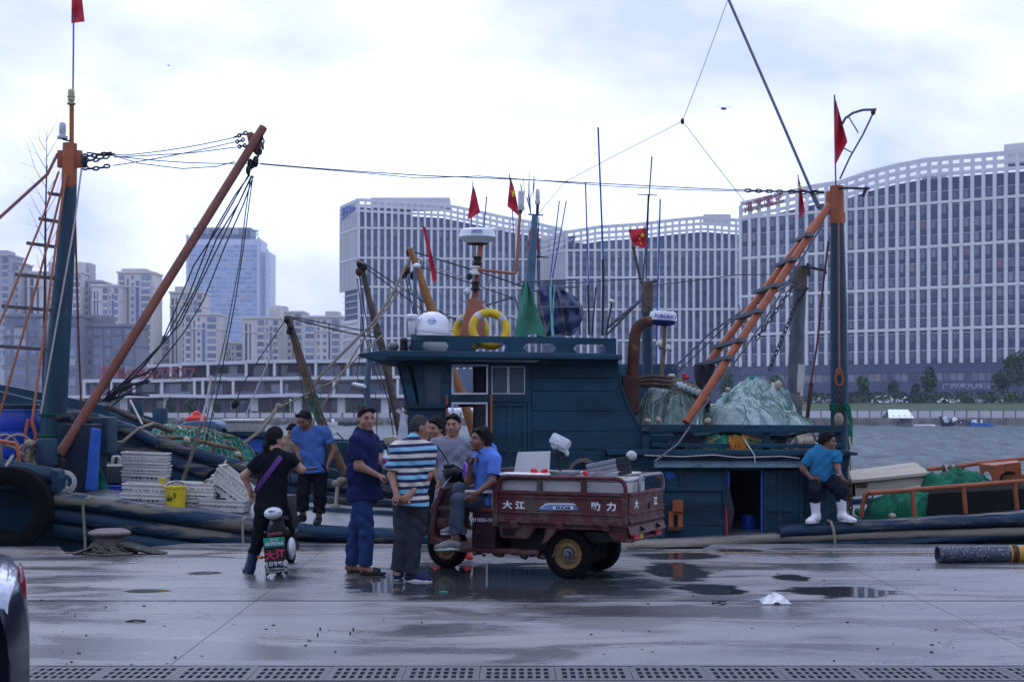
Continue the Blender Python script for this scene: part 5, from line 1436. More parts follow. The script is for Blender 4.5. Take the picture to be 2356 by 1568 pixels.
lettering('Koden',.062,rc+V3(0,-.254,.038),(1,0,0),(0,0,1),WHITEP,rd,bold=.001)
MB().tube([P(u,v,YT) for u,v in((1100,620),(1140,624),(1180,629),(1186,627),(1188,620),(1192,560),(1197,480))],.021,8).build('aerial_arm',PYLON,ba)
MB().lathe([(.04,0),(.05,.02),(.05,.05),(.03,.055),(.042,.06),(.042,.26),(.03,.27)],12,P(1199,484,YT)).build('aerial_lamp',DIRTYW,ba)
line('aerial_clip',[(1197,490,YT),(1198,476,YT)],.03,BLACKIRON,ba)
dc=P(995,757,19.35)
dome=MB().lathe([(.18,-.30),(.235,-.22),(.25,-.10),(.25,-.055),(.255,-.05),(.255,.0),(.25,.01),(.235,.085),(.20,.15),(.145,.20),(.075,.23),(.004,.24)],36,dc,Matrix.Rotation(R(6),3,'Y')).build('satellite_dome',WHITEP,ba)
st=MB()
def dome_pt(a,e,r=.2565):return dc+V3(r*math.sin(a)*math.cos(e),-r*math.cos(a)*math.cos(e),.245*math.sin(e)+.004)
st.add([dome_pt(.03+.24*math.cos(t),.42+.17*math.sin(t)) for t in[2*math.pi*i/24 for i in range(24)]],[tuple(range(24))])
st.build('badge',mat('badge_pale_blue',(.20,.32,.62),.4,bump=0),dome,smooth=False)
st=MB();st.add([dome_pt(.03+.17*math.cos(t),.42+.11*math.sin(t),.259) for t in[2*math.pi*i/24 for i in range(24)]],[tuple(range(24))])
st.build('badge',WHITEP,dome,smooth=False)
lettering('THURAYA',.022,dome_pt(.03,.42,.263),(1,.03,0),(0,.42,1),mat('badge_ink',(.06,.09,.25),.5,bump=0),dome,bold=.0006)
MB().lathe([(.03,0),(.045,.02),(.055,.19),(.07,.2),(.085,.22),(.085,.26),(.06,.275)],14,P(948,770,19.2)).build('aerial_pod',WHITEP,ba)
MB().tube([P(952,770,19.9),P(955,640,19.9),P(957,612,19.9)],.025,8).build('aerial_pole',BLUEMAST,ba)
MB().lathe([(.03,0),(.055,.02),(.055,.05),(.02,.07)],10,P(959,617,19.9)).build('aerial_pod',WHITEP,ba)
gw=MB()
rowsg=[]
for j in range(9):
 t=j/8;v=648+(772-648)*t
 ua=1203+(1183-1203)*t;ub=1213+(1258-1213)*t
 rowsg.append([P(ua+(ub-ua)*i/8,v+(4*math.sin(i) if j==8 else 0),19.4+.05*math.sin(i*1.1+j*.6)) for i in range(9)])
gw.sheet(rowsg)
tag(gw.build('green_cloth',GREENCL),'green triangular cloth hung on the wheelhouse roof','cloth')
pw=MB();rowsg=[]
for j in range(11):
 t=j/10;row=[]
 for i in range(11):
  s=i/10
  u=1238+s*(76+26*math.sin(.5+t*2.2))+4*math.sin(t*5)
  vt_=655+30*s-8*math.sin(3*s);vb_=775-6*s+3*math.sin(s*9)
  row.append(P(u,vt_+(vb_-vt_)*t,20.2-.12*math.sin(s*3)*math.sin(.6+t*2.2)+.07*abs(math.sin(i*.9-j*.55))-.05*abs(math.sin(j*.8+i*.3))))
 rowsg.append(row)
pw.sheet(rowsg)
tag(pw.build('tarpaulin',PLAID),'blue plaid tarpaulin bellying behind the green cloth','tarpaulin')
for pts in([(1185,655,20.3),(1200,648,20.3),(1325,643,20.5),(1330,660,20.5)],[(1328,645,20.5),(1335,770,20.5)],[(1205,655,20),(1203,775,20)],[(1243,708,19.9),(1330,706,20.1)],[(1250,662,20.2),(1325,660,20.5)],[(1175,690,20),(1185,684,20),(1208,770,20)],[(1120,702,20),(1178,684,20)]):
 line('awning_frame',pts,.014,GREYPOLE,ba,6)
for u0,u1,v0,v1 in((1265,1274,660,770),(1268,1270,640,772),(1276,1272,655,775)):line('cord',[(u0,v0,19.5),((u0+u1)/2-2,(v0+v1)/2,19.45),(u1,v1,19.3)],.008,mat('turquoise_cord',(.14,.36,.33),.7) if u0==1265 else bpy.data.materials['turquoise_cord'],ba,4)
line('cord',[(1131,700,19.4),(1136,730,19.2),(1142,772,18.9),(1142,778,18.8)],.008,ROPEW,ba,4);MB().ell(P(1141,776,18.75),(.03,.03,.05)).build('rope_knot',ROPEW,ba)
line('cord',[(1110,700,19.4),(1125,712,19.1)],.008,ROPEW,ba,4)
def lifebuoy(c,rx,tilt,label,name='lifebuoy'):
 t=thing(name,label,'lifebuoy',c,0,'yellow lifebuoys on the wheelhouse roof')
 M=Matrix.Rotation(tilt[0],3,'Z')@Matrix.Rotation(R(90)+tilt[1],3,'X')
 mm=MB();mm.torus((0,0,0),rx*.80,rx*.20,M,40,14);mm.build('ring',YELLOW,t,local=True)
 for a in(40,130,220,310):
  mm=MB();pts=[]
  for k in range(4):
   an=R(a-9+6*k);pts.append(M@V3(math.cos(an)*rx*.8,math.sin(an)*rx*.8,0))
  mm.tube(pts,rx*.207,14,cap=False);mm.build('reflective_band',REFLECT,t,local=True)
 return t
lifebuoy(P(1126,757,18.95),.285,(R(10),R(-12)),'yellow lifebuoy hanging in front of the reddish radar pylon')
lifebuoy(P(1083,762,20.05),.285,(R(-25),R(-8)),'yellow lifebuoy half hidden behind the reddish radar pylon')
for pts,r_,m_ in(([(1376,293,20.8),(1388,600,20.8)],.015,BLUEANT),([(1387,596,20.8),(1388,648,20.8),(1386,772,20.8)],.022,WIRE),([(1347,420,21),(1354,655,21)],.012,BLUEANT),([(1353,655,21),(1355,770,21)],.018,WIRE),([(1303,462,21),(1271,640,21)],.010,BLUEANT),([(1287,462,21),(1266,640,21)],.010,BLUEANT),([(1120,452,21),(1113,524,21)],.011,BLUEANT),([(1095,640,19.9),(1090,690,19.8)],.02,BLUEANT)):
 line('whip_aerial',pts,r_,m_,ba,6)
MB().ell(P(1407,693,20.9),(.045,.045,.035)).build('aerial_pod',DIRTYW,ba);line('aerial_pole',[(1407,698,20.9),(1394,770,20.9)],.015,WIRE,ba)
line('aerial_pole',[(1371,660,21),(1362,772,21)],.012,WIRE,ba)
# boats lying outside
def hull_simple(name_root,us,sheer,Yn,Yf,m_,parent,pinch=(None,None)):
 rws=[]
 for u in us:
  x=P(u,0,Yn).x;z=P(0,lerp_px(sheer,u),Yn).z
  k=0
  if pinch[0] and u<pinch[0]:k=((pinch[0]-u)/(pinch[0]-us[0]))**2*(Yf-Yn)*.42
  if pinch[1] and u>pinch[1]:k=((u-pinch[1])/(us[-1]-pinch[1]))**2*(Yf-Yn)*.42
  a,b=Yn+k,Yf-k
  rws.append([V3(x,a+.4,-1.6),V3(x,a+.1,-.8),V3(x,a,z),V3(x,a+.14,z),V3(x,a+.14,z-.22),V3(x,b-.14,z-.22),V3(x,b-.14,z),V3(x,b,z),V3(x,b-.4,-1.6)])
 mm=MB();mm.sheet(rws);k=len(rws[0]);mm.add(rws[0],[tuple(range(k))]);mm.add(rws[-1],[tuple(range(k-1,-1,-1))])
 return mm.build('hull',m_,parent,ang=45)
bc=thing('fishing_boat','second teal fishing boat moored outside, its high bow heaped with green net','boat',(-3,24.4,WZ))
YC=22.9
SC_=[(-200,860),(100,925),(223,954),(330,990),(450,1030),(560,1063),(680,1092),(800,1108),(950,1120),(1300,1135),(1900,1110)]
hull_simple('c',[-250,-100,60,160,260,360,460,560,680,800,950,1150,1400,1700,1900],SC_,YC,25.9,TEAL,bc,(200,1700))
SCr=[(u,v) for u,v in SC_ if u>=100]
strake([(100,925),(223,954),(330,990),(450,1030),(560,1063),(680,1092),(800,1108),(950,1120)],.20,.18,'rub_rail',TEALLOG,bc,YC-.08,seed=31)
strake([(200,990),(330,1025),(450,1063),(560,1094),(680,1118),(800,1131),(950,1140)],.22,.14,'rub_rail',TEALLOG,bc,YC-.05,seed=32)
strake([(100,980),(300,1045),(450,1100),(560,1128),(680,1146),(950,1166)],.2,.14,'rub_rail',TEAL,bc,YC,seed=33)
strake([(223,953),(300,976),(358,1006)],.17,.15,'bulwark_cap',TEALLOG,bc,YC-.3,seed=34)
strake([(250,948),(300,958),(365,975),(430,1000)],.28,.1,'bulwark',TEAL,bc,25.4,seed=35)
MB().tube([P(245,932,23.6),P(300,958,23.7),P(380,985,24.2),P(430,1004,24.6)],.05,8).build('spar',DARKPOLE,bc)
bitt(299,330,921,962,25.2,bc,TEALMAST);bitt(351,386,938,985,25.0,bc,TEALMAST);bitt(302,345,1016,1040,23.3,bc,TEAL)
MB().box(P(322,1027,23.0),(.2,.2,.2),Matrix.Rotation(R(12),3,'Y')).build('cleat_block',TEAL,bc,bevel=.01)
MB().tube([P(u,v,23.0) for u,v in((334,1004),(429,1007),(500,1024),(540,1032),(549,1038),(562,1066))],.032,8).build('grab_rail',BROWNPOLE,bc)
line('rail_stanchion',[(426,1008,23.0),(424,1034,23.0)],.03,BROWNPOLE,bc,8);line('rail_stanchion',[(492,1022,23.0),(490,1052,23.0)],.03,BROWNPOLE,bc,8)
MB().tube([P(u,v,25.2) for u,v in((405,981),(470,986),(540,1006))],.03,8).build('grab_rail',ORANGEPOLE,bc)
MB().tube([P(795,1095,23.4),P(735,960,23.4),P(692,828,23.4),P(662,728,23.4)],[.075,.08,.07,.055],10).build('boom',BROWNPOLE,bc)
for u,v,s in((660,735,1),(668,752,1),(664,762,.8)):MB().ell(P(u,v,23.3),(.05*s,.05,.07*s)).build('pulley_block',BLACKIRON,bc)
for pts,r_,m_ in(([(657,735,23.3),(610,805,23.1),(560,880,22.9),(545,918,22.8)],.010,WIRE),([(664,730,23.4),(720,745,23.8),(800,765,24.5),(880,778,25)],.013,WIRE),([(668,728,23.4),(740,742,23.8),(880,768,25)],.010,WIRE),([(655,745,23.2),(605,860,23),(565,955,22.8)],.013,ROPEW),([(880,770,24),(760,880,23.4),(645,935,23),(600,975,22.8)],.018,ROPE),([(930,655,24.5),(830,790,24),(735,945,23.5)],.016,ROPE),([(667,760,23.3),(688,850,23.2),(700,920,23.1),(720,985,23)],.009,WIRE),([(671,758,23.3),(702,850,23.2),(724,930,23.1),(752,1000,23)],.009,WIRE),([(675,755,23.3),(712,860,23.2),(740,950,23.1),(765,1010,23)],.009,WIRE),([(640,935,22.9),(600,990,22.6),(560,1020,22.5)],.03,ROPE),([(775,995,23),(800,1020,22.8),(835,1040,22.6),(872,1060,22.5)],.012,WIRE)):
 line('rope',pts,r_,m_,bc,5)
MB().ell(P(541,928,22.8),(.06,.04,.085),Matrix.Rotation(R(25),3,'Y')).build('pulley_block',BLACKIRON,bc)
MB().ell(P(641,934,22.9),(.06,.05,.05)).build('rope_knot',ROPE,bc)
tn=MB();rng=random.Random(8)
for i in range(40):
 a=P(712+rng.uniform(-10,26),905+rng.uniform(-15,60),23.2);tn.tube([a,a+V3(rng.uniform(-.1,.1),rng.uniform(-.05,.05),rng.uniform(-.25,.05))],.006,3)
tag(tn.build('net_shreds',NETGREEN,bc),kind='stuff')
for k,(u,v,rr) in enumerate(((255,1050,.15),(262,1068,.17),(250,1080,.13))):
 MB().tube([P(u-rr*60,v-8,22.6),P(u,v-22*rr/.15,22.5),P(u+rr*110,v-5,22.5),P(u+rr*130,v+16,22.5),P(u+rr*80,v+24,22.5)],.022,8).build('hose',ROPEW,bc)
line('rope',[(242,1018,22.6),(282,1016,22.5),(320,985,22.6),(352,974,23)],.026,ROPE,bc,6)
line('rope',[(300,920,23.4),(318,956,22.9),(328,976,22.7)],.018,ROPEW,bc,6)
line('rope',[(266,1018,22.5),(270,1070,22.4)],.014,ROPE,bc,6)
for(u0,u1,v0,v1) in((224,250,998,1080),(255,268,1030,1095)):MB().prism([P(u0,v0,22.2),P(u1,v0,22.2),P(u1-2,v1,22.2),P(u0,v1,22.2)],(0,.2,0)).build('frame_post',TEAL,bc,bevel=.015,smooth=False)
line('pump_handle',[(268,1050,21.5),(262,1095,21.5)],.025,mat('dark_red_iron',(.05,.012,.014),.7),bc,8)
MB().box(P(268,1066,21.6),(.15,.1,.25)).build('rope_bundle',ROPEW,bc,bevel=.04)
for pts in([(868,1060,21.6),(838,1040,21.7),(820,1080,21.4),(802,1098,21.2)],[(800,1100,21.1),(790,1112,21.1),(777,1116,21.0),(774,1150,20.8),(772,1172,20.7)],[(800,1104,21.1),(830,1114,21.0),(855,1118,21.0)],[(772,1168,20.6),(764,1178,20.5),(762,1196,20.4)]):
 line('mooring_rope',pts,.03,ROPE,bc,7)
for u,v in((786,1106),(776,1112),(770,1168)):MB().ell(P(u,v,21.0 if v<1150 else 20.55),(.085,.06,.06)).build('rope_knot',ROPE,bc)
bd=thing('fishing_boat','low blue boat beyond the green net, carrying a white tub','boat',(-5,27.8,WZ))
hull_simple('d',[380,420,480,560,640,760,880,1000],[(380,985),(440,968),(520,985),(640,1010),(800,1018),(1000,1020)],27.2,29.6,TEAL,bd,(460,900))
MB().prism([P(u,v,27.0) for u,v in((404,990),(412,977),(430,969),(460,966),(490,968),(505,976),(508,992))],(0,1.6,0)).build('cab_roof',mat('pale_blue_cab',(.05,.10,.17),.5,wear=(.1,.13,.15),wamt=.3),bd,bevel=.03)
MB().prism([P(u,v,26.6) for u,v in((546,992),(614,994),(617,1050),(548,1050))],(0,1.2,0)).build('locker',BRIGHTBLUE,bd,bevel=.02,smooth=False)
MB().prism([P(u,v,26.5) for u,v in((543,990),(616,994),(616,1006),(543,1002))],(0,1.3,0)).build('locker_lid',TEAL,bd,bevel=.01,smooth=False)
ORG_T=P(567,992,26.9)
tb=thing('tub','large white plastic tub standing on the blue locker','tub',ORG_T)
mm=MB();x0,x1,zt,zb=P(527,0,26.9).x,P(607,0,26.9).x,P(0,966,26.9).z,P(0,993,26.9).z
mm.hexa([V3(x0+.05,26.5,zb),V3(x1-.05,26.5,zb),V3(x1-.05,27.3,zb),V3(x0+.05,27.3,zb),V3(x0,26.45,zt),V3(x1,26.45,zt),V3(x1,27.35,zt),V3(x0,27.35,zt)]);mm.build('body',DIRTYW,tb,bevel=.02)
MB().box(((x0+x1)/2,26.9,zt),(x1-x0+.07,.97,.05)).build('rim',DIRTYW,tb,bevel=.015)
rb_=MB();rb_.ell(P(451,964,27.3),(.22,.15,.09));rb_.ell(P(452,956,27.3),(.09,.08,.10));rb_.ell(P(466,963,27.3),(.09,.1,.08))
tag(rb_.build('red_bag',mat('red_plastic_bag',(.55,.02,.015),.4,var=.3,scale=9,bump=.4,bscale=18,bdist=.03)),'bright red plastic bag lying on the pale blue cab','bag')
be=thing('fishing_boat','boat with brown derrick poles moored behind the wheelhouse','boat',(2,26.5,WZ))
hull_simple('e',[840,900,1000,1200,1500,1800,2000],[(840,1046),(900,1034),(1000,1032),(1500,1030),(1800,1005),(2000,975)],25.6,28.8,TEAL,be,(960,1700))
strake([(868,1040),(1000,1036)],.2,.2,'rub_rail',TEALLOG,be,25.4,seed=41)
MB().box(P(1330,960,27.2),(3.6,1.8,2.0)).build('cabin',TEAL,be,bevel=.02)
MB().prism([P(u,v,26) for u,v in((880,1006),(905,1002),(935,1010),(920,1022),(886,1024))],(0,.5,0)).build('canvas_heap',PLY,be,bevel=.03)
MB().tube([P(925,1010,25),P(905,920,25),P(880,800,25),(P(850,690,25)),P(830,600,25)],[.075,.07,.065,.055,.045],9).build('derrick',DARKPOLE,be)
MB().tube([P(1010,760,24.6),P(985,690,24.6),P(963,625,24.6),P(944,572,24.6)],[.085,.08,.065,.05],10).build('derrick',ORANGEPOLE,be)
MB().tube([P(1095,1010,24.2),P(1060,900,24.2),P(1035,835,24.2)],[.085,.08,.07],10).build('derrick',ORANGEPOLE,be)
for u,v,s in((829,606,1),(836,614,1),(826,625,.9),(943,580,1),(936,622,.9),(952,634,1),(930,632,.8),(955,600,.8)):MB().ell(P(u,v,24.8),(.07*s,.06,.085*s)).build('pulley_block',BLACKIRON if s!=.9 else RUST,be)
for u,v in((832,604),(946,576),(950,590)):MB().torus(P(u,v,24.7),.06,.022,Matrix.Rotation(.5,3,'Y'),14,5).build('rope_turn',ROPE,be)
for pts,r_,m_ in(([(945,590,24.6),(900,680,24.4),(860,740,24.2),(740,860,24),(700,915,24)],.026,ROPE),([(833,602,24.8),(905,650,25),(1000,710,25),(1065,745,25)],.011,WIRE),([(836,612,24.8),(900,660,25),(990,725,25),(1052,770,25)],.011,WIRE),([(955,580,24.6),(1060,612,24.8),(1150,640,25),(1240,672,25.2)],.013,WIRE),([(958,592,24.6),(1000,615,24.6),(1070,640,24.8)],.012,ROPEW),([(962,612,24.6),(1080,650,24.8),(1180,685,25)],.010,WIRE),([(826,630,24.9),(840,720,24.9),(862,820,24.9),(893,920,24.9),(905,1000,24.9)],.009,WIRE),([(834,628,24.9),(855,740,24.9),(886,860,24.9),(915,990,24.9)],.009,WIRE),([(822,640,24.9),(838,770,24.9),(878,900,24.9)],.008,WIRE),([(950,640,24.6),(968,700,24.6),(985,770,24.6)],.009,WIRE),([(940,640,24.6),(955,700,24.6),(972,770,24.6)],.009,WIRE),([(930,630,24.6),(945,690,24.6),(958,760,24.6)],.009,WIRE),([(840,760,25.5),(820,860,25.5),(845,930,25.5)],.009,WIRE),([(864,900,24.5),(867,1000,24.5)],.008,REDROPE),([(1130,640,25),(1085,800,25)],.008,GREYWIRE),([(1060,690,25.5),(1200,740,25.5)],.008,GREYWIRE)):
 line('rope',pts,r_,m_,be,5)
MB().tube([P(846,950,25.3),P(845,880,25.3),P(850,825,25.3)],.055,9).build('lamp_post',BLUEMAST,be)
lm2=MB();lm2.hexa([P(u,v,y) for u,v,y in((809,881,25.1),(842,889,25.1),(842,893,25.1),(809,885,25.1),(815,879,25.4),(845,884,25.4),(845,888,25.4),(815,883,25.4))]);lm2.build('flood_lamp',FRAMEW,be,smooth=False)
MB().ell(P(901,1030,25.2),(.07,.07,.07)).build('net_float',FLOATW,be)
MB().lathe([(.13,0),(.02,.75)],10,P(927,1040,24)).build('white_cone',FRAMEW,be)
MB().tube([P(1213,760,24.8),P(1220,640,24.8),P(1231,495,24.8)],[.10,.085,.055],12).build('mast',BLUEMAST,be)
for pts,r_ in(([(1215,493,24.8),(1250,495,24.8)],.014),([(1236,495,24.8),(1237,468,24.8)],.03),([(1232,590,24.8),(1262,592,24.8)],.012),([(1240,500,24.8),(1236,620,24.8)],.01)):line('mast_fitting',[*pts],r_,BLACKIRON,be,6)
MB().lathe([(.045,0),(.05,.06),(.035,.07),(.04,.08),(.035,.25),(.03,.26)],12,P(1237,470,24.8)).build('masthead_lamp',DIRTYW,be)
for k in range(9):
 rng=random.Random(50+k);a=P(1222,495,24.8)
 u,v=1215+rng.uniform(-14,14),440+rng.uniform(-5,30)
 pts=[(1222,496,24.8),(1216+(u-1216)*.3,455,24.8),(u,v,24.8),(u+rng.uniform(-6,6),v-rng.uniform(20,50),24.8)]
 line('twig',pts,.006,GREYWIRE,be,3)
for pts,r_,m_ in(([(1500,360,25.5),(1492,470,25.5),(1486,640,25.5)],.014,WIRE),([(1519,458,25),(1513,680,25),(1510,840,25)],.016,BLUEANT),([(1465,447,25.5),(1512,449,25.5)],.010,WIRE),([(1491,448,25.5),(1484,600,25.5)],.010,WIRE),([(1456,565,25.2),(1474,645,25.2)],.028,DARKPOLE),([(1487,560,25.2),(1478,655,25.2)],.022,GREYPOLE)):
 line('whip_aerial',pts,r_,m_,be,6)
MB().tube([P(1490,870,25.2),P(1489,760,25.2),P(1490,648,25.2)],.095,12).build('mast',TEALMAST,be)
MB().tube([P(1488,720,25.2),P(1490,648,25.2)],.105,12).build('mast_cap',DARKPOLE,be)
line('mast_yard',[(1472,650,25.2),(1515,646,25.2)],.02,BLACKIRON,be)
rc2=P(1525,733,24.6)
r2=MB().lathe([(.12,-.12),(.20,-.09),(.235,-.035)],32,rc2,Matrix.Rotation(R(4),3,'Y')).build('radar_scanner',mat('radar_blue_base',(.016,.035,.17),.4,bump=0),be)
MB().lathe([(.245,-.035),(.248,-.02),(.222,.105),(.20,.12),(.01,.125)],32,rc2,Matrix.Rotation(R(4),3,'Y')).build('scanner_cover',WHITEP,r2)
lettering('FURUNO',.088,rc2+V3(.015,-.252,.02),(1,0,-.07),(0,.12,1),mat('letter_blue',(.02,.035,.30),.4,bump=0),r2,bold=.002,sx=1.05)
MB().tube([P(1529,750,24.6),P(1528,800,24.6),P(1522,870,24.6)],.035,9).build('radar_pole',BROWNPOLE,be)
for u,v in((1516,790),(1537,800)):MB().ell(P(u,v,24.5),(.05,.05,.06)).build('deck_lamp',DIRTYW,be)
line('radar_bracket',[(1515,800,24.6),(1545,806,24.6)],.018,BLACKIRON,be)
for pts,r_,m_ in(([(1475,688,25),(1395,755,25)],.03,GREYPOLE),([(1470,695,25),(1396,770,25)],.02,DARKPOLE),([(1210,652,25),(1330,650,25),(1480,640,25)],.008,WIRE),([(1480,660,25),(1700,632,25),(1840,630,24)],.008,WIRE),([(1546,850,24.3),(1640,760,24),(1760,680,23.8),(1840,630,23.6)],.018,GREYPOLE),([(1555,860,24.3),(1680,740,24),(1836,640,23.6)],.010,WIRE),([(1700,700,24),(1718,830,24)],.008,WIRE)):
 line('rigging_wire',pts,r_,m_,be,5)
bf=thing('fishing_boat','boat behind the aft net piles with a grey wrapped mast','boat',(5,24.5,WZ))
hull_simple('f',[1560,1620,1700,1800,1850,1880],[(1560,1000),(1700,992),(1880,986)],23.5,26,TEAL,bf,(1620,1840))
MB().tube([P(1827,1000,23.6),P(1830,840,23.6),P(1838,700,23.6),P(1842,614,23.6)],[.13,.125,.115,.10],12).build('mast',mat('old_blue_grey_mast',(.07,.085,.10),.7,var=.4,scale=6,bump=.4,wear=(.13,.09,.06),wamt=.5,stretch=(2,2,.5)),bf)
MB().tube([P(1829,928,23.6),P(1832,880,23.6),P(1836,838,23.6)],[.118,.128,.124],12).build('mast_wrap',mat('white_wrap',(.40,.38,.35),.8,var=.2,bump=.4,bscale=20,wear=(.2,.14,.1),wamt=.3),bf)
MB().tube([P(1841,668,23.58),P(1842,612,23.58)],.115,12).build('mast_cap',DARKPOLE,bf)
for pts,r_ in(([(1845,612,23.4),(1900,622,23.4)],.025),([(1858,605,23.4),(1862,635,23.4)],.03),([(1898,615,23.4),(1900,630,23.4)],.02),([(1855,660,23.4),(1835,690,23.4)],.05)):line('mast_fitting',pts,r_,WIRE,bf,6)
for k in range(3):MB().torus(P(1829,912+6*k,23.6),.14,.018,None,16,5).build('rope_turn',ROPE,bf)
chain(P(1836,690,23.4),P(1770,850,23),bf,.12,.012,WIRE);chain(P(1830,650,23.4),P(1740,780,23.2),bf,.12,.010,WIRE)
# flags
def flag(label,pole,cloth,Y,m_=None,rod=.012,stars=False,name='flag',wave=.05):
 """pole: two or three (u, v); cloth: corners top-hoist, top-fly, bottom-fly, bottom-hoist"""
 t=thing(name,label,'flag',P(*pole[-1],Y),0,'red flags on the boats')
 if len(pole)>1:MB().tube([P(u,v,Y) for u,v in pole],rod,6).build('pole',GREYPOLE,t)
 mm=MB();a,b,c,d=[Vector(k) for k in cloth];rws=[]
 for j in range(13):
  tt=j/12;row=[]
  for i in range(9):
   s=i/8
   p=(a*(1-s)+b*s)*(1-tt)+(d*(1-s)+c*s)*tt
   row.append(P(p.x,p.y,Y-.02+wave*s*math.sin(s*7+tt*4+len(label))+.02*math.sin(tt*9+s*3)))
  rws.append(row)
 mm.sheet(rws);cl=mm.build('cloth',m_ or FLAGRED,t)
 if stars:
  for(s,tt,r_) in stars:
   p=(a*(1-s)+b*s)*(1-tt)+(d*(1-s)+c*s)*tt
   q=P(p.x,p.y,Y-wave-.06);st=MB();pts=[]
   for k in range(10):
    an=math.pi/2+math.pi*k/5;rr=r_ if k%2==0 else r_*.4
    pts.append(q+V3(rr*math.cos(an),0,rr*math.sin(an)))
   st.prism(pts,(0,.006,0));st.build('star',FLAGYEL,cl,smooth=False)
 return t
flag('frayed red flag cut off by the top of the picture on the fore mast',[(168,218),(169,100),(170,-30)],[(165,-22),(187,-20),(195,50),(164,54)],19.7)
flag('furled red flag on the orange-capped aft mast',[(1923,432),(1921,320),(1920,218)],[(1921,224),(1926,240),(1950,326),(1920,384)],20.4,wave=.07)
flag('red flag before the right-hand office block, left of the aft mast',[(1852,560),(1840,470),(1836,402)],[(1837,408),(1841,420),(1853,488),(1838,502)],24.2,stars=[(.5,.2,.05)],rod=.01)
flag('red flag above the white round radar',[(1084,525),(1087,470),(1088,418)],[(1088,424),(1094,440),(1105,488),(1075,506)],24.0,rod=.01)
flag('red flag right of the flag above the radar, beside the lamp arm',[(1184,630),(1180,500),(1172,400)],[(1174,406),(1183,432),(1197,500),(1167,474)],22.6,stars=[(.62,.30,.05),(.5,.45,.03)],rod=.01)
flag('narrow red pennant drooping left of the white radar',[(976,620),(974,560),(973,508)],[(972,518),(980,524),(1006,640),(996,650)],22.4,rod=.008,wave=.02)
flag('red flag hidden behind the slim pale blue mast',[(1240,600),(1238,525)],[(1217,530),(1238,527),(1240,575),(1214,576)],25.6,rod=.01)
flag('red flag with yellow stars between two poles right of the blue aerial',[(1487,600),(1487,520)],[(1445,528),(1486,524),(1487,572),(1456,563)],25.0,stars=[(.78,.35,.05),(.58,.55,.022),(.62,.78,.022)],wave=.07)
br=thing('bare_branch','thin leafless branch standing up beside the fore mast','branch',P(104,900,20.2))
bm_=MB();rng=random.Random(21)
bm_.tube([P(104,900,20.2),P(105,520,20.2),P(108,300,20.2)],[.02,.012,.004],5)
for k in range(16):
 v0=640-k*21;s=1 if k%2 else-1;L_=28+rng.uniform(0,40)
 bm_.tube([P(105,v0,20.2),P(105+s*L_*.4,v0-L_*.7,20.2),P(105+s*L_*.7+rng.uniform(-8,8),v0-L_*1.6,20.2)],[.006,.004,.002],3)
 bm_.tube([P(105+s*L_*.4,v0-L_*.7,20.2),P(105+s*L_*.9,v0-L_*.9,20.2)],.002,3)
bm_.build('twigs',mat('bare_twig',(.13,.13,.15),.8,bump=0),br)
# gear lying on the decks
def tyre(c,Rr,w,label,rz=0,tilt=0):
 t=thing('tyre_fender',label,'tyre',c,0)
 M=Matrix.Rotation(rz,3,'Z')@Matrix.Rotation(R(90)+tilt,3,'X')
 prof=[(Rr*.58,-w*.38),(Rr*.66,-w*.5),(Rr*.84,-w*.52),(Rr*.95,-w*.46),(Rr*.975,-w*.40)]
 for k in range(5):
  z=-w*.36+w*.18*k
  prof+=[(Rr,z-w*.06),(Rr,z+w*.06),(Rr*.972,z+w*.07),(Rr*.972,z+w*.11)]
 prof+=[(Rr*.95,w*.46),(Rr*.84,w*.52),(Rr*.66,w*.5),(Rr*.58,w*.38),(Rr*.57,0),(Rr*.58,-w*.38)]
 MB().lathe(prof,48,(0,0,0),M,False,False).build('carcass',TYRE,t,local=True,ang=50)
 line_=MB();line_.tube([V3(-.05,-.02,Rr*.6),V3(0,-.12,Rr*1.02),V3(.0,.12,Rr*1.25)],.02,6);line_.build('lashing',ROPE,t,local=True)
 return t
tyre(P(22,1168,17.78),.52,.40,'huge black lorry tyre hung as a fender at the left bow',R(8))
tyre(P(517,1128,22.6),.38,.26,'black tyre hung on the second boat behind the crates',R(0),R(10))
bb=thing('barrel','big blue plastic barrel lashed to the fore mast','barrel',P(40,1062,20.0))
MB().lathe([(.26,0),(.30,.03),(.325,.12),(.335,.24),(.33,.25),(.338,.26),(.345,.42),(.34,.43),(.345,.44),(.335,.60),(.30,.74),(.285,.77)],32,(0,0,0)).build('body',BARREL,bb,local=True)
MB().lathe([(.30,.745),(.305,.76),(.305,.80),(.29,.815),(.01,.81)],32,(0,0,0)).build('lid',mat('barrel_lid_dark',(.01,.02,.035),.5),bb,local=True)
for z in(.715,.25):MB().torus((0,0,z),.318 if z>.5 else .345,.007,None,28,4).build('lashing',NETDARKG,bb,local=True)
rc_=thing('rope_coil','beige rope coils lying before the blue barrel','rope',P(75,1060,18.6))
for k,(u,v,s) in enumerate(((88,1046,.17),(80,1042,.15),(94,1050,.13),(40,1038,.22),(15,1034,.2),(60,1050,.16))):
 MB().torus(P(u,v,18.55+.05*(k%3)),s,.018,Matrix.Rotation(R(70+9*(k%4)),3,'X')@Matrix.Rotation(R(14*k),3,'Y'),24,6).build('turn',ROPE,rc_)
MB().tube([P(u,v,18.5) for u,v in((66,1022),(68,1018),(64,1060))],.022,7).build('turn',ROPE,rc_);MB().ell(P(67,1020,18.5),(.07,.06,.06)).build('knot',ROPE,rc_)
line('turn',[(0,1020,18.6),(30,1028,18.5),(55,1046,18.5)],.02,ROPE,rc_,7)
rg2=MB();rng=random.Random(9)
for k in range(6):rg2.ell(P(147+rng.uniform(-9,9),1108+k*6,18.35),(.05,.04,.06),Matrix.Rotation(rng.uniform(-1,1),3,'Y'))
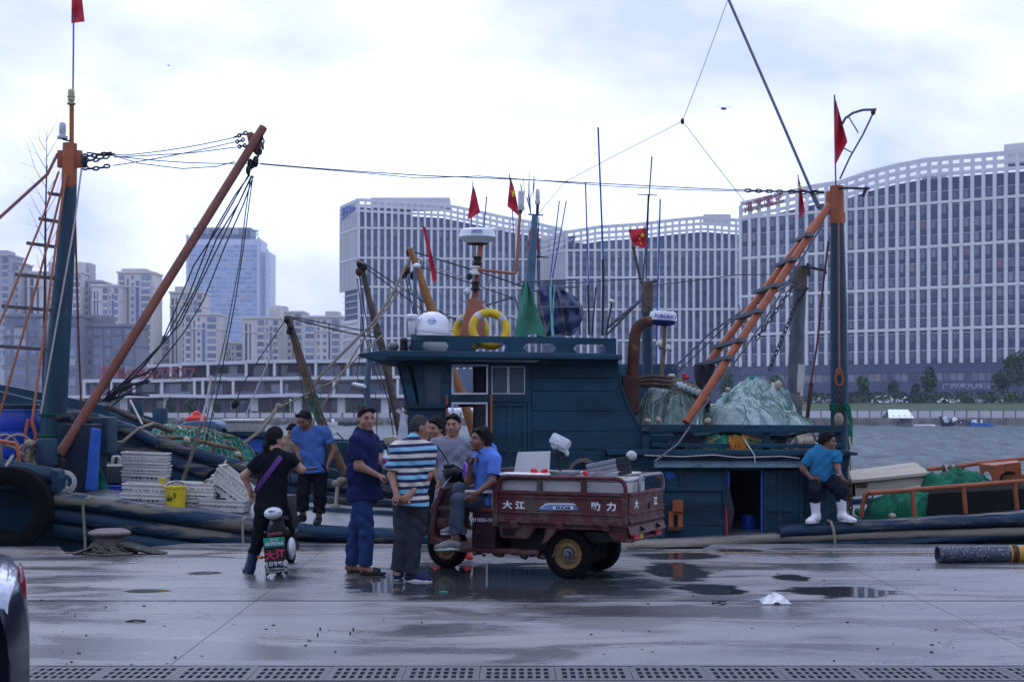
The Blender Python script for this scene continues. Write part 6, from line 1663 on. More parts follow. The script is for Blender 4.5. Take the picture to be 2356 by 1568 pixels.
for k in range(3):rg2.torus(P(150,1108,18.25),.10+.02*k,.012,Matrix.Rotation(R(80),3,'X')@Matrix.Rotation(.3*k,3,'Y'),20,5)
tag(rg2.build('white_rag_and_rope',ROPEW),'white rag and rope bunched under the heel of the boom','rope')
ds=MB();rng=random.Random(10)
for k in range(10):ds.ell(P(140+k*8,962+5*math.sin(k*1.8),19.6+.1*(k%2)),(.09,.1,.06),Matrix.Rotation(rng.uniform(-.6,.6),3,'Y'))
tag(ds.build('dark_clothes_heap',CLOTHDARK),'heap of dark wet clothes on the hatch right of the fore mast','clothes')
CR_W,CR_D,CR_H=.60,.40,.155
def crate_meshes():
 w,d,h=CR_W/2,CR_D/2,CR_H;t=.012
 body=MB()
 def wall(a,b,inn):
  a,b=Vector(a),Vector(b);dr=(b-a);L=dr.length;dr.normalize();nn=Vector(inn)
  def strip(s0,s1,z0,z1):
   tap=lambda z:nn*((h-z)*.10)
   q=[]
   for z in(z0,z1):
    for s,o in((s0,0),(s1,0),(s1,t),(s0,t)):q.append(a+dr*s+nn*o+tap(z)+V3(0,0,z))
   body.hexa(q)
  strip(0,L,0,.052);strip(0,L,h*.60,h)
  n=11 if L>.5 else 8
  x=0;pitch=L/n
  for i in range(n):strip(pitch*i,pitch*(i+1) if i in(0,1,5,n-2,n-1) else pitch*(i+.55),.052,h*.60)
 wall((-w,-d,0),(w,-d,0),(0,1,0));wall((w,d,0),(-w,d,0),(0,-1,0));wall((-w,d,0),(-w,-d,0),(1,0,0));wall((w,-d,0),(w,d,0),(-1,0,0))
 body.box((0,0,.006),(CR_W-.04,CR_D-.04,.012))
 rim=MB()
 for z,o in((h-.008,.014),(h*.60,.006)):
  for a,b in(((-w-o,-d-o),(w+o,-d-o)),((w+o,d+o),(-w-o,d+o))):rim.box(((a[0]+b[0])/2,a[1]+(o if a[1]<0 else-o),z),(abs(b[0]-a[0]),.024,.017))
  for x in(-w,w):rim.box((x,0,z),(.024,CR_D,.017))
 return body.mesh('crate_body',DIRTYW,smooth=False),rim.mesh('crate_rim',DIRTYW,smooth=False)
CBM,CRM=crate_meshes()
def crate(loc,rot,label,group):
 t=thing('fish_crate',label,'crate',loc,0,group);t.rotation_euler=rot
 link('body',CBM,t);link('rim',CRM,t);return t
ord_=['bottom','second','third','topmost']
def crate_stack(u,v,Y,n,rz,lab,pit,tip=R(2.4),dx=0,grp='white fish crates on the deck'):
 b=P(u,v,Y)
 for k in range(n):
  o=crate(b+V3(dx*k+.008*((k*5)%3-1),.01*((k*3)%2),pit*k),(0,tip,rz+.03*((k*7)%3-1)),lab%(ord_[k] if k<n-1 or n==4 else ord_[k] if n==1 else 'top'),grp)
crate_stack(337,1108,20.2,4,R(3),'%s white crate of the tall stack left of the yellow bucket, behind',.088)
crate_stack(340,1160,18.95,2,R(1),'%s white crate of the front stack left of the yellow bucket',.125)
crate_stack(446,1166,19.1,3,R(-2),'%s white crate of the low stack right behind the yellow bucket',.09)
crate_stack(520,1174,19.0,1,R(-2),'%s white crate on the deck under the tilted pair',.1)
b=P(524,1142,19.2)
crate(b,(0,R(36),R(-3)),'tilted white crate leaning right, under the outermost tilted one','white fish crates on the deck')
crate(b+V3(.085,-.01,.125),(0,R(38),R(-2)),'outermost tilted white crate leaning to the right by the woman','white fish crates on the deck')
yb=thing('bucket','yellow plastic bucket with a green oval label on the deck','bucket',P(404,1170,18.7))
MB().lathe([(.125,0),(.128,.02),(.133,.27),(.14,.272),(.142,.30),(.134,.305),(.128,.29),(.122,.03),(.01,.028)],28,(0,0,0),None,True,True).build('body',mat('bucket_yellow',(.55,.42,.015),.45,var=.12,bump=.05,wear=(.35,.26,.06),wamt=.25),yb,local=True)
lg=MB()
def on_b(a,z,r=.1345):return V3(r*math.sin(a),-r*math.cos(a),z)
pts=[(-.75+.0,.11),(-.35,.105),(.0,.125),(.25,.16),(.3,.20),(.1,.225),(-.3,.22),(-.6,.19),(-.8,.15)]
lg.add([on_b(a,z) for a,z in pts],[tuple(range(len(pts)))]);lg.build('label',mat('label_green',(.01,.10,.02),.5,bump=0),yb,local=True,smooth=False)
lg=MB();lg.add([on_b(-.75,.235),on_b(.25,.235),on_b(.25,.265),on_b(-.75,.265)],[(0,1,2,3)]);lg.build('label',mat('label_olive',(.10,.11,.01),.5,bump=0),yb,local=True,smooth=False)
lettering('HAPPY',.042,on_b(-.22,.168,.142),(.97,-.2,.12),(0,0,1),YELLOW,yb,bold=.001,local=True)
MB().tube([V3(-.13,0,.28),V3(-.09,.02,.33),V3(0,.03,.36),V3(.09,.02,.34),V3(.12,0,.29)],.012,6).build('hose_end',GREYPL,yb,local=True)
fn=MB();fn.lathe([(.02,0),(.025,.05),(.05,.09),(.055,.11)],12,P(374,1118,19.0));tag(fn.build('funnel',mat('pale_yellow_plastic',(.55,.48,.03),.4)),'small pale yellow funnel behind the yellow bucket','funnel')
for pts in([(470,1110,19.2),(478,1104,19.1),(488,1106,19.0),(492,1125,18.95),(492,1165,18.95)],):
 tag(line('hose_arch',pts,.022,ROPE,None,8),'beige hose arching over the deck between the crate stacks','hose')
tk=thing('fish_tank','blue and grey box tank behind the white crate stacks','tank',P(270,1140,19.9))
x0,x1=P(232,0,19.9).x,P(335,0,19.9).x
MB().box(((x0+x1)/2,20.2,P(0,1140,19.9).z),(x1-x0,.8,.30)).build('blue_tub',BARREL,tk,bevel=.02)
MB().box(((x0+x1)/2-.05,20.4,P(0,1092,19.9).z),(x1-x0+.1,.7,.24)).build('grey_bin',mat('scratched_grey_bin',(.09,.11,.12),.5,wear=(.2,.2,.2),wamt=.3),tk,bevel=.015)
gt=MB();rng=random.Random(12)
for k in range(70):
 a=P(222+rng.uniform(-3,4),1068,19.4);gt.tube([a,a+V3(rng.uniform(.0,.10),rng.uniform(-.05,.05),-.16),a+V3(rng.uniform(.0,.16),rng.uniform(-.05,.05),-.32+rng.uniform(-.04,.06))],.005,3)
tag(gt.build('green_rope_tassel',NETGREEN),'turquoise rope tassel hanging beside the bright blue locker leaf','rope')
# nets
def heap(name,label,cat,c,a,b,H,seed,mats,n_str=260,str_r=.005,fold=.25,nx=84,shape=.55,tilt=0.0,strand_mats=None,skew=0.0):
 """a soft pile of netting: folded skin with loose strands lying over it"""
 rng=random.Random(seed);c=Vector(c)
 t=thing(name,label,cat,c)
 off=Vector((seed*3.1,seed*1.7,0))
 bun=[(0,0,.62,1.0)]
 for i in range(8):an=6.283*i/8+rng.uniform(-.3,.3);bun.append((.55*math.cos(an),.5*math.sin(an),rng.uniform(.36,.52),rng.uniform(.55,.95)))
 def hz(x,y):
  an=math.atan2(y/b,x/a);r=math.hypot(x/a,y/b)
  r/=(1+.16*mnoise.noise(Vector((math.cos(an)*1.3,math.sin(an)*1.3,0))+off))
  base=max(0,1-r*r)**shape
  q=Vector((x*2.0+skew*y,y*2.6,0))+off
  lump=mnoise.fractal(q*.9,.8,2,3)
  base=max([max(0,1-((x/a-e[0])/e[2])**2-((y/b-e[1])/e[2])**2)**.5*e[3] for e in bun])*.75+base*.25
  w=mnoise.noise(q*.8+Vector((7,3,1)))
  f=1-abs(math.sin((x*2.2*math.cos(seed)+y*3+w*1.6)*5.5+lump*2))
  return H*base*(1+.16*lump)+fold*.40*H*base**.5*(f-.5)+tilt*x
 def pt(x,y):
  z=hz(x,y);k=fold*.35*H*mnoise.noise(Vector((x*4,y*4,z*4))+off)
  return Vector((x+k,y+k*.6,max(-.02,z)))
 rws=[[pt(-a*1.12+2.24*a*i/nx,-b*1.12+2.24*b*j/(nx//2)) for i in range(nx+1)] for j in range(nx//2+1)]
 m=MB();m.sheet(rws);
 for i,f_ in enumerate(m.f):
  c_=m.v[f_[0]];m.m[i]=1 if len(mats)>1 and mnoise.noise(Vector((c_[0]*2.2,c_[1]*2.2,c_[2]*3))+off)>.18 else 0
 m.build('net_heap',mats[:2],t,local=True,ang=180)
 sm=strand_mats or mats
 st=MB()
 for i in range(n_str):
  st.mi=rng.randrange(len(sm))
  r=math.sqrt(rng.random())*.8;an=rng.uniform(0,6.28)
  x,y=a*r*math.cos(an),b*r*math.sin(an);d=math.atan2(y,x)+rng.uniform(-.8,.8);pts=[]
  for k in range(rng.randint(4,10)):
   if math.hypot(x/a,y/b)>1.05:break
   pts.append(Vector((x,y,max(0,hz(x,y))+rng.uniform(.0,.022))))
   d+=rng.uniform(-.35,.35);x+=.075*math.cos(d);y+=.05*math.sin(d)
  if len(pts)>2:st.tube(pts,str_r*rng.uniform(.6,1.5),3,cap=False)
 tag(st.build('strands',sm,t,local=True,recalc=False),kind='stuff')
 return t
def net_float(p,r,label,grp='cream net floats among the nets'):
 r*=.72;t=MB();t.ell((0,0,0),(r*1.12,r,r*.85),Matrix.Rotation(p.x*7,3,'Y'),16,10)
 o=t.build('net_float',FLOATW);o.location=p;tag(o,label,'float',grp);return o
heap('fishing_net','turquoise green net heaped on the bow of the second boat','net',P(480,1058,24.0),.82,.75,.52,1,[NETGREEN,NETDARKG,ROPEW],700,.006,.3,tilt=-.16)
heap('fishing_net','turquoise green net end trailing left from the heap on the second boat','net',P(385,1003,24.6),.28,.4,.22,2,[NETGREEN,ROPEW],160,.006,.3)
heap('fishing_net','grey green net bundle beside the rusty funnel','net',P(1550,985,19.8),.54,.7,.66,3,[NETGREY,NETPALE,NETGREY],300,.004,.22,shape=.42)
heap('fishing_net','tall pale net heap on the after house roof, behind','net',P(1735,985,21.2),.66,.6,.72,4,[NETPALE,NETGREEN,NETGREY,NETPALE],420,.004,.3,shape=.45)
heap('fishing_net','low pale net mound in front on the after house roof','net',P(1710,988,19.7),.62,.6,.44,5,[NETPALE,NETPALE,NETGREY],260,.004,.3)
heap('fishing_net','flat pale net end trailing right on the after house roof','net',P(1815,988,19.9),.36,.5,.26,6,[NETPALE,NETGREY],200,.004,.3,tilt=-.12)
heap('fishing_net','green and orange netting spilling under the roof rail','net',P(1690,1040,19.3),.55,.6,.26,7,[NETDARKG,NETGREEN,NETORANGE],300,.007,.4,strand_mats=[NETGREEN,NETORANGE,NETGREEN])
heap('fishing_net','pale netting under the roof rail near the aft mast','net',P(1850,1040,19.5),.45,.6,.25,8,[NETPALE,DARKPOLE],160,.008,.4)
og=MB();rng=random.Random(15)
for k in range(60):
 a=P(1690+rng.uniform(-14,22),1008+rng.uniform(-8,6),18.64);og.tube([a,a+V3(rng.uniform(-.02,.05),-.02,-.06),a+V3(rng.uniform(-.02,.1),-.02,-.08-rng.uniform(0,.14))],.006,3)
tag(og.build('orange_twine',NETORANGE),'orange twine dangling over the lower roof rail','twine')
for k in range(1):tag(line('pale_twine',[(1712+k*2,1010,18.62),(1722+k*2,1025,18.55),(1735+k,1045,18.45),(1738+k,1064,18.43)],.009,NETPALE,None,4),'pale twine end hanging right of the orange twine','twine')
for u,v,Y,r,lab in((1790,885,20.6,.085,'cream float at the upper right of the tall pale net'),(1620,916,19.3,.085,'cream float at the right end of the grey green bundle'),(1627,968,18.9,.065,'cream float on the roof rail under the grey green bundle'),(1515,966,18.95,.06,'cream float left on the roof rail under the bundle'),(1490,968,18.95,.06,'cream float leftmost on the roof rail by the funnel'),(1675,895,20.7,.05,'small cream float left of the tall net crown'),(430,1012,22.85,.085,'cream float on the brown grab rail of the second boat'),(548,1045,22.9,.08,'cream float at the lower bend of the brown grab rail'),(1545,866,19.9,.07,'pinkish float on the rope heap above the grey green bundle')):
 net_float(P(u,v,Y),r,lab)
MB_=MB();MB_.lathe([(.075,-.1),(.085,-.08),(.085,.08),(.075,.1)],14,P(1852,1013,18.75),Matrix.Rotation(R(78),3,'Y'));tag(MB_.build('net_float',FLOATW),'cylindrical cream float lying under the roof rail near the seated man','float','cream net floats among the nets')
rl=thing('rope_coil','brown rope layers draped over the grey green net bundle','rope',P(1520,880,19.3))
for k in range(9):
 MB().tube([P(1472+3*math.sin(k),868+2.6*k,19.3+.1*(k%3)),P(1505,864+3*k,19.2+.1*(k%3)),P(1550,868+3.2*k,19.25),P(1595+k,882+3.0*k,19.3),P(1618,902+3*k,19.4)],.02,6).build('turn',ROPE if k%3 else DARKPOLE,rl)
rw=MB();rng=random.Random(33)
for k in range(16):rw.ell(P(1560+k*3.4,884+1.4*k+3*math.sin(k*2.1),19.15),(.03,.05,.035))
tag(rw.build('float_line',NETPALE),'string of small pale floats over the grey green bundle','float line')
rr_=MB();rr_.ell(P(1578,868,19.4),(.05,.05,.03));rr_.ell(P(1574,862,19.4),(.03,.04,.03));tag(rr_.build('red_rag',FLAGRED),'small red rag on top of the net bundle','rag')
heap('fishing_net','dark green trawl net piled low behind the orange stern rail','net',P(2085,1192,19.2),.62,.5,.40,9,[NETDARKG],60,.005,.25,tilt=.16)
heap('fishing_net','dark green trawl net rolled up toward the winch box','net',P(2200,1150,20.0),.62,.55,.42,10,[NETDARKG],40,.005,.35,shape=.4)
net_float(P(2053,1186,18.5),.06,'cream float on deck beside the first stern stanchion','floats on the stern deck')
net_float(P(1976,1178,18.9),.08,'pale green float behind the first stern stanchion','floats on the stern deck').active_material=NETGREEN
# things on the quay
MAROON=mat('dusty_maroon_paint',(0.075,0.015,0.018),0.6,rust=.6,var=0.35,scale=4,bump=0.2,wear=(0.085,0.055,0.045),wamt=0.75,wscale=4.5)
MAROOND=mat('dark_maroon_panel',(0.028,0.007,0.012),0.45,var=0.25,scale=4,bump=0.1,wear=(0.05,0.03,0.025),wamt=.3)
LETTERW=mat('letter_white',(0.62,0.64,0.68),0.5,bump=0,var=.1,wear=(.2,.12,.12),wamt=.2,wscale=20)
FOAM=mat('white_foam_box',(0.40,0.40,0.39),0.8,var=.08,bump=.15,bscale=60,wear=(.30,.28,.24),wamt=.35,wscale=5)
RIM=mat('rusty_ochre_rim',(0.17,0.105,0.04),0.6,var=.35,scale=10,bump=.3,wear=(.06,.04,.03),wamt=.5,wscale=12)
STEEL=mat('grey_steel',(.16,.17,.19),.4,.6,var=.2,bump=.1)
LAMPRED=mat('tail_lamp_red',(0.36,0.012,0.02),0.2,var=.1,bump=0,coat=.5)
PLASTICW=mat('white_seat_plastic',(.48,.48,.46),.45,bump=.05,wear=(.3,.28,.25),wamt=.3)
BODYBLK=mat('black_plastic',(.010,.010,.012),.4,bump=.05)
# cargo tricycle: local x to the rear, y away from the camera, turned so its tail comes toward us
ct=G(1305,1331)
tri=thing('cargo_tricycle','dusty maroon three-wheeled cargo tricycle loaded with white foam boxes','tricycle',(ct.x,ct.y,0),R(-25))
def T(name,mb,m_,parent=None,**kw):
 o=link(name,mb.mesh(name,m_,None,**kw),parent or tri);return o
XR,XF,YN,YFAR=.655,-.745,-.08,.95
ZB,ZT,ZM=.545,.865,.70
bx=MB()
def tri_panel(z0,z1,dy=0.0,x0=XF,x1=XR):return[V3(x0,YN+dy,z0),V3(x1,YN+dy,z0),V3(x1,YN+dy,z1),V3(x0,YN+dy,z1)]
sp=MB()
sp.prism(tri_panel(ZB+.03,ZT),(0,.02,0));T('side_panel',sp,MAROON,bevel=.004,smooth=False)
for z0,z1,o in((.835,.868,-.016),(.795,.808,-.010),(.640,.655,-.010),(.545,.600,-.012),(.50,.548,.012)):
 r_=MB();r_.prism(tri_panel(z0,z1,o,XF-.01,XR+.005),(0,.03,0));T('side_rib',r_,MAROON,bevel=.004,smooth=False)
for x in(XF+.015,XR-.015):
 r_=MB();r_.box((x,YN-.012,(ZB+ZT)/2),(.04,.04,ZT-ZB+.02));T('corner_post',r_,MAROON,bevel=.005,smooth=False)
sp=MB();sp.prism([V3(XF,YFAR,ZB),V3(XR,YFAR,ZB),V3(XR,YFAR,ZT),V3(XF,YFAR,ZT)],(0,-.02,0));T('side_panel',sp,MAROON,smooth=False)
sp=MB();sp.box((XF-.01,(YN+YFAR)/2,.80),(.03,YFAR-YN,.56));T('front_panel',sp,MAROOND,bevel=.01,smooth=False)
sp=MB();sp.prism([V3(XF-.03,YN-.02,.50),V3(XF+.02,YN-.02,.50),V3(XF+.02,YN-.02,1.05),V3(XF+.0,YN-.02,1.12),V3(XF-.03,YN-.02,1.08)],(0,.05,0));T('corner_post',sp,MAROON,bevel=.008,smooth=False)
sp=MB();sp.box(((XF+XR)/2,(YN+YFAR)/2,ZB),(XR-XF,YFAR-YN,.03));T('cargo_floor',sp,MAROOND,smooth=False)
tg_=MB();tg_.box((XR+.012,(YN+YFAR)/2,.72),(.022,YFAR-YN-.03,.30));T('tailgate',tg_,MAROON,bevel=.004,smooth=False)
for z0,h in((.855,.03),(.665,.02),(.585,.03)):
 r_=MB();r_.box((XR+.026,(YN+YFAR)/2,z0),(.022,YFAR-YN-.03,h));T('tailgate_rib',r_,MAROON,bevel=.004,smooth=False)
sp=MB();sp.prism([V3(XR-.005,YN+.0,.545),V3(XR-.005,YFAR,.545),V3(XR+.03,YFAR,.46),V3(XR+.03,YN,.46)],(.02,0,0));T('rear_valance',sp,MAROON,bevel=.004,smooth=False)
sp=MB();sp.box((XR+.0,(YN+YFAR)/2,.405),(.03,YFAR-YN-.02,.035));T('rear_bumper',sp,MAROON,bevel=.005,smooth=False)
sp=MB();sp.box((XR-.02,(YN+YFAR)/2,.44),(.02,YFAR-YN-.04,.10));T('rear_recess',sp,BODYBLK,smooth=False)
for y in(.11,.75):r_=MB();r_.box((XR+.02,y,.445),(.05,.17 if y<.5 else .15,.075));T('tail_lamp',r_,LAMPRED,bevel=.012,smooth=False)
r_=MB();r_.box((XR+.012,.27,.445),(.03,.10,.085));T('number_plate',r_,mat('plate_yellow',(.45,.33,.02),.5),bevel=.004,smooth=False)
for y in(.25,.72):r_=MB();r_.prism([V3(XR+.03,y-.03,.535),V3(XR+.09,y-.03,.50),V3(XR+.04,y-.03,.48)],(0,.06,0));T('tailgate_latch',r_,BODYBLK,bevel=.004,smooth=False)
for x in(-.53,-.03,.45):r_=MB();r_.box((x,YN-.03,.545),(.07,.05,.04));r_.box((x+.01,YN-.025,.512),(.06,.05,.035));T('drop_latch',r_,MAROON,bevel=.006,smooth=False)
def rail(y,z0=.868,zt=1.005):
 r=.022;c=.10;pts=[V3(XF+.03,y,z0)]
 for k in range(6):a=R(180-18*k);pts.append(V3(XF+.03+c+c*math.cos(a),y,zt-c+c*math.sin(a)))
 for k in range(6):a=R(90-18*k);pts.append(V3(XR-.01-c+c*math.cos(a),y,zt-c+c*math.sin(a)))
 pts.append(V3(XR-.01,y,.56));mm=MB();mm.tube(pts,r,8);T('side_rail',mm,MAROON)
 for x in(-.27,.20):mm=MB();mm.box((x,y,(z0+zt)/2),(.035,.03,zt-z0));T('rail_bar',mm,MAROON,bevel=.004,smooth=False)
rail(YN-.005);rail(YFAR)
pts=[V3(XR+.02,.22,.87)];c=.1
for k in range(6):a=R(180-18*k);pts.append(V3(XR+.02,.22+c+c*math.cos(a),1.02-c+c*math.sin(a)))
for k in range(6):a=R(90-18*k);pts.append(V3(XR+.02,YFAR-.02-c+c*math.cos(a),1.02-c+c*math.sin(a)))
pts.append(V3(XR+.02,YFAR-.02,.87));mm=MB();mm.tube(pts,.02,8);T('rear_rail',mm,STEEL)
def tl(s,size,x,z,**kw):return lettering(s,size,V3(x,YN-.004,z),(1,0,0),(0,0,1),LETTERW,tri,local=True,**kw)
tl('大',.082,-.615,.715,bold=.003,sx=1.25);tl('江',.082,-.475,.715,bold=.003,sx=1.25);tl('助',.085,.335,.725,bold=.003,sx=1.2);tl('力',.085,.50,.728,bold=.003,sx=1.2)
bd_=MB();bd_.prism([V3(x,YN-.006,z) for x,z in((-.27,.685),(-.235,.715),(-.20,.735),(-.17,.742),(.10,.748),(.13,.735),(.145,.715),(.165,.72),(.15,.695),(.12,.688),(-.14,.68),(-.2,.685))],(0,.005,0));T('badge',bd_,mat('badge_sky',(.13,.22,.38),.4,var=.5,scale=6,bump=0),smooth=False)
bd_=MB();bd_.prism([V3(x,YN-.010,z) for x,z in((-.11,.69),(-.12,.705),(-.11,.722),(.095,.728),(.105,.71),(.095,.692))],(0,.005,0));T('badge',bd_,LETTERW,smooth=False)
bd_=MB();bd_.prism([V3(x,YN-.009,z) for x,z in((-.26,.70),(-.2,.742),(-.17,.75),(.1,.756),(.13,.74),(.1,.742),(-.17,.737),(-.2,.728),(-.245,.7))],(0,.005,0));T('badge',bd_,LETTERW,smooth=False)
lettering('DUCAR',.036,V3(-.005,YN-.013,.7085),(1,0,.01),(0,0,1),mat('letter_ink',(.03,.04,.08),.5,bump=0),tri,local=True,bold=.0015,sx=1.25)
for s,y in(('大',.12),('江',.68)):lettering(s,.085,V3(XR+.027,y,.745),(0,1,0),(0,0,1),LETTERW,tri,local=True,bold=.003,sx=1.2)
r_=MB();r_.box((XR+.03,.48,.72),(.03,.03,.06));T('tailgate_catch',r_,MAROON,smooth=False)
for y in(.12,.72):mm=MB();mm.box((-.1,y,.42),(1.5,.06,.09));T('chassis_rail',mm,BODYBLK,smooth=False)
mm=MB();mm.prism([V3(x,YN+.02,z) for x,z in((-.73,.53),(-.28,.53),(-.36,.44),(-.40,.385),(-.70,.385))],(0,.02,0));T('side_bracket',mm,MAROON,bevel=.006,smooth=False)
mm=MB();mm.prism([V3(x,YN+.016,z) for x,z in((-.68,.48),(-.55,.48),(-.55,.42),(-.58,.41),(-.65,.41),(-.68,.42))],(0,.02,0));T('bracket_hole',mm,BLACK,smooth=False)
mm=MB();mm.prism([V3(x,YN+.02,z) for x,z in((-.20,.53),(-.07,.53),(-.12,.44),(-.20,.36),(-.26,.34),(-.22,.42))],(0,.04,0));T('mudguard_stay',mm,MAROON,bevel=.006,smooth=False)
mm=MB();mm.prism([V3(x,YN+.02,z) for x,z in((.44,.53),(XR,.53),(XR,.40),(.52,.40),(.46,.47))],(0,.03,0));T('rear_bracket',mm,MAROON,bevel=.006,smooth=False)
mm=MB();mm.box((-.35,.40,.30),(.7,.5,.22));T('battery_tray',mm,BODYBLK,bevel=.02,smooth=False)
mm=MB();mm.prism([V3(x,YN+.05,z) for x,z in((-1.55,.30),(-1.3,.22),(-.3,.22),(-.3,.27),(-1.25,.27),(-1.5,.36))],(0,.75,0));T('running_board',mm,MAROON,bevel=.01,smooth=False)
mud=MB();rng=random.Random(2)
for k in range(34):mud.ell((rng.uniform(-1.05,-.1),rng.uniform(-.02,.3),.215+rng.uniform(-.02,.015)),(rng.uniform(.015,.05),.03,rng.uniform(.012,.045)))
tag(T('mud_clods',mud,mat('dried_mud',(.07,.055,.045),.9,var=.4)),kind='stuff')
def tri_wheel(x,y,rad,w,m_rim,steer=0.0):
 Mx=Matrix.Rotation(steer,3,'Z')@Matrix.Rotation(R(90),3,'X')
 prof=[(rad*.60,w*.36),(rad*.66,w*.47),(rad*.8,w*.52),(rad*.92,w*.46)]
 for k in range(4):
  z=w*.36-w*.24*k
  prof+=[(rad*.985,z+w*.03),(rad,z),(rad,z-w*.1),(rad*.975,z-w*.13)]
 prof+=[(rad*.92,-w*.46),(rad*.8,-w*.52),(rad*.66,-w*.47),(rad*.60,-w*.36)]
 mm=MB();mm.lathe(prof,40,(x,y,rad),Mx,False,False);t=T('tyre',mm,TYRE,ang=50)
 mm=MB();mm.lathe([(rad*.62,w*.36),(rad*.60,w*.40),(rad*.56,w*.38),(rad*.53,w*.24),(rad*.42,w*.20),(rad*.36,w*.30),(rad*.30,w*.31),(rad*.25,w*.16),(.001,w*.16)],40,(x,y,rad),Mx,False,False)
 mm.lathe([(rad*.62,-w*.36),(rad*.56,-w*.38),(rad*.5,-w*.1),(.001,-w*.1)],30,(x,y,rad),Mx,False,False);r=T('rim',mm,m_rim)
 mm=MB();mm.lathe([(rad*.24,w*.14),(rad*.23,w*.3),(rad*.12,w*.34),(rad*.1,w*.5),(.001,w*.52)],20,(x,y,rad),Mx,False,False);T('hub',mm,STEEL)
 mm=MB()
 for k in range(5):a=2*math.pi*k/5+.4;mm.lathe([(.009,0),(.009,.015),(.001,.016)],6,Vector((x,y,rad))+Mx@V3(rad*.33*math.cos(a),rad*.33*math.sin(a),w*.31),Mx)
 T('wheel_nuts',mm,STEEL)
tri_wheel(.0,.06,.245,.125,RIM);tri_wheel(.0,.80,.245,.125,RIM)
mm=MB();mm.tube([V3(0,.0,.245),V3(0,.85,.245)],.035,10);T('axle',mm,BODYBLK)
tri_wheel(-1.545,.40,.235,.10,RIM,R(-8))
mm=MB();mm.prism([V3(x,YN+.04,z) for x,z in((-1.04,.27),(-.77,.27),(-.77,.66),(-1.03,.66))],(0,.75,0));T('seat_box',mm,MAROOND,bevel=.01,smooth=False)
mm=MB();mm.prism([V3(x,YN+.02,z) for x,z in((-1.12,.64),(-.75,.64),(-.75,.68),(-1.12,.68))],(0,.80,0));T('seat_ledge',mm,MAROON,bevel=.008,smooth=False)
lettering('DJ110ZH-10',.050,V3(-.925,YN+.035,.555),(1,0,0),(0,0,1),LETTERW,tri,local=True,bold=.001,sx=.95)
for k in range(8):mm=MB();mm.box((-.98+.024*k,YN+.037,.37),(.008,.006,.07));T('louvre',mm,BODYBLK,smooth=False)
mm=MB();mm.ell((-.93,.28,.72),(.16,.28,.055));T('seat_cushion',mm,mat('pink_cushion',(.33,.20,.30),.7,var=.12,bump=.15))
for x in(-1.10,-.79):mm=MB();mm.box((x,YN+.06,.755),(.035,.05,.15));T('arm_post',mm,PLASTICW,bevel=.006,smooth=False)
mm=MB();mm.box((-.93,YN+.06,.84),(.36,.07,.03));T('arm_rest',mm,PLASTICW,bevel=.01,smooth=False)
dash=[(-1.56,.34),(-1.50,.30),(-1.36,.33),(-1.33,.50),(-1.24,.66),(-1.17,.86),(-1.26,.93),(-1.40,.90),(-1.52,.66),(-1.56,.52)]
for y in(.02,.68):
 mm=MB();mm.prism([V3(x,y,z) for x,z in((-1.56,.36),(-1.50,.27),(-1.44,.27),(-1.50,.40),(-1.48,.64),(-1.37,.86),(-1.43,.88),(-1.54,.62))],(0,.05,0));T('leg_shield_rim',mm,MAROON,bevel=.01,smooth=False)
mm=MB();mm.prism([V3(x,.06,z) for x,z in((-1.53,.35),(-1.49,.33),(-1.46,.62),(-1.36,.86),(-1.40,.87),(-1.51,.62))],(0,.64,0));T('leg_shield',mm,MAROOND,bevel=.01,smooth=False)
for z,h in((.655,.05),(.50,.10)):mm=MB();mm.box((-1.30,.06,z),(.36,.03,h));T('cross_bar',mm,MAROON,bevel=.008,smooth=False)
mm=MB();mm.prism([V3(x,.12,z) for x,z in((-1.34,.68),(-1.17,.68),(-1.22,.80),(-1.27,.80))],(0,.03,0));T('bracket_plate',mm,STEEL,bevel=.006,smooth=False)
mm=MB()
rws=[]
for j in range(8):
 t_=j/7;z=.60+.38*t_
 rws.append([V3(-1.575+.20*t_**1.5-.06*math.cos(a),.36+.30*math.sin(a)*(1-.45*t_),z) for a in[(-1.35+2.7*i/8) for i in range(9)]])
mm.sheet(rws);T('front_fairing',mm,mat('white_fairing',(.46,.48,.54),.35,var=.08,bump=0,wear=(.25,.26,.3),wamt=.25))
mm=MB();mm.tube([V3(-1.30,.36,1.0),V3(-1.545,.36,.45)],.035,8);T('steering_column',mm,BODYBLK)
for y in(.27,.53):mm=MB();mm.tube([V3(-1.47,y,.62),V3(-1.545,y,.235)],.022,8);T('fork_leg',mm,STEEL)
mm=MB()
mm.sheet([[V3(-1.545+.28*math.cos(a),.33+.14*i,.235+.28*math.sin(a)) for i in(0,.5,1)] for a in[R(20+14*k) for k in range(11)]]);T('front_mudguard',mm,STEEL)
mm=MB();mm.tube([V3(-1.36,.02,1.08),V3(-1.33,.14,1.10),V3(-1.31,.36,1.02),V3(-1.20,.58,1.10),V3(-1.16,.74,1.08)],.016,8);T('handlebar',mm,STEEL)
for y,x in((.0,-1.37),(.74,-1.16)):mm=MB();mm.tube([V3(x,y,1.085),V3(x+.05,y+(.10 if y<.3 else-.1),1.10)],.024,8);T('hand_grip',mm,BODYBLK)
mm=MB();mm.ell((-1.44,.33,1.00),(.10,.14,.10));T('head_lamp_shell',mm,BODYBLK);mm=MB();mm.ell((-1.40,.12,1.05),(.06,.05,.05));T('mirror_back',mm,STEEL)
mm=MB();mm.tube([V3(-1.34,.06,1.1),V3(-1.40,.02,1.22),V3(-1.46,.0,1.30)],.008,6);T('mirror_stalk',mm,BODYBLK);mm=MB();mm.tube([V3(-1.31,.36,1.03),V3(-1.27,.30,.90)],.022,8);T('key_barrel',mm,STEEL)
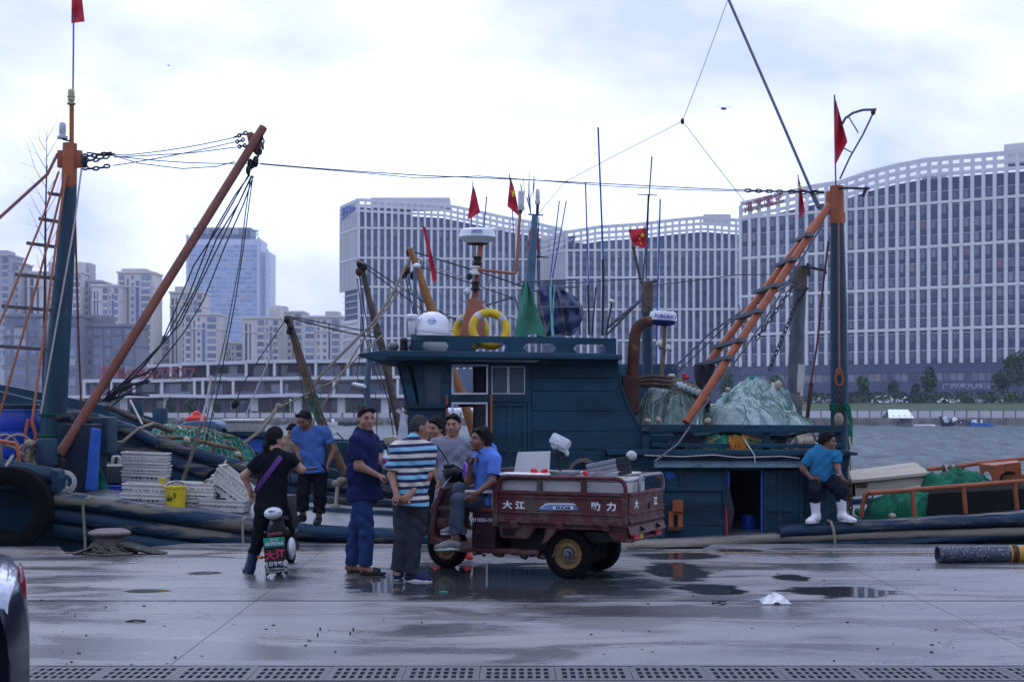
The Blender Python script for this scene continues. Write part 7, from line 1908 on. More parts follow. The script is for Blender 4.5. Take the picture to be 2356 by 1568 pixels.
mm=MB();mm.prism([V3(-1.27,.2,.96),V3(-1.20,.2,.95),V3(-1.20,.2,1.05),V3(-1.235,.2,1.12),V3(-1.26,.2,1.13)],(0,.05,0));tag(T('phone_pouch',mm,mat('purple_pouch',(.22,.07,.42),.35,bump=0),bevel=.01),None)
mm=MB();mm.tube([V3(-1.14,.05,.52),V3(-1.05,-.0,.46),V3(-.97,-.03,.42)],.012,6);mm.ell((-.95,-.04,.42),(.03,.02,.02));T('kick_lever',mm,BODYBLK)
def on_tri(x,y,z):
 c,s=math.cos(R(-25)),math.sin(R(-25));return V3(ct.x+c*x-s*y,ct.y+s*x+c*y,z)
def cargo(name,label,cat,x,y,z,build,group=None,rz=0):
 t=thing(name,label,cat,on_tri(x,y,z),R(-25)+rz,group);build(t);return t
def foam(w,d,h):
 def f(t):
  mm=MB();mm.box((0,0,h/2),(w,d,h));t_=link('body',mm.mesh('body',FOAM,None,bevel=.018,smooth=False),t)
  mm=MB();mm.box((0,0,h+.017),(w+.01,d+.01,.03));link('lid',mm.mesh('lid',FOAM,None,bevel=.012,smooth=False),t)
 return f
cargo('foam_box','white foam box at the front of the tricycle cargo bed','foam box',-.50,.25,.565,foam(.44,.56,.41))
cargo('foam_box','white foam box in the middle of the tricycle cargo bed','foam box',-.04,.25,.565,foam(.44,.56,.405))
cargo('foam_box','white foam box at the tail of the tricycle cargo bed','foam box',.41,.27,.565,foam(.43,.52,.40))
cargo('foam_box','long white foam box along the far side of the tricycle','foam box',-.1,.73,.565,foam(1.1,.36,.435))
def lidb(t):mm=MB();mm.prism([V3(-.19,0,0),V3(.20,0,0),V3(.185,.08,.24),V3(-.18,.08,.225)],(0,.025,0));link('board',mm.mesh('board',FOAM,None,bevel=.006,smooth=False),t)
cargo('foam_sheet','white foam lid propped upright behind the driver','foam lid',-.50,.22,1.01,lidb)
def flat(t):mm=MB();mm.box((0,0,.012),(.52,.3,.024));link('board',mm.mesh('board',mat('white_foam_clean',(.62,.63,.65),.7,var=.04),None,bevel=.006,smooth=False),t)
cargo('foam_sheet','clean white foam lid lying flat on the front foam box','foam lid',-.53,.06,1.012,flat)
def scale_(t):
 mm=MB();mm.tube([V3(0,0,0),V3(0,0,.30)],.016,8);link('post',mm.mesh('post',BODYBLK,None),t)
 Mh=Matrix.Rotation(R(24),3,'Y')@Matrix.Rotation(R(-25),3,'X')
 mm=MB();mm.box((0,0,.33),(.215,.11,.12),Mh);h=link('display_head',mm.mesh('display_head',mat('plastic_wrap_white',(.42,.44,.47),.25,var=.15,scale=14,bump=.6,bscale=25,bdist=.02),None,bevel=.03),t)
 mm=MB();rng=random.Random(6)
 for k in range(7):mm.ell(Vector((0,0,.275))+Mh@V3(-.09+.03*k,rng.uniform(-.03,.03),rng.uniform(-.03,.0)),(.02,.03,.03))
 link('wrap_folds',mm.mesh('wrap_folds',bpy.data.materials['plastic_wrap_white'],None),t)
 mm=MB();mm.box((.02,.05,.02),(.26,.3,.04));link('scale_plate',mm.mesh('scale_plate',STEEL,None,bevel=.006),t)
cargo('weighing_scale','weighing scale with a plastic-wrapped display on a post among the foam boxes','scale',-.245,.40,1.01,scale_)
def bundle(t):
 M_=Matrix.Rotation(R(-12),3,'Y')@Matrix.Rotation(R(8),3,'Z')
 for k in range(4):
  mm=MB();mm.box(M_@V3(-.06,0,.02+.045*k),(.30,.12,.040),M_);link('pale_block',mm.mesh('pale_block',mat('pale_grey_block',(.22,.23,.26),.6) if k==0 else bpy.data.materials['pale_grey_block'],None,bevel=.006,smooth=False),t)
  mm=MB();mm.box(M_@V3(.155,0,.02+.045*k),(.12,.125,.041),M_);link('dark_block',mm.mesh('dark_block',CLOTHDARK,None,bevel=.006,smooth=False),t)
 mm=MB();mm.ell(M_@V3(.25,-.02,.17),(.055,.05,.05));link('tape_wad',mm.mesh('tape_wad',FOAM,None),t)
cargo('taped_bundle','bundle of pale and black blocks lying across the tail of the cargo','bundle',.38,.20,1.0,bundle,rz=R(8))
def redbits(t):
 for x in(-.06,.05):mm=MB();mm.ell((x,0,0),(.045,.03,.028),Matrix.Rotation(.5 if x<0 else-.5,3,'Y'));link('fold',mm.mesh('fold',mat('red_plastic',(.5,.012,.015),.4) if x<0 else bpy.data.materials['red_plastic'],None),t)
cargo('red_bag','two red plastic tips sticking up before the propped foam lid','bag',-.36,.14,1.05,redbits)
cargo('red_bag','dark red bag lying on the middle of the foam boxes','bag',.08,.45,1.025,redbits)
for k,(x,y) in enumerate(((.47,.12),(.53,.16))):cargo('work_glove',('left' if k==0 else 'right')+' of two pale gloves hung inside the tailgate','glove',x,y,.90,lambda t:link('glove',(lambda mm:(mm.ell((0,0,.04),(.02,.015,.06)),mm)[1])(MB()).mesh('glove',ROPEW,None),t))
# small electric scooter seen from behind
sc_=G(641,1321)
scoot=thing('electric_scooter','small black and white electric scooter seen from behind with an advert mudflap','scooter',sc_,R(4))
def S(name,mb,m_,**kw):return link(name,mb.mesh(name,m_,None,**kw),scoot)
k_=sc_.y/FPX
def sx(u):return(u-641)*k_
def sz(v):return EYE-(v-V0)*k_
mm=MB();mm.lathe([(.10,-.035),(.16,-.045),(.195,-.03),(.20,0),(.195,.03),(.16,.045),(.10,.035)],30,(0,.02,.20),Matrix.Rotation(R(90),3,'Y'),True,True);S('tyre',mm,TYRE)
mm=MB();mm.lathe([(.10,-.03),(.16,-.045),(.19,-.03),(.195,0),(.19,.03),(.16,.045),(.10,.03)],30,(.03,1.12,.195),Matrix.Rotation(R(90),3,'Y'),True,True);S('tyre',mm,TYRE)
fl=MB();fl.prism([V3(sx(u),-.22,sz(v)) for u,v in((611,1232),(658,1229),(664,1290),(667,1317),(660,1313),(655,1309),(626,1313),(622,1316),(617,1322))],(0,.008,0));S('mudflap',fl,mat('advert_black',(.012,.013,.018),.5,bump=0),smooth=False)
pl_=MB();pl_.prism([V3(sx(u),-.235,sz(v)) for u,v in((611.5,1233),(659,1229.5),(660.5,1250),(614,1254.5))],(0,.008,0));S('number_plate',pl_,mat('plate_green',(.015,.22,.16),.4,bump=0),bevel=.003,smooth=False)
LETR=mat('advert_red',(.45,.05,.08),.5,bump=0)
def sl(s,size,u,v,m_,y=-.228,**kw):lettering(s,size,V3(sx(u),y,sz(v)),(1,0,.075),(0,0,1),m_,scoot,local=True,**kw)
sl('鲁山临',.026,636,1236.5,LETTERW,-.240);sl('0570756',.043,636.5,1245,LETTERW,-.240,bold=.001,sx=1.2)
sl('大',.095,626.5,1273,LETR,bold=.004,sx=1.05);sl('江',.095,650,1269,LETR,bold=.004,sx=1.05)
sl('新日专卖店',.050,639,1291,LETTERW,bold=.001,sx=.9);sl('荣山江苏南路108号',.021,640,1302,LETTERW,sx=1.0);sl('电话:13863871426',.021,641,1308.5,LETTERW,sx=1.02)
for i,ch in enumerate('大品牌'):sl(ch,.03,619+i*.8,1289+10*i,LETTERW if i<2 else mat('advert_lime',(.5,.55,.15),.5,bump=0))
for i,ch in enumerate('中国造'):sl(ch,.03,661+i*.6,1284+10*i,LETTERW)
mm=MB();mm.ell((sx(631),-.10,sz(1178)),(sx(652)-sx(631),.10,(sz(1165)-sz(1193))/2),Matrix.Rotation(R(-6),3,'Y'),28,16);S('backrest',mm,WHITEP)
sl('MIKU',.03,630,1172.5,mat('ink_grey',(.08,.08,.12),.5,bump=0),-.197,bold=.001)
for u in(616,646):mm=MB();mm.ell((sx(u),-.165,sz(1179 if u<630 else 1176)),(.007,.01,.007));S('screw',mm,BODYBLK)
mm=MB();mm.prism([V3(sx(u),-.06,sz(v)) for u,v in((632,1192),(652,1190),(654,1206),(666,1222),(664,1232),(614,1236),(613,1222),(628,1206))],(0,.5,0));S('tail_body',mm,BODYBLK,bevel=.02)
mm=MB();mm.ell((sx(638),.25,sz(1192)),(.13,.36,.05));S('seat',mm,BODYBLK)
mm=MB();mm.box((sx(635),-.08,sz(1226)),(.15,.06,.035),Matrix.Rotation(R(-5),3,'Y'));S('tail_lamp',mm,mat('tail_lamp_dull',(.13,.05,.05),.25,bump=0),bevel=.012)
for u,v in((612,1222),(661,1214)):mm=MB();mm.ell((sx(u),-.06,sz(v)),(.012,.02,.012));S('screw',mm,STEEL)
mm=MB();mm.box((.02,.62,.36),(.24,.5,.07));S('footboard',mm,BODYBLK,bevel=.02)
mm=MB();mm.prism([V3(-.05,.9,.4),V3(.12,.9,.4),V3(.10,1.0,.75),V3(-.02,1.0,.75)],(0,.06,0));S('front_shield',mm,BODYBLK,bevel=.02)
mm=MB();mm.tube([V3(.03,.98,.9),V3(.03,.92,1.02),V3(-.27,.84,1.04)],.014,8);mm.tube([V3(.03,.92,1.02),V3(.33,.84,1.04)],.014,8);S('handlebar',mm,BODYBLK)
mm=MB();mm.ell((sx(669),.05,sz(1262)),(.045,.16,.115));S('side_cover',mm,WHITEP)
mm=MB();mm.tube([V3(sx(622),0,sz(1278)),V3(sx(604),-.03,sz(1281))],.010,6);S('indicator_stalk',mm,STEEL)
mm=MB();mm.ell((sx(601),-.04,sz(1280)),(.035,.025,.018));S('indicator',mm,mat('indicator_amber',(.5,.16,.01),.25,bump=0))
mm=MB();mm.tube([V3(sx(u),.02,sz(v)) for u,v in((618,1282),(613,1290),(609,1304),(620,1304))],.008,6);S('side_stand',mm,STEEL)
for dz in(-12,0,12):
 mm=MB();mm.tube([V3(sx(668),.1,sz(1256+dz*.5+4)),V3(sx(686),.1,sz(1253+dz*.5+4))],.010,6);S('pedal_bar',mm,BODYBLK)
for u in(672,679,685):mm=MB();mm.tube([V3(sx(u),.1,sz(1250)),V3(sx(u),.1,sz(1266))],.008,6);S('pedal_bar',mm,BODYBLK)
mm=MB();mm.tube([V3(sx(655),.06,sz(1282)),V3(sx(679),.02,sz(1277))],.008,6);S('foot_peg',mm,STEEL)
# dark saloon car at the left edge (only its tail is in the picture)
Yc=5.9;kc=Yc/FPX
car=thing('saloon_car','dark saloon car with a red tail lamp, cut off by the left edge','car',((40-U0)*kc,Yc,0),R(20))
def cx(u):return(u-40)*kc
def cz(v):return EYE-(v-V0)*kc
CARPAINT=NT('glossy_navy_car_paint');CARPAINT.set(Base_Color=(.004,.006,.016),Roughness=.25,Specular_IOR_Level=.12,Coat_Weight=.08,Coat_Roughness=.05);CARPAINT=CARPAINT.mat
CARTOP=NT('navy_boot_painted_sky_sheen');CARTOP.set(Base_Color=(.28,.31,.40),Roughness=.2,Metallic=.3,Coat_Weight=1.0,Coat_Roughness=.05);CARTOP=CARTOP.mat  # lid is navy too; the sky's reflection is put into its base colour
prof=[(-4.5,.5),(-4.55,.62),(-4.4,.78),(-3.3,.93),(-2.5,1.38),(-1.5,1.42),(-1.0,1.15),(-.6,.93),(-.06,.915),(cx(48),.90),(cx(58),cz(1385)),(cx(64),cz(1410)),(cx(71),cz(1440)),(cx(78),cz(1500)),(cx(78),.30),(cx(60),.22),(-4.3,.22)]
rws=[]
for y,sc in((-.86,.86),(-.90,.95),(-.86,1.0),(-.55,1.01),(0,1.02),(.55,1.01),(.80,.99)):
 rws.append([V3(x-(0 if abs(y)<.8 else .04 if x>-.1 else 0)-.06*(abs(y)/.9)**3*(1 if x>-.2 else 0),.9+y*(1-.10*max(0,z-.9)/.5),.22+(z-.22)*min(1,.93+.07*(sc>.97))) for x,z in prof+[prof[0]]])
mm=MB();mm.sheet(rws);q=len(rws[0]);mm.add(rws[0],[tuple(range(q-1))]);mm.add(rws[-1],[tuple(range(q-2,-1,-1))])
bo_=link('body',mm.mesh('body',CARPAINT,None,ang=40),car)
mm=MB()
mm.sheet([[V3(x-.05*abs(y/.8-1)**3,y,z+dz) for x,dz in((-.7,.03),(-.4,.01),(-.12,.006),(cx(40),-.004),(cx(48),-.03))] for y,z in((-.012,.86),(.0,.90),(.06,.932),(.4,.945),(.85,.95),(1.3,.945),(1.6,.93),(1.66,.89))]);link('boot_lid',mm.mesh('boot_lid',CARTOP,None,ang=60),car)
lamp=MB();outl=[(50,1303),(58,1318),(62,1345),(63,1372),(60,1383),(52,1386),(43,1374),(37,1356),(43,1336),(49,1312)]
lamp.prism([V3(cx(u)*1.14+.004,.72,EYE-(v-V0)*6.62/FPX) for u,v in outl],(0,.30,0));link('tail_lamp',lamp.mesh('tail_lamp',LAMPRED,None,bevel=.012),car)
lamp=MB();lamp.prism([V3(cx(u)*1.14+.004,.712,EYE-(v-V0)*6.61/FPX) for u,v in((50,1307),(56,1320),(55,1336),(46,1352),(39,1356),(44,1338))],(0,.1,0));link('lamp_lens',lamp.mesh('lamp_lens',mat('pink_clear_lens',(.42,.22,.27),.15,bump=0,coat=.6),None,bevel=.008),car)
for x in(-.85,-3.65):
 for y in(.04,1.76):
  mm=MB();mm.lathe([(.2,-.1),(.3,-.11),(.325,-.08),(.33,0),(.325,.08),(.3,.11),(.2,.1)],32,(x,y,.33),Matrix.Rotation(R(90),3,'X'));link('tyre',mm.mesh('tyre',TYRE,None),car)
mm=MB()
for s in(-.035,1.835):mm.prism([V3(-2.55,s,1.0),V3(-2.2,s+(.06 if s<0 else-.06),1.36),V3(-1.35,s+(.06 if s<0 else-.06),1.38),V3(-.75,s,1.08)],(0,.02,0))
link('side_window',mm.mesh('side_window',CARGLASS,None,smooth=False),car)
# bollard with its hawser
bl=thing('bollard','rusty mushroom bollard with a frayed mooring hawser round its foot','bollard',G(252,1273))
MB().lathe([(.20,0),(.17,.05),(.15,.12),(.16,.19),(.22,.215),(.245,.235),(.24,.255),(.17,.285),(.05,.295),(.001,.295)],30,(0,0,0)).build('post',mat('rusty_mauve_iron',(.12,.085,.09),.6,var=.3,scale=8,bump=.4,wear=(.22,.17,.17),wamt=.35),bl,local=True)
mm=MB();rng=random.Random(4)
for k in range(90):
 a=rng.uniform(0,6.28);rr=.18+rng.uniform(0,.10);z=.15-(rr-.18)*1.5
 pts=[V3(rr*math.cos(a+.25*i)*(1+.05*i*(math.cos(a)>0)),rr*math.sin(a+.25*i),max(.012,z-.02*i+rng.uniform(-.012,.012))) for i in range(5)]
 mm.tube(pts,rng.uniform(.008,.02),4)
for k in range(40):
 y=rng.uniform(-.14,.16);mm.tube([V3(.1+rng.uniform(0,.1),y,.13+rng.uniform(-.03,.01)),V3(.32,y*.8-.02,.075+rng.uniform(-.02,.02)),V3(.50+rng.uniform(-.08,.06),y*.5-.04,.025),V3(.62+rng.uniform(-.1,.06),y*.4-.06,.012)],rng.uniform(.008,.018),4)
for k in range(26):
 y=rng.uniform(-.16,.1);mm.tube([V3(-.1,y,.12),V3(-.26,y,.05),V3(-.34-rng.uniform(0,.07),y,.012)],rng.uniform(.008,.016),4)
tag(link('hawser',mm.mesh('hawser',mat('frayed_hawser',(.085,.080,.065),.9,var=.5,scale=18,bump=.5,wear=(.03,.07,.05),wamt=.35),None),bl),kind='stuff')
# steel pipe with a yellow sleeve
pv_=G(2163,1296);pr_=.092
pipe=thing('steel_pipe','open-ended steel pipe with a yellow sleeve lying at the right','pipe',(pv_.x,pv_.y+.1,pr_),R(4))
Mp=Matrix.Rotation(R(90),3,'Y')
MB().lathe([(pr_*.84,0),(pr_*.84,.85),(pr_,.85),(pr_,0),(pr_*.84,0)],30,(0,0,0),Mp,False,False).build('pipe',mat('scabby_grey_pipe',(.035,.045,.065),.55,var=.5,scale=20,bump=.6,bscale=60,wear=(.30,.31,.33),wamt=.6,wscale=60),pipe,local=True)
MB().lathe([(pr_*1.0,.80),(pr_*1.12,.83),(pr_*1.12,.86),(pr_*1.04,.88),(pr_*1.04,2.2),(.01,2.2)],30,(0,0,0),Mp,False,False).build('sleeve',mat('rusty_yellow_sleeve',(.42,.25,.03),.5,var=.25,wear=(.10,.05,.03),wamt=.4,wscale=6),pipe,local=True)
MB().lathe([(pr_*1.125,.815),(pr_*1.14,.83),(pr_*1.14,.875),(pr_*1.09,.885)],30,(0,0,0),Mp,False,False).build('collar',RUST,pipe,local=True)
# litter
def litter(name,label,cat,mm,m_,**kw):return tag(mm.build(name,m_,**kw),label,cat)
c=G(1781,1384);mm=MB();rng=random.Random(8);rws=[]
for j in range(9):
 row=[]
 for i in range(13):
  a=i/12*2-1;b_=j/8*2-1;rr=max(0,1-a*a-b_*b_*.9)
  row.append(V3(c.x+a*.125+rng.uniform(-.008,.008),c.y+b_*.17,.006+rr**.6*(.045+.02*math.sin(a*5+b_*2))+rng.uniform(0,.014)*(rr>0)))
 rws.append(row)
mm.sheet(rws)
t=NT('thin_white_plastic_bag');t.set(Base_Color=(.72,.74,.78),Roughness=.3,Transmission_Weight=.25,Alpha=.85)
litter('plastic_bag','crumpled white plastic bag lying on the slab joint','bag',mm,t.mat,ang=20)
c=G(1655,1389);mm=MB();mm.tube([c+V3(.05*math.cos(a)*1.2,.06*math.sin(a),.012+.008*math.sin(2*a)) for a in[.3+.55*k for k in range(11)]],.007,5);litter('rubber_loop','black rubber loop on the wet concrete left of the plastic bag','loop',mm,BODYBLK)
c=G(1021,1363);mm=MB();mm.box(c+V3(0,0,.008),(.07,.05,.012),Matrix.Rotation(.3,3,'Z'));litter('wrapper','small pale green wrapper on the wet patch below the tricycle','wrapper',mm,GREENCL)
rng=random.Random(30);mm=MB()
for k in range(150):
 u,v=rng.uniform(90,2350),1262+280*rng.random()**.8
 p=G(u,v);s=rng.choice((.003,.004,.006,.010));mm.ell(p+V3(0,0,s*.4),(s*rng.uniform(1,2.2),s,s*.6),Matrix.Rotation(rng.uniform(0,3),3,'Z'),6,4)
tag(mm.build('grit',mat('dark_grit',(.03,.03,.03),.8,rand=.3)),label='scattered dark grit and scraps on the concrete',kind='stuff')
c=G(288,1429);mm=MB();mm.tube([c,c+V3(.08,.0,.012),c+V3(.16,.004,.006)],.008,5);litter('twig','short black twig on the concrete right of the car','twig',mm,BODYBLK)
for k,(u,v) in enumerate(((737,1449),(731,1462),(806,1459),(813,1450))):
 c=G(u,v);mm=MB();mm.tube([c-V3(0,0,.01),c+V3(0,0,.022)],.007,6);litter('anchor_bolt',['upper','lower','lower','upper'][k]+' iron bolt stub of the '+('left' if k<2 else 'right')+' pair set in the concrete','bolt',mm,RUST)
# gull and speck in the sky
for u,v,Y,s,lab in((1665,250,60,.16,'small dark gull gliding in the sky right of the kite block'),(388,151,70,.07,'tiny dark bird high in the sky left of centre')):
 t=thing('gull',lab,'bird',P(u,v,Y));mm=MB();mm.ell((0,0,0),(s*.8,s*.5,s*.35))
 for d in(-1,1):mm.sheet([[V3(d*s*a,.1*s*b-.02,s*(.9*a-.35*a*a)) for a in(.2,.9,1.7,2.3)] for b in(-2,2)])
 mm.build('body',GREYPL,t,local=True)
# people: bodies and clothes grown from blended limb volumes
def surface_nets(D,org,h):
 ins=D<0
 c=[ins[i:i+D.shape[0]-1,j:j+D.shape[1]-1,k:k+D.shape[2]-1] for i in(0,1) for j in(0,1) for k in(0,1)]
 s=sum(x.astype(np.int8) for x in c);act=(s>0)&(s<8)
 idx=np.argwhere(act);N=len(idx)
 off=np.array([(i,j,k) for i in(0,1) for j in(0,1) for k in(0,1)])
 val=np.stack([D[idx[:,0]+o[0],idx[:,1]+o[1],idx[:,2]+o[2]] for o in off],1)
 acc=np.zeros((N,3));cnt=np.zeros(N)
 for a in range(8):
  for b in range(a+1,8):
   if np.abs(off[a]-off[b]).sum()!=1:continue
   va,vb=val[:,a],val[:,b];m=(va<0)!=(vb<0)
   t=np.where(m,va/np.where(m,va-vb,1),0)
   acc+=m[:,None]*(off[a]+t[:,None]*(off[b]-off[a]));cnt+=m
 V=org+h*(idx+acc/cnt[:,None])
 im=-np.ones(act.shape,np.int64);im[tuple(idx.T)]=np.arange(N)
 F=[]
 for ax in range(3):
  sl0=[slice(1,-1)]*3;sl1=[slice(1,-1)]*3;sl0[ax]=slice(0,-1);sl1[ax]=slice(1,None)
  A,B=ins[tuple(sl0)],ins[tuple(sl1)];e=np.argwhere(A!=B);flip=A[tuple(e.T)]
  o=np.ones(3,int);o[ax]=0;p=e+o
  u,v=[(1,2),(2,0),(0,1)][ax]
  du=np.zeros(3,int);du[u]=1;dv=np.zeros(3,int);dv[v]=1
  q=[im[tuple((p-x).T)] for x in(du*0,du,du+dv,dv)]
  f=np.stack(q,1);f[~flip]=f[~flip][:,::-1];F.append(f)
 return V,np.concatenate(F)
class Vol:
 def __init__(s,h,k=.03):s.h,s.k,s.p,s.sub,s.cut=h,k,[],[],[]
 def cone(s,a,b,ra,rb,k=None):s.p.append(('c',np.array(a,float),np.array(b,float),ra,rb,k or s.k));return s
 def flat(s,a,b,ra,rb,k=None):s.p.append(('f',np.array(a,float),np.array(b,float),ra,rb,k or s.k));return s
 def ell(s,c,M,r,k=None):s.p.append(('e',np.array(c,float),np.array(M,float),np.array(r,float),0,k or s.k));return s
 @staticmethod
 def dist(q,X):
  if q[0] in 'cf':
   a,b,ra,rb=q[1:5];ba=b-a;L=max(1e-9,ba@ba);t0=((X-a)@ba)/L;t=np.clip(t0,0,1)
   d=np.linalg.norm(X-a-t[...,None]*ba,axis=-1)-(ra+(rb-ra)*t)
   return d if q[0]=='c' else np.maximum(np.linalg.norm(X-a-np.maximum(t0,0)[...,None]*ba,axis=-1)-(ra+(rb-ra)*t),(t0-1)*L**.5)
  y=(X-q[1])@q[2];k0=np.linalg.norm(y/q[3],axis=-1);k1=np.linalg.norm(y/q[3]**2,axis=-1)
  return k0*(k0-1)/np.maximum(k1,1e-6)
 def mesh(s,name,m_,org,wr=0.0,seed=0,wk=1.0):
  lo=np.full(3,1e9);hi=-lo
  bb=[]
  for q in s.p:
   if q[0] in 'cf':a=np.minimum(q[1]-q[3],q[2]-q[4]);b=np.maximum(q[1]+q[3],q[2]+q[4])
   else:r=q[3].max();a,b=q[1]-r,q[1]+r
   bb.append((a,b));lo=np.minimum(lo,a);hi=np.maximum(hi,b)
  lo-=3*s.h+wr;hi+=3*s.h+wr
  n=np.ceil((hi-lo)/s.h).astype(int)+1
  ax=[lo[i]+s.h*np.arange(n[i]) for i in range(3)]
  X=np.stack(np.meshgrid(*ax,indexing='ij'),-1);D=np.full(n,.2)
  for q,(a,b) in zip(s.p,bb):
   mg=q[5]*1.5+.03
   i0=np.maximum(0,np.floor((a-mg-lo)/s.h).astype(int));i1=np.minimum(n,np.ceil((b+mg-lo)/s.h).astype(int)+1)
   sl=tuple(slice(x,y) for x,y in zip(i0,i1));d=s.dist(q,X[sl]);k=q[5]
   hh=np.maximum(k-np.abs(D[sl]-d),0)/k;D[sl]=np.minimum(D[sl],d)-hh*hh*k*.25
  for q in s.sub:
   d=-s.dist(q,X);k=q[5];hh=np.maximum(k-np.abs(D-d),0)/k;D=np.maximum(D,d)+hh*hh*k*.25
  if wr:
   x,y,z=X[...,0]*wk,X[...,1]*wk,X[...,2]*wk
   g_=np.sin(5*x+4*y+6*z+seed)
   w=(1-2*np.abs(np.sin(9*x+8*y+13*z+1.7*g_+seed)))*(.6+.4*g_)+(1-2*np.abs(np.sin(-12*x+7*y+10*z+1.5*np.sin(6*z-5*x)+2*seed)))*(.6-.4*g_)+.25*np.sin(41*z+19*x+23*y+2*g_)
   D=D+wr*w
  for c,nn in s.cut:D=np.maximum(D,(X-np.array(c))@np.array(nn))
  V,F=surface_nets(D,lo,s.h)
  me=bpy.data.meshes.new(name);V=V-np.array(org)
  me.vertices.add(len(V));me.vertices.foreach_set('co',V.ravel());me.loops.add(F.size);me.loops.foreach_set('vertex_index',F.ravel())
  me.polygons.add(len(F));me.polygons.foreach_set('loop_start',np.arange(0,F.size,4));me.update(calc_edges=True)
  me.materials.append(m_);me.polygons.foreach_set('use_smooth',[True]*len(F));return me
SKIN={k:NT('skin_'+k) for k in('tan','fair','brown')}
for k,c in(('tan',(.26,.125,.078)),('fair',(.34,.19,.13)),('brown',(.15,.066,.040))):
 t=SKIN[k];co=t.objco();n=t.noise(co,22,4)
 t.set(Base_Color=t.ramp(n,[(.3,tuple(x*.85 for x in c)),(.7,tuple(min(1,x*1.12) for x in c))]),Roughness=.5,Subsurface_Weight=.06,Subsurface_Radius=(.01,.004,.002));t.bump(t.noise(co,160,3),.08,.002)
 SKIN[k]=t.mat
def cloth(name,col,**kw):return mat(name,col,.9,spec=.08,var=.14,scale=9,bump=.3,bscale=55,bdist=.004,**kw)
HAIRB=mat('black_hair',(.005,.0045,.005),.7,spec=.12,var=.4,scale=40,bump=.5,bscale=150,bdist=.004,stretch=(1,1,.4))
HAIRG=mat('cropped_grey_hair',(.040,.037,.037),.85,spec=.1,var=.3,scale=60,bump=.4,bscale=200,bdist=.003)
EYEW=mat('eye_white',(.20,.18,.17),.2,bump=0);EYED=mat('eye_dark',(.008,.006,.006),.15,bump=0);LIPS=mat('lips',(.17,.065,.055),.5,bump=0)
DENIM=cloth('blue_denim',(.022,.045,.13),wear=(.07,.10,.19),wamt=.4,wscale=3)
DENIMG=cloth('grey_blue_denim',(.050,.066,.095),wear=(.10,.115,.14),wamt=.4,wscale=3)
GREYTR=cloth('dark_grey_trousers',(.030,.034,.044));BLACKTR=cloth('black_trousers',(.006,.007,.010));NAVYTR=cloth('dark_navy_trousers',(.007,.008,.016))
SOLEW=mat('white_sole',(.55,.56,.57),.6,var=.1,bump=.1);SOLEB=mat('dark_sole',(.012,.012,.013),.7)
def stripes():
 t=NT('striped_polo_knit');co=t.pos();sep=t.n('ShaderNodeSeparateXYZ');t.l(co,sep.inputs[0])
 w=t.noise(co,5,2);z=t.math('ADD',t.math('MULTIPLY_ADD',sep.outputs[0],-.04,sep.outputs[2]),t.math('MULTIPLY',w,.02))
 f=t.math('FRACT',t.math('DIVIDE',z,.136))
 n=(.010,.013,.055)
 c=t.ramp(f,[(0,n),(.22,(.50,.48,.42)),(.49,n),(.72,(.17,.42,.58))],'CONSTANT')
 t.set(Base_Color=c,Roughness=.85);t.bump(t.noise(co,60,4),.3,.004);return t.mat
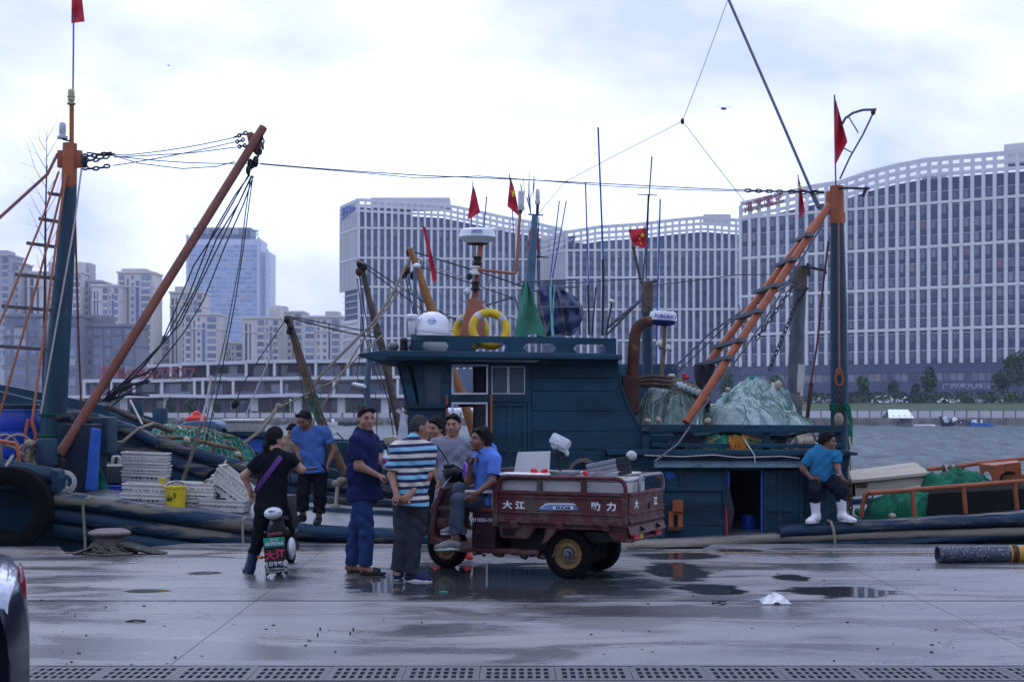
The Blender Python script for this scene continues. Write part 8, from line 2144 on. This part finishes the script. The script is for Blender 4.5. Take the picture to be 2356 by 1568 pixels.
def person(label,Y,J,fw,face,skin,shirt,sl,trs,tf,shoe,hair=('short',None),g=1.0,belly=1.0,collar=False,curl=(.5,.5),grp='people on the harbour front',s=1.0,hem=.02,soles=None,cat='person',tw=1.0,wr=.0065):
 S_=SKIN[skin]
 q={k:P(v[0],v[1],Y+(v[2] if len(v)>2 else 0)) for k,v in J.items()}
 base=Vector((q['pv'].x,q['pv'].y,min(q['ta'].z,q['tb'].z)-.05))
 t=thing('person',label,cat,base,0,grp)
 up=(q['nk']-q['pv']).normalized();f=Vector(fw);f=(f-up*f.dot(up)).normalized();lat=f.cross(up)
 TM=np.array(basis(lat,f,up))
 F=Vector(face).normalized();hl=F.cross(V3(0,0,1)).normalized();hu=hl.cross(F);HM=np.array(basis(hl,F,hu))
 hd=q['hd'];pv,nk=q['pv'],q['nk']
 H=lambda a,b,c:hd+(hl*a+F*b+hu*c)*s
 T_=lambda k:pv.lerp(nk,k)
 B=Vol(.008*max(.9,s))
 B.ell(hd+hu*.012*s,HM,(.074*s,.093*s,.106*s)).ell(H(0,.026,-.058),HM,(.056*s,.062*s,.060*s)).ell(H(0,.068,-.094),HM,(.026*s,.022*s,.020*s),.02)
 B.ell(H(.042,.05,-.03),HM,(.026*s,.03*s,.03*s),.02).ell(H(-.042,.05,-.03),HM,(.026*s,.03*s,.03*s),.02)
 B.cone(H(-.034,.081,.026),H(.034,.081,.026),.011*s,.011*s,.02)
 B.cone(H(0,.086,.012),H(0,.106,-.026),.008*s,.0155*s,.012).cone(H(-.013,.094,-.030),H(.013,.094,-.030),.010*s,.010*s,.01)
 B.cone(H(-.017,.086,-.060),H(.017,.086,-.060),.0105*s,.0105*s,.012)
 for d in(-1,1):
  B.ell(H(d*.077,-.008,-.004),HM,(.011*s,.022*s,.033*s),.012)
  B.sub.append(('e',np.array(H(d*.032,.100,.006)),HM,np.array((.019,.014,.011))*s,0,.012))
 B.cone(H(0,-.018,-.06),nk,.056*s,.062*s*g)
 B.ell(T_(.74),TM,(.165*g*s,.112*g*s,.19*s),.06).ell(T_(.36)+f*.02*(belly-1),TM,(.148*g*s,.110*g*belly*s,.17*s),.06).ell(pv,TM,(.160*g*s,.118*g*s,.125*s),.06)
 def hand(w,h,c,pn):
  d=(h-w).normalized();n=(Vector(pn)-d*d.dot(Vector(pn))).normalized();sd=d.cross(n);M=np.array(basis(sd,d,n))
  B.ell(w+d*.048*s,M,(.040*s,.052*s,.019*s),.02)
  for i,L in enumerate((.86,1.02,1.0,.80)):
   b=w+(d*.088+sd*(i-1.5)*.021)*s;m1=b+(d*math.cos(c)+n*math.sin(c))*.040*L*s;e=m1+(d*math.cos(2.1*c)+n*math.sin(2.1*c))*.036*L*s
   B.cone(b,m1,.0105*s,.0098*s,.008).cone(m1,e,.0098*s,.0088*s,.006)
  b=w+(d*.028-sd*.030)*s;m1=b+(d*.6-sd*.62+n*.4)*.042*s;e=m1+(d*.85-sd*.1+n*.5)*.032*s
  B.cone(b,m1,.0135*s,.0115*s,.01).cone(m1,e,.0115*s,.0095*s,.006)
 Sh=Vol(.009,.045);Sh.k=.035
 sg=g*s
 Sh.ell(T_(.74),TM,(.178*sg,.126*sg,.20*s)).ell(T_(.36)+f*.02*(belly-1),TM,(.168*sg,.130*sg*belly,.20*s)).ell(pv-up*.08,TM,(.184*sg,.146*sg*(1+belly)/2,.30*s))
 if collar:
  Sh.cone(nk-up*.02,nk+up*.035-f*.012,.085*s,.071*s,.02)
 else:Sh.cone(nk-up*.03,nk-up*.0,.09*s,.074*s,.03)
 Sh.sub.append(('c',np.array(nk+up*.02+f*.05),np.array(nk+up*.16+f*.02),.052*s,.062*s,.012))
 Sh.cut.append((T_(0)-up*(.10+hem),-up))
 if collar:
  cm=MB();ax=(up*.9-f*.35).normalized();ca,cb_,_=frame_from(ax)
  cm.sheet([[nk+up*.018+f*.012-base+((ca*math.cos(v)+cb_*math.sin(v))*r_+ax*z_)*s for v in[2*math.pi*i/20 for i in range(21)]] for r_,z_ in((.101,-.026),(.091,.022),(.078,.032),(.070,.0))])
  link('collar',cm.mesh('collar',collar if collar is not True else shirt,None),t)
 for i,x in enumerate('ab'):
  sh,e,w,h=q['s'+x],q['e'+x],q['w'+x],q['h'+x]
  B.cone(nk-up*.045,sh,.07*sg,.062*sg).cone(sh,e,.052*sg,.041*sg).cone(e,w,.041*sg,.027*s)
  hand(w,h,curl[i],(e-w).cross(h-w) if((e-w).cross(h-w)).length>.002 and curl[i]>.75 else(f*-.2+lat*(.8 if x=='a' else-.8)) if curl[i]<.75 else f)
  d=(e-sh).normalized();end=sh.lerp(e,sl)
  Sh.cone(nk-up*.035,sh,.085*sg,.076*sg).flat(sh,end,.074*sg,.070*sg,.02)
  hp,k_,a,to=q['p'+x],q['k'+x],q['a'+x],q['t'+x]
  B.cone(hp,k_,.085*sg,.054*s).cone(k_,k_.lerp(a,.35),.054*s,.052*s).cone(k_.lerp(a,.3),a,.054*s,.036*s)
  td=(to-a);td.z*=.3;td.normalize();sole=to.z
  fb=.026 if shoe[0]!='sandal' else .032;B.cone(a-td*.01+V3(0,0,-.02),a+td*.12+V3(0,0,to.z-a.z+.03),fb*1.2*s,fb*.9*s).cone(a+V3(0,0,-.01),V3(a.x,a.y,to.z+.035)-td*.035,fb*1.1*s,fb*s)
 link('body',B.mesh('body',S_,base),t)
 link('shirt',Sh.mesh('shirt',shirt,base,wr,seed=len(label),wk=1.3),t)
 Tr=Vol(.009,.028)
 Tr.ell(pv+up*.0,TM,(.168*sg,.128*sg,.13*s)).ell(pv+up*.05,TM,(.155*sg,.122*sg,.10*s))
 for x in 'ab':
  hp,k_,a=q['p'+x],q['k'+x],q['a'+x];end=k_.lerp(a,tf);d=(a-k_).normalized()
  Tr.cone(hp,k_,.089*sg*tw,.074*s*tw).flat(k_,end,.074*s*tw,.068*s*tw,.02)
 link('trousers',Tr.mesh('trousers',trs,base,wr,seed=len(label)+3,wk=1.2),t)
 for x in 'ab':
  a,to,k_=q['a'+x],q['t'+x],q['k'+x];td=to-a;td.z=0
  if td.length<.02:td=Vector(f)
  td.normalize();sd=V3(-td.y,td.x,0);z0=to.z-.012
  pit=(a.z-to.z)
  heel=V3(a.x,a.y,z0)-td*.055;toe=heel+td*.275*s
  M=np.array(basis(sd,td,V3(0,0,1)))
  kind=shoe[0]
  sv=Vol(.008,.03)
  if kind=='sandal':
   for kk in(.06,.16,.20):sv.cone(heel+td*kk-sd*.047+V3(0,0,.03),heel+td*kk+V3(0,0,.088-.18*kk),.011,.012).cone(heel+td*kk+sd*.047+V3(0,0,.03),heel+td*kk+V3(0,0,.088-.18*kk),.011,.012)
   sv.cone(heel-sd*.03+V3(0,0,.05),heel+sd*.03+V3(0,0,.05),.011,.011)
  else:
   sv.ell(heel+td*.05+V3(0,0,.045),M,(.043*s,.058*s,.048*s)).ell(heel+td*.20*s+V3(0,0,.03),M,(.050*s,.080*s,.036*s)).cone(heel+td*.07+V3(0,0,.07),heel+td*.17*s+V3(0,0,.05),.043*s,.038*s)
   if kind=='boot':
    tp=a.lerp(k_,shoe[2]);sv.cone(V3(a.x,a.y,z0+.10),tp,.052*s,.066*s,.05);sv.cut.append((tp,(k_-a).normalized()))
   sv.cut.append((V3(0,0,z0+.012),(0,0,-1)))
  o=link('shoe',sv.mesh('shoe',shoe[1],base,.002 if kind=='boot' else 0),t)
  so=MB();outl=[(0,-.0),(.035,-.032),(.10,-.036),(.18,-.048),(.235,-.046),(.268,-.02),(.275,.0),(.268,.02),(.235,.046),(.18,.048),(.10,.036),(.035,.032)]
  so.prism([heel+td*(a_*s)+sd*(b_*s)-base+V3(0,0,0) for a_,b_ in outl],(0,0,.026));link('sole',so.mesh('sole',soles or SOLEB,None,bevel=.006),o)
 if F.y<.8:
  for d in(-1,1):
   e=MB();e.ell(H(d*.032,.0835,.007)-base,(.0115*s,.007*s,.0036*s),basis(hl,F,hu),10,6);e.mi=1;e.ell(H(d*.032,.0895,.007)-base,(.0052*s,.004*s,.0036*s),basis(hl,F,hu),8,6);link('eye',e.mesh('eye',[EYEW,EYED],None),t)
   e=MB();e.tube([H(d*.014,.093,.026)-base,H(d*.034,.0925,.033)-base,H(d*.052,.081,.026)-base],[.004,.005,.003],6);link('eyebrow',e.mesh('eyebrow',HAIRB,None),t)
  e=MB();e.tube([H(-.022,.0885,-.061)-base,H(0,.0965,-.059)-base,H(.022,.0885,-.061)-base],[.003,.0055,.003],6);link('lips',e.mesh('lips',LIPS,None),t)
 hm=hair[1] or HAIRB;hv=Vol(.006,.02);th={'short':.011,'crop':.004,'full':.022,'tail':.018}[hair[0]]
 hv.ell(hd+hu*.020*s-F*(.004+th*.6),HM,((.074+th*.7)*s,(.094+th*.55)*s,(.104+th)*s))
 n=(hu*.62-F*.78).normalized();hv.cut.append((H(0,0,{'short':.012,'crop':.022,'full':.006,'tail':.002}[hair[0]])+F*.022,-n))
 hv.cut.append((H(0,0,-.055 if hair[0]!='tail' else-.075),-hu))
 if hair[0] in('full','short'):hv.cone(H(-.05,.058,.088),H(.05,.058,.088),.022*s,.022*s)
 if hair[0]=='tail':
  hv.cut=hv.cut[:1];hv.cone(H(-.02,-.10,-.01),H(.03,-.125,-.08),.026,.03).cone(H(.03,-.125,-.08),H(.05,-.10,-.24),.03,.012);hv.cut=[(H(0,.02,.0),(-n))]
 link('hair',hv.mesh('hair',hm,base,.0045,1,4.5),t)
 return t,base,H,q
WOMAN,wb_,wH,wq=person('ponytailed woman in black with purple strap astride the scooter, back turned',14.5,dict(hd=(635,1010,.02),nk=(630,1042,0),pv=(624,1152,.02),sa=(597,1062,0),ea=(562,1094,.02),wa=(575,1126,.05),ha=(580,1146,.07),sb=(667,1056,0),eb=(694,1080,.02),wb=(682,1066,.24),hb=(672,1062,.34),pa=(606,1162,.0),ka=(598,1228,.0),aa=(576,1298,0),ta=(569,1316,.12),pb=(644,1162,.02),kb=(662,1216,.12),ab=(659,1268,.12),tb=(658,1280,.28)),(.12,1,0),(.86,.5,-.05),'fair',cloth('black_tee',(.007,.008,.014)),.55,BLACKTR,.62,('boot',mat('blue_rubber_boot',(.012,.030,.075),.35,var=.3,bump=.15),.62),('tail',None),g=.98,curl=(.5,.6),s=.95,hem=.04)
mm=MB();pts=[(653,1044,.09),(646,1050,-.10),(634,1066,-.155),(616,1090,-.17),(600,1110,-.15),(590,1126,-.06),(589,1134,.06)]
mm.sheet([[P(u-4.5,v-3.5,14.5+dy)-wb_ for u,v,dy in pts],[P(u+4.5,v+3.5,14.5+dy)-wb_ for u,v,dy in pts]])
link('bag_strap',mm.mesh('bag_strap',mat('purple_strap',(.085,.026,.15),.7,bump=.1),None),WOMAN)
person('man in a blue tee shirt looking down, standing on the boat gunwale',18.3,dict(hd=(701,966,-.08),nk=(713,988,0),pv=(719,1082),sa=(686,994,-.02),ea=(683,1032,-.02),wa=(690,1056,-.10),ha=(696,1072,-.14),sb=(746,994),eb=(768,1036,.02),wb=(757,1060,-.04),hb=(750,1080,-.10),pa=(703,1094,0),ka=(697,1138,-.04),aa=(697,1184,-.02),ta=(683,1199,-.14),pb=(736,1094),kb=(737,1140,-.03),ab=(733,1189,-.04),tb=(729,1204,-.2)),(-.05,-1,0),(-.42,-.82,-.42),'brown',cloth('blue_tee',(.045,.10,.27)),.58,BLACKTR,.80,('shoe',BODYBLK),('short',None),g=1.02,belly=1.08,hem=-.07,curl=(.5,.4),wr=.007,tw=1.08)
_,nb_,nH,nq=person('stocky man in a navy polo and jeans turning his head to the camera',14.5,dict(hd=(842,964,-.02),nk=(834,1000,0),pv=(838,1138),sa=(822,1018,-.17),ea=(826,1072,-.20),wa=(866,1091,-.21),ha=(884,1097,-.18),sb=(852,1014,.15),eb=(872,1058,.12),wb=(884,1074,.0),hb=(893,1066,-.04),pa=(832,1152,-.09),ka=(844,1226,-.09),aa=(839,1304,-.07),ta=(872,1318,-.10),pb=(838,1152,.09),kb=(816,1222,.10),ab=(809,1302,.12),tb=(834,1313,.12)),(.93,-.37,0),(.50,-.86,-.02),'tan',cloth('navy_polo',(.010,.014,.060)),.72,DENIM,.93,('sandal',BODYBLK),('short',None),g=1.13,belly=1.2,collar=True,curl=(.9,1.0),s=1.02,hem=-.05)
_,pb_,pH,pq=person('man in a blue and white striped polo with hands clasped behind his back',13.88,dict(hd=(966,984,0),nk=(956,1016,0),pv=(946,1152),sa=(914,1032),ea=(901,1094,-.03),wa=(911,1134,-.14),ha=(920,1150,-.17),sb=(986,1034),eb=(984,1094,-.02),wb=(944,1138,-.14),hb=(924,1150,-.19),pa=(926,1166,0),ka=(924,1236,0),aa=(915,1314,.02),ta=(918,1328,.14),pb=(965,1166,0),kb=(953,1240,0),ab=(945,1322,0),tb=(975,1335,-.03)),(.22,.97,0),(.93,.34,-.06),'tan',stripes(),.80,GREYTR,.95,('shoe',cloth('navy_trainers',(.02,.025,.07))),('crop',HAIRG),g=1.02,belly=1.05,collar=cloth('navy_collar',(.010,.013,.05)),curl=(1.0,1.0),hem=-.06,soles=SOLEW,tw=1.05)
person('man in a grey tee shirt and red trainers standing behind the tricycle',15.8,dict(hd=(1043,978,-.02),nk=(1041,1012,0),pv=(1040,1132),sa=(1004,1024),ea=(997,1070,0),wa=(1010,1108,-.06),ha=(1014,1126,-.1),sb=(1077,1024),eb=(1086,1070),wb=(1078,1108,-.06),hb=(1076,1126,-.1),pa=(1021,1146),ka=(1014,1214),aa=(1008,1274,0),ta=(1000,1288,-.16),pb=(1058,1146),kb=(1066,1214),ab=(1070,1272),tb=(1080,1287,-.16)),(-.08,-1,0),(-.22,-.96,-.04),'tan',cloth('grey_tee',(.16,.175,.215)),.62,BLACKTR,.95,('shoe',mat('red_trainers',(.40,.010,.014),.7,bump=.15)),('short',None),g=1.05,belly=1.12,soles=SOLEW,wr=.007)
person('man in black half hidden behind the grey shirted man',16.35,dict(hd=(1002,986,0),nk=(1009,1015),pv=(1010,1128),sa=(976,1028),ea=(968,1072),wa=(974,1110,-.06),ha=(976,1128,-.08),sb=(1044,1028),eb=(1052,1072),wb=(1048,1108),hb=(1046,1126),pa=(994,1142),ka=(996,1205),aa=(1004,1262),ta=(1000,1273,-.14),pb=(1028,1142),kb=(1032,1205),ab=(1034,1263),tb=(1040,1275,-.14)),(-.3,-.95,0),(-.58,-.80,-.08),'tan',cloth('black_shirt',(.008,.008,.010)),.6,BLACKTR,.95,('shoe',BODYBLK),('full',None),soles=SOLEW)
person('man in a light blue shirt seated on the tricycle with his hand at his chin',14.5,dict(hd=(1106,1012,-.02),nk=(1123,1042,0),pv=(1119,1144,.08),sa=(1137,1056,-.15),ea=(1134,1106,-.20),wa=(1098,1133,-.25),ha=(1082,1149,-.25),sb=(1104,1052,.14),eb=(1078,1106,.02),wb=(1082,1072,-.04),hb=(1087,1054,-.05),pa=(1110,1156,.0),ka=(1054,1150,-.14),aa=(1047,1234,-.16),ta=(1022,1262,-.20),pb=(1108,1150,.18),kb=(1056,1126,.08),ab=(1062,1206,.10),tb=(1036,1226,.08)),(-.88,-.47,0),(-.90,-.40,.10),'brown',cloth('light_blue_shirt',(.085,.17,.50)),.72,DENIMG,.92,('shoe',mat('grey_trainers',(.17,.17,.16),.8,var=.3,bump=.2)),('full',None),g=.95,collar=True,curl=(.5,1.1),hem=-.05,soles=SOLEW,wr=.007)
_,rb_2,rH,rq=person('man in turquoise tee and white rubber boots seated on the boat quarter',18.3,dict(hd=(1904,1016,.02),nk=(1896,1036,.05),pv=(1891,1098,.08),sa=(1867,1049,.04),ea=(1847,1078,.06),wa=(1867,1099,-.02),ha=(1882,1102,-.08),sb=(1923,1047,0),eb=(1926,1074,-.04),wb=(1933,1092,-.16),hb=(1940,1105,-.2),pa=(1878,1106,.06),ka=(1873,1132,-.24),aa=(1878,1186,-.22),ta=(1864,1201,-.32),pb=(1906,1106,.06),kb=(1934,1130,-.24),ab=(1937,1183,-.22),tb=(1952,1198,-.30)),(.18,-.98,0),(.93,-.36,-.04),'brown',cloth('turquoise_tee',(.022,.15,.29)),.66,NAVYTR,.40,('boot',mat('white_rubber_boot',(.60,.60,.63),.35,var=.05,bump=.05),.70),('full',None),g=.98,curl=(.5,.5),hem=-.06,soles=SOLEW)
person('person in a beige top crouching on the second boat behind the ponytailed woman',23.6,dict(hd=(674,992,-.05),nk=(668,1010),pv=(660,1052,.1),sa=(652,1016),ea=(646,1038),wa=(654,1056,-.15),ha=(660,1064,-.2),sb=(685,1016),eb=(692,1036),wb=(682,1052,-.15),hb=(676,1060,-.2),pa=(652,1056),ka=(644,1046,-.35),aa=(652,1082,-.2),ta=(646,1088,-.32),pb=(672,1056),kb=(686,1046,-.35),ab=(678,1082,-.2),tb=(684,1088,-.32)),(-.2,-.95,-.25),(-.5,-.7,-.5),'fair',cloth('beige_top',(.36,.27,.20)),.8,BLACKTR,.9,('shoe',BODYBLK),('full',None),g=.95,s=.95,hem=-.06)
bt=thing('drink_bottle','small plastic drink bottle with blue label held by the navy polo man','bottle',P(886,1078,14.44),0)
MB().lathe([(.028,0),(.032,.01),(.032,.05)],16,(0,0,0)).build('base',mat('bottle_clear',(.30,.33,.38),.15,bump=0),bt,local=True)
MB().lathe([(.0325,.05),(.0325,.11)],16,(0,0,0),None,False,False).build('label',mat('bottle_label_blue',(.06,.12,.42),.4,bump=0),bt,local=True)
MB().ell((0,-.030,.08),(.018,.006,.018)).build('label_roundel',FLAGRED,bt,local=True)
MB().lathe([(.032,.11),(.028,.135),(.013,.165),(.013,.17),(.016,.172),(.016,.19),(.001,.192)],16,(0,0,0),None,False,True).build('neck',WHITEP,bt,local=True)
cg=MB();cg.tube([P(1924,1090,18.1),P(1932,1092,18.08)],.004,5);tag(cg.build('cigarette',WHITEP),'cigarette in the hand of the man in white boots','cigarette')
# harbour air
MB().box((0,1600,51.9),(5000,3700,113.2)).build('haze',None,smooth=False)
hz_=bpy.data.objects['haze'];hz_['kind']='stuff';hz_['label']='thin bluish summer haze over the harbour'
hm_=bpy.data.materials.new('haze_air');hm_.use_nodes=True;nt_=hm_.node_tree;nt_.nodes.clear()
ho_=nt_.nodes.new('ShaderNodeOutputMaterial');hv_=nt_.nodes.new('ShaderNodeVolumePrincipled')
hv_.inputs['Color'].default_value=(.66,.78,1,1);hv_.inputs['Density'].default_value=.00024;hv_.inputs['Anisotropy'].default_value=0.0
nt_.links.new(hv_.outputs[0],ho_.inputs['Volume']);hz_.data.materials.clear();hz_.data.materials.append(hm_)
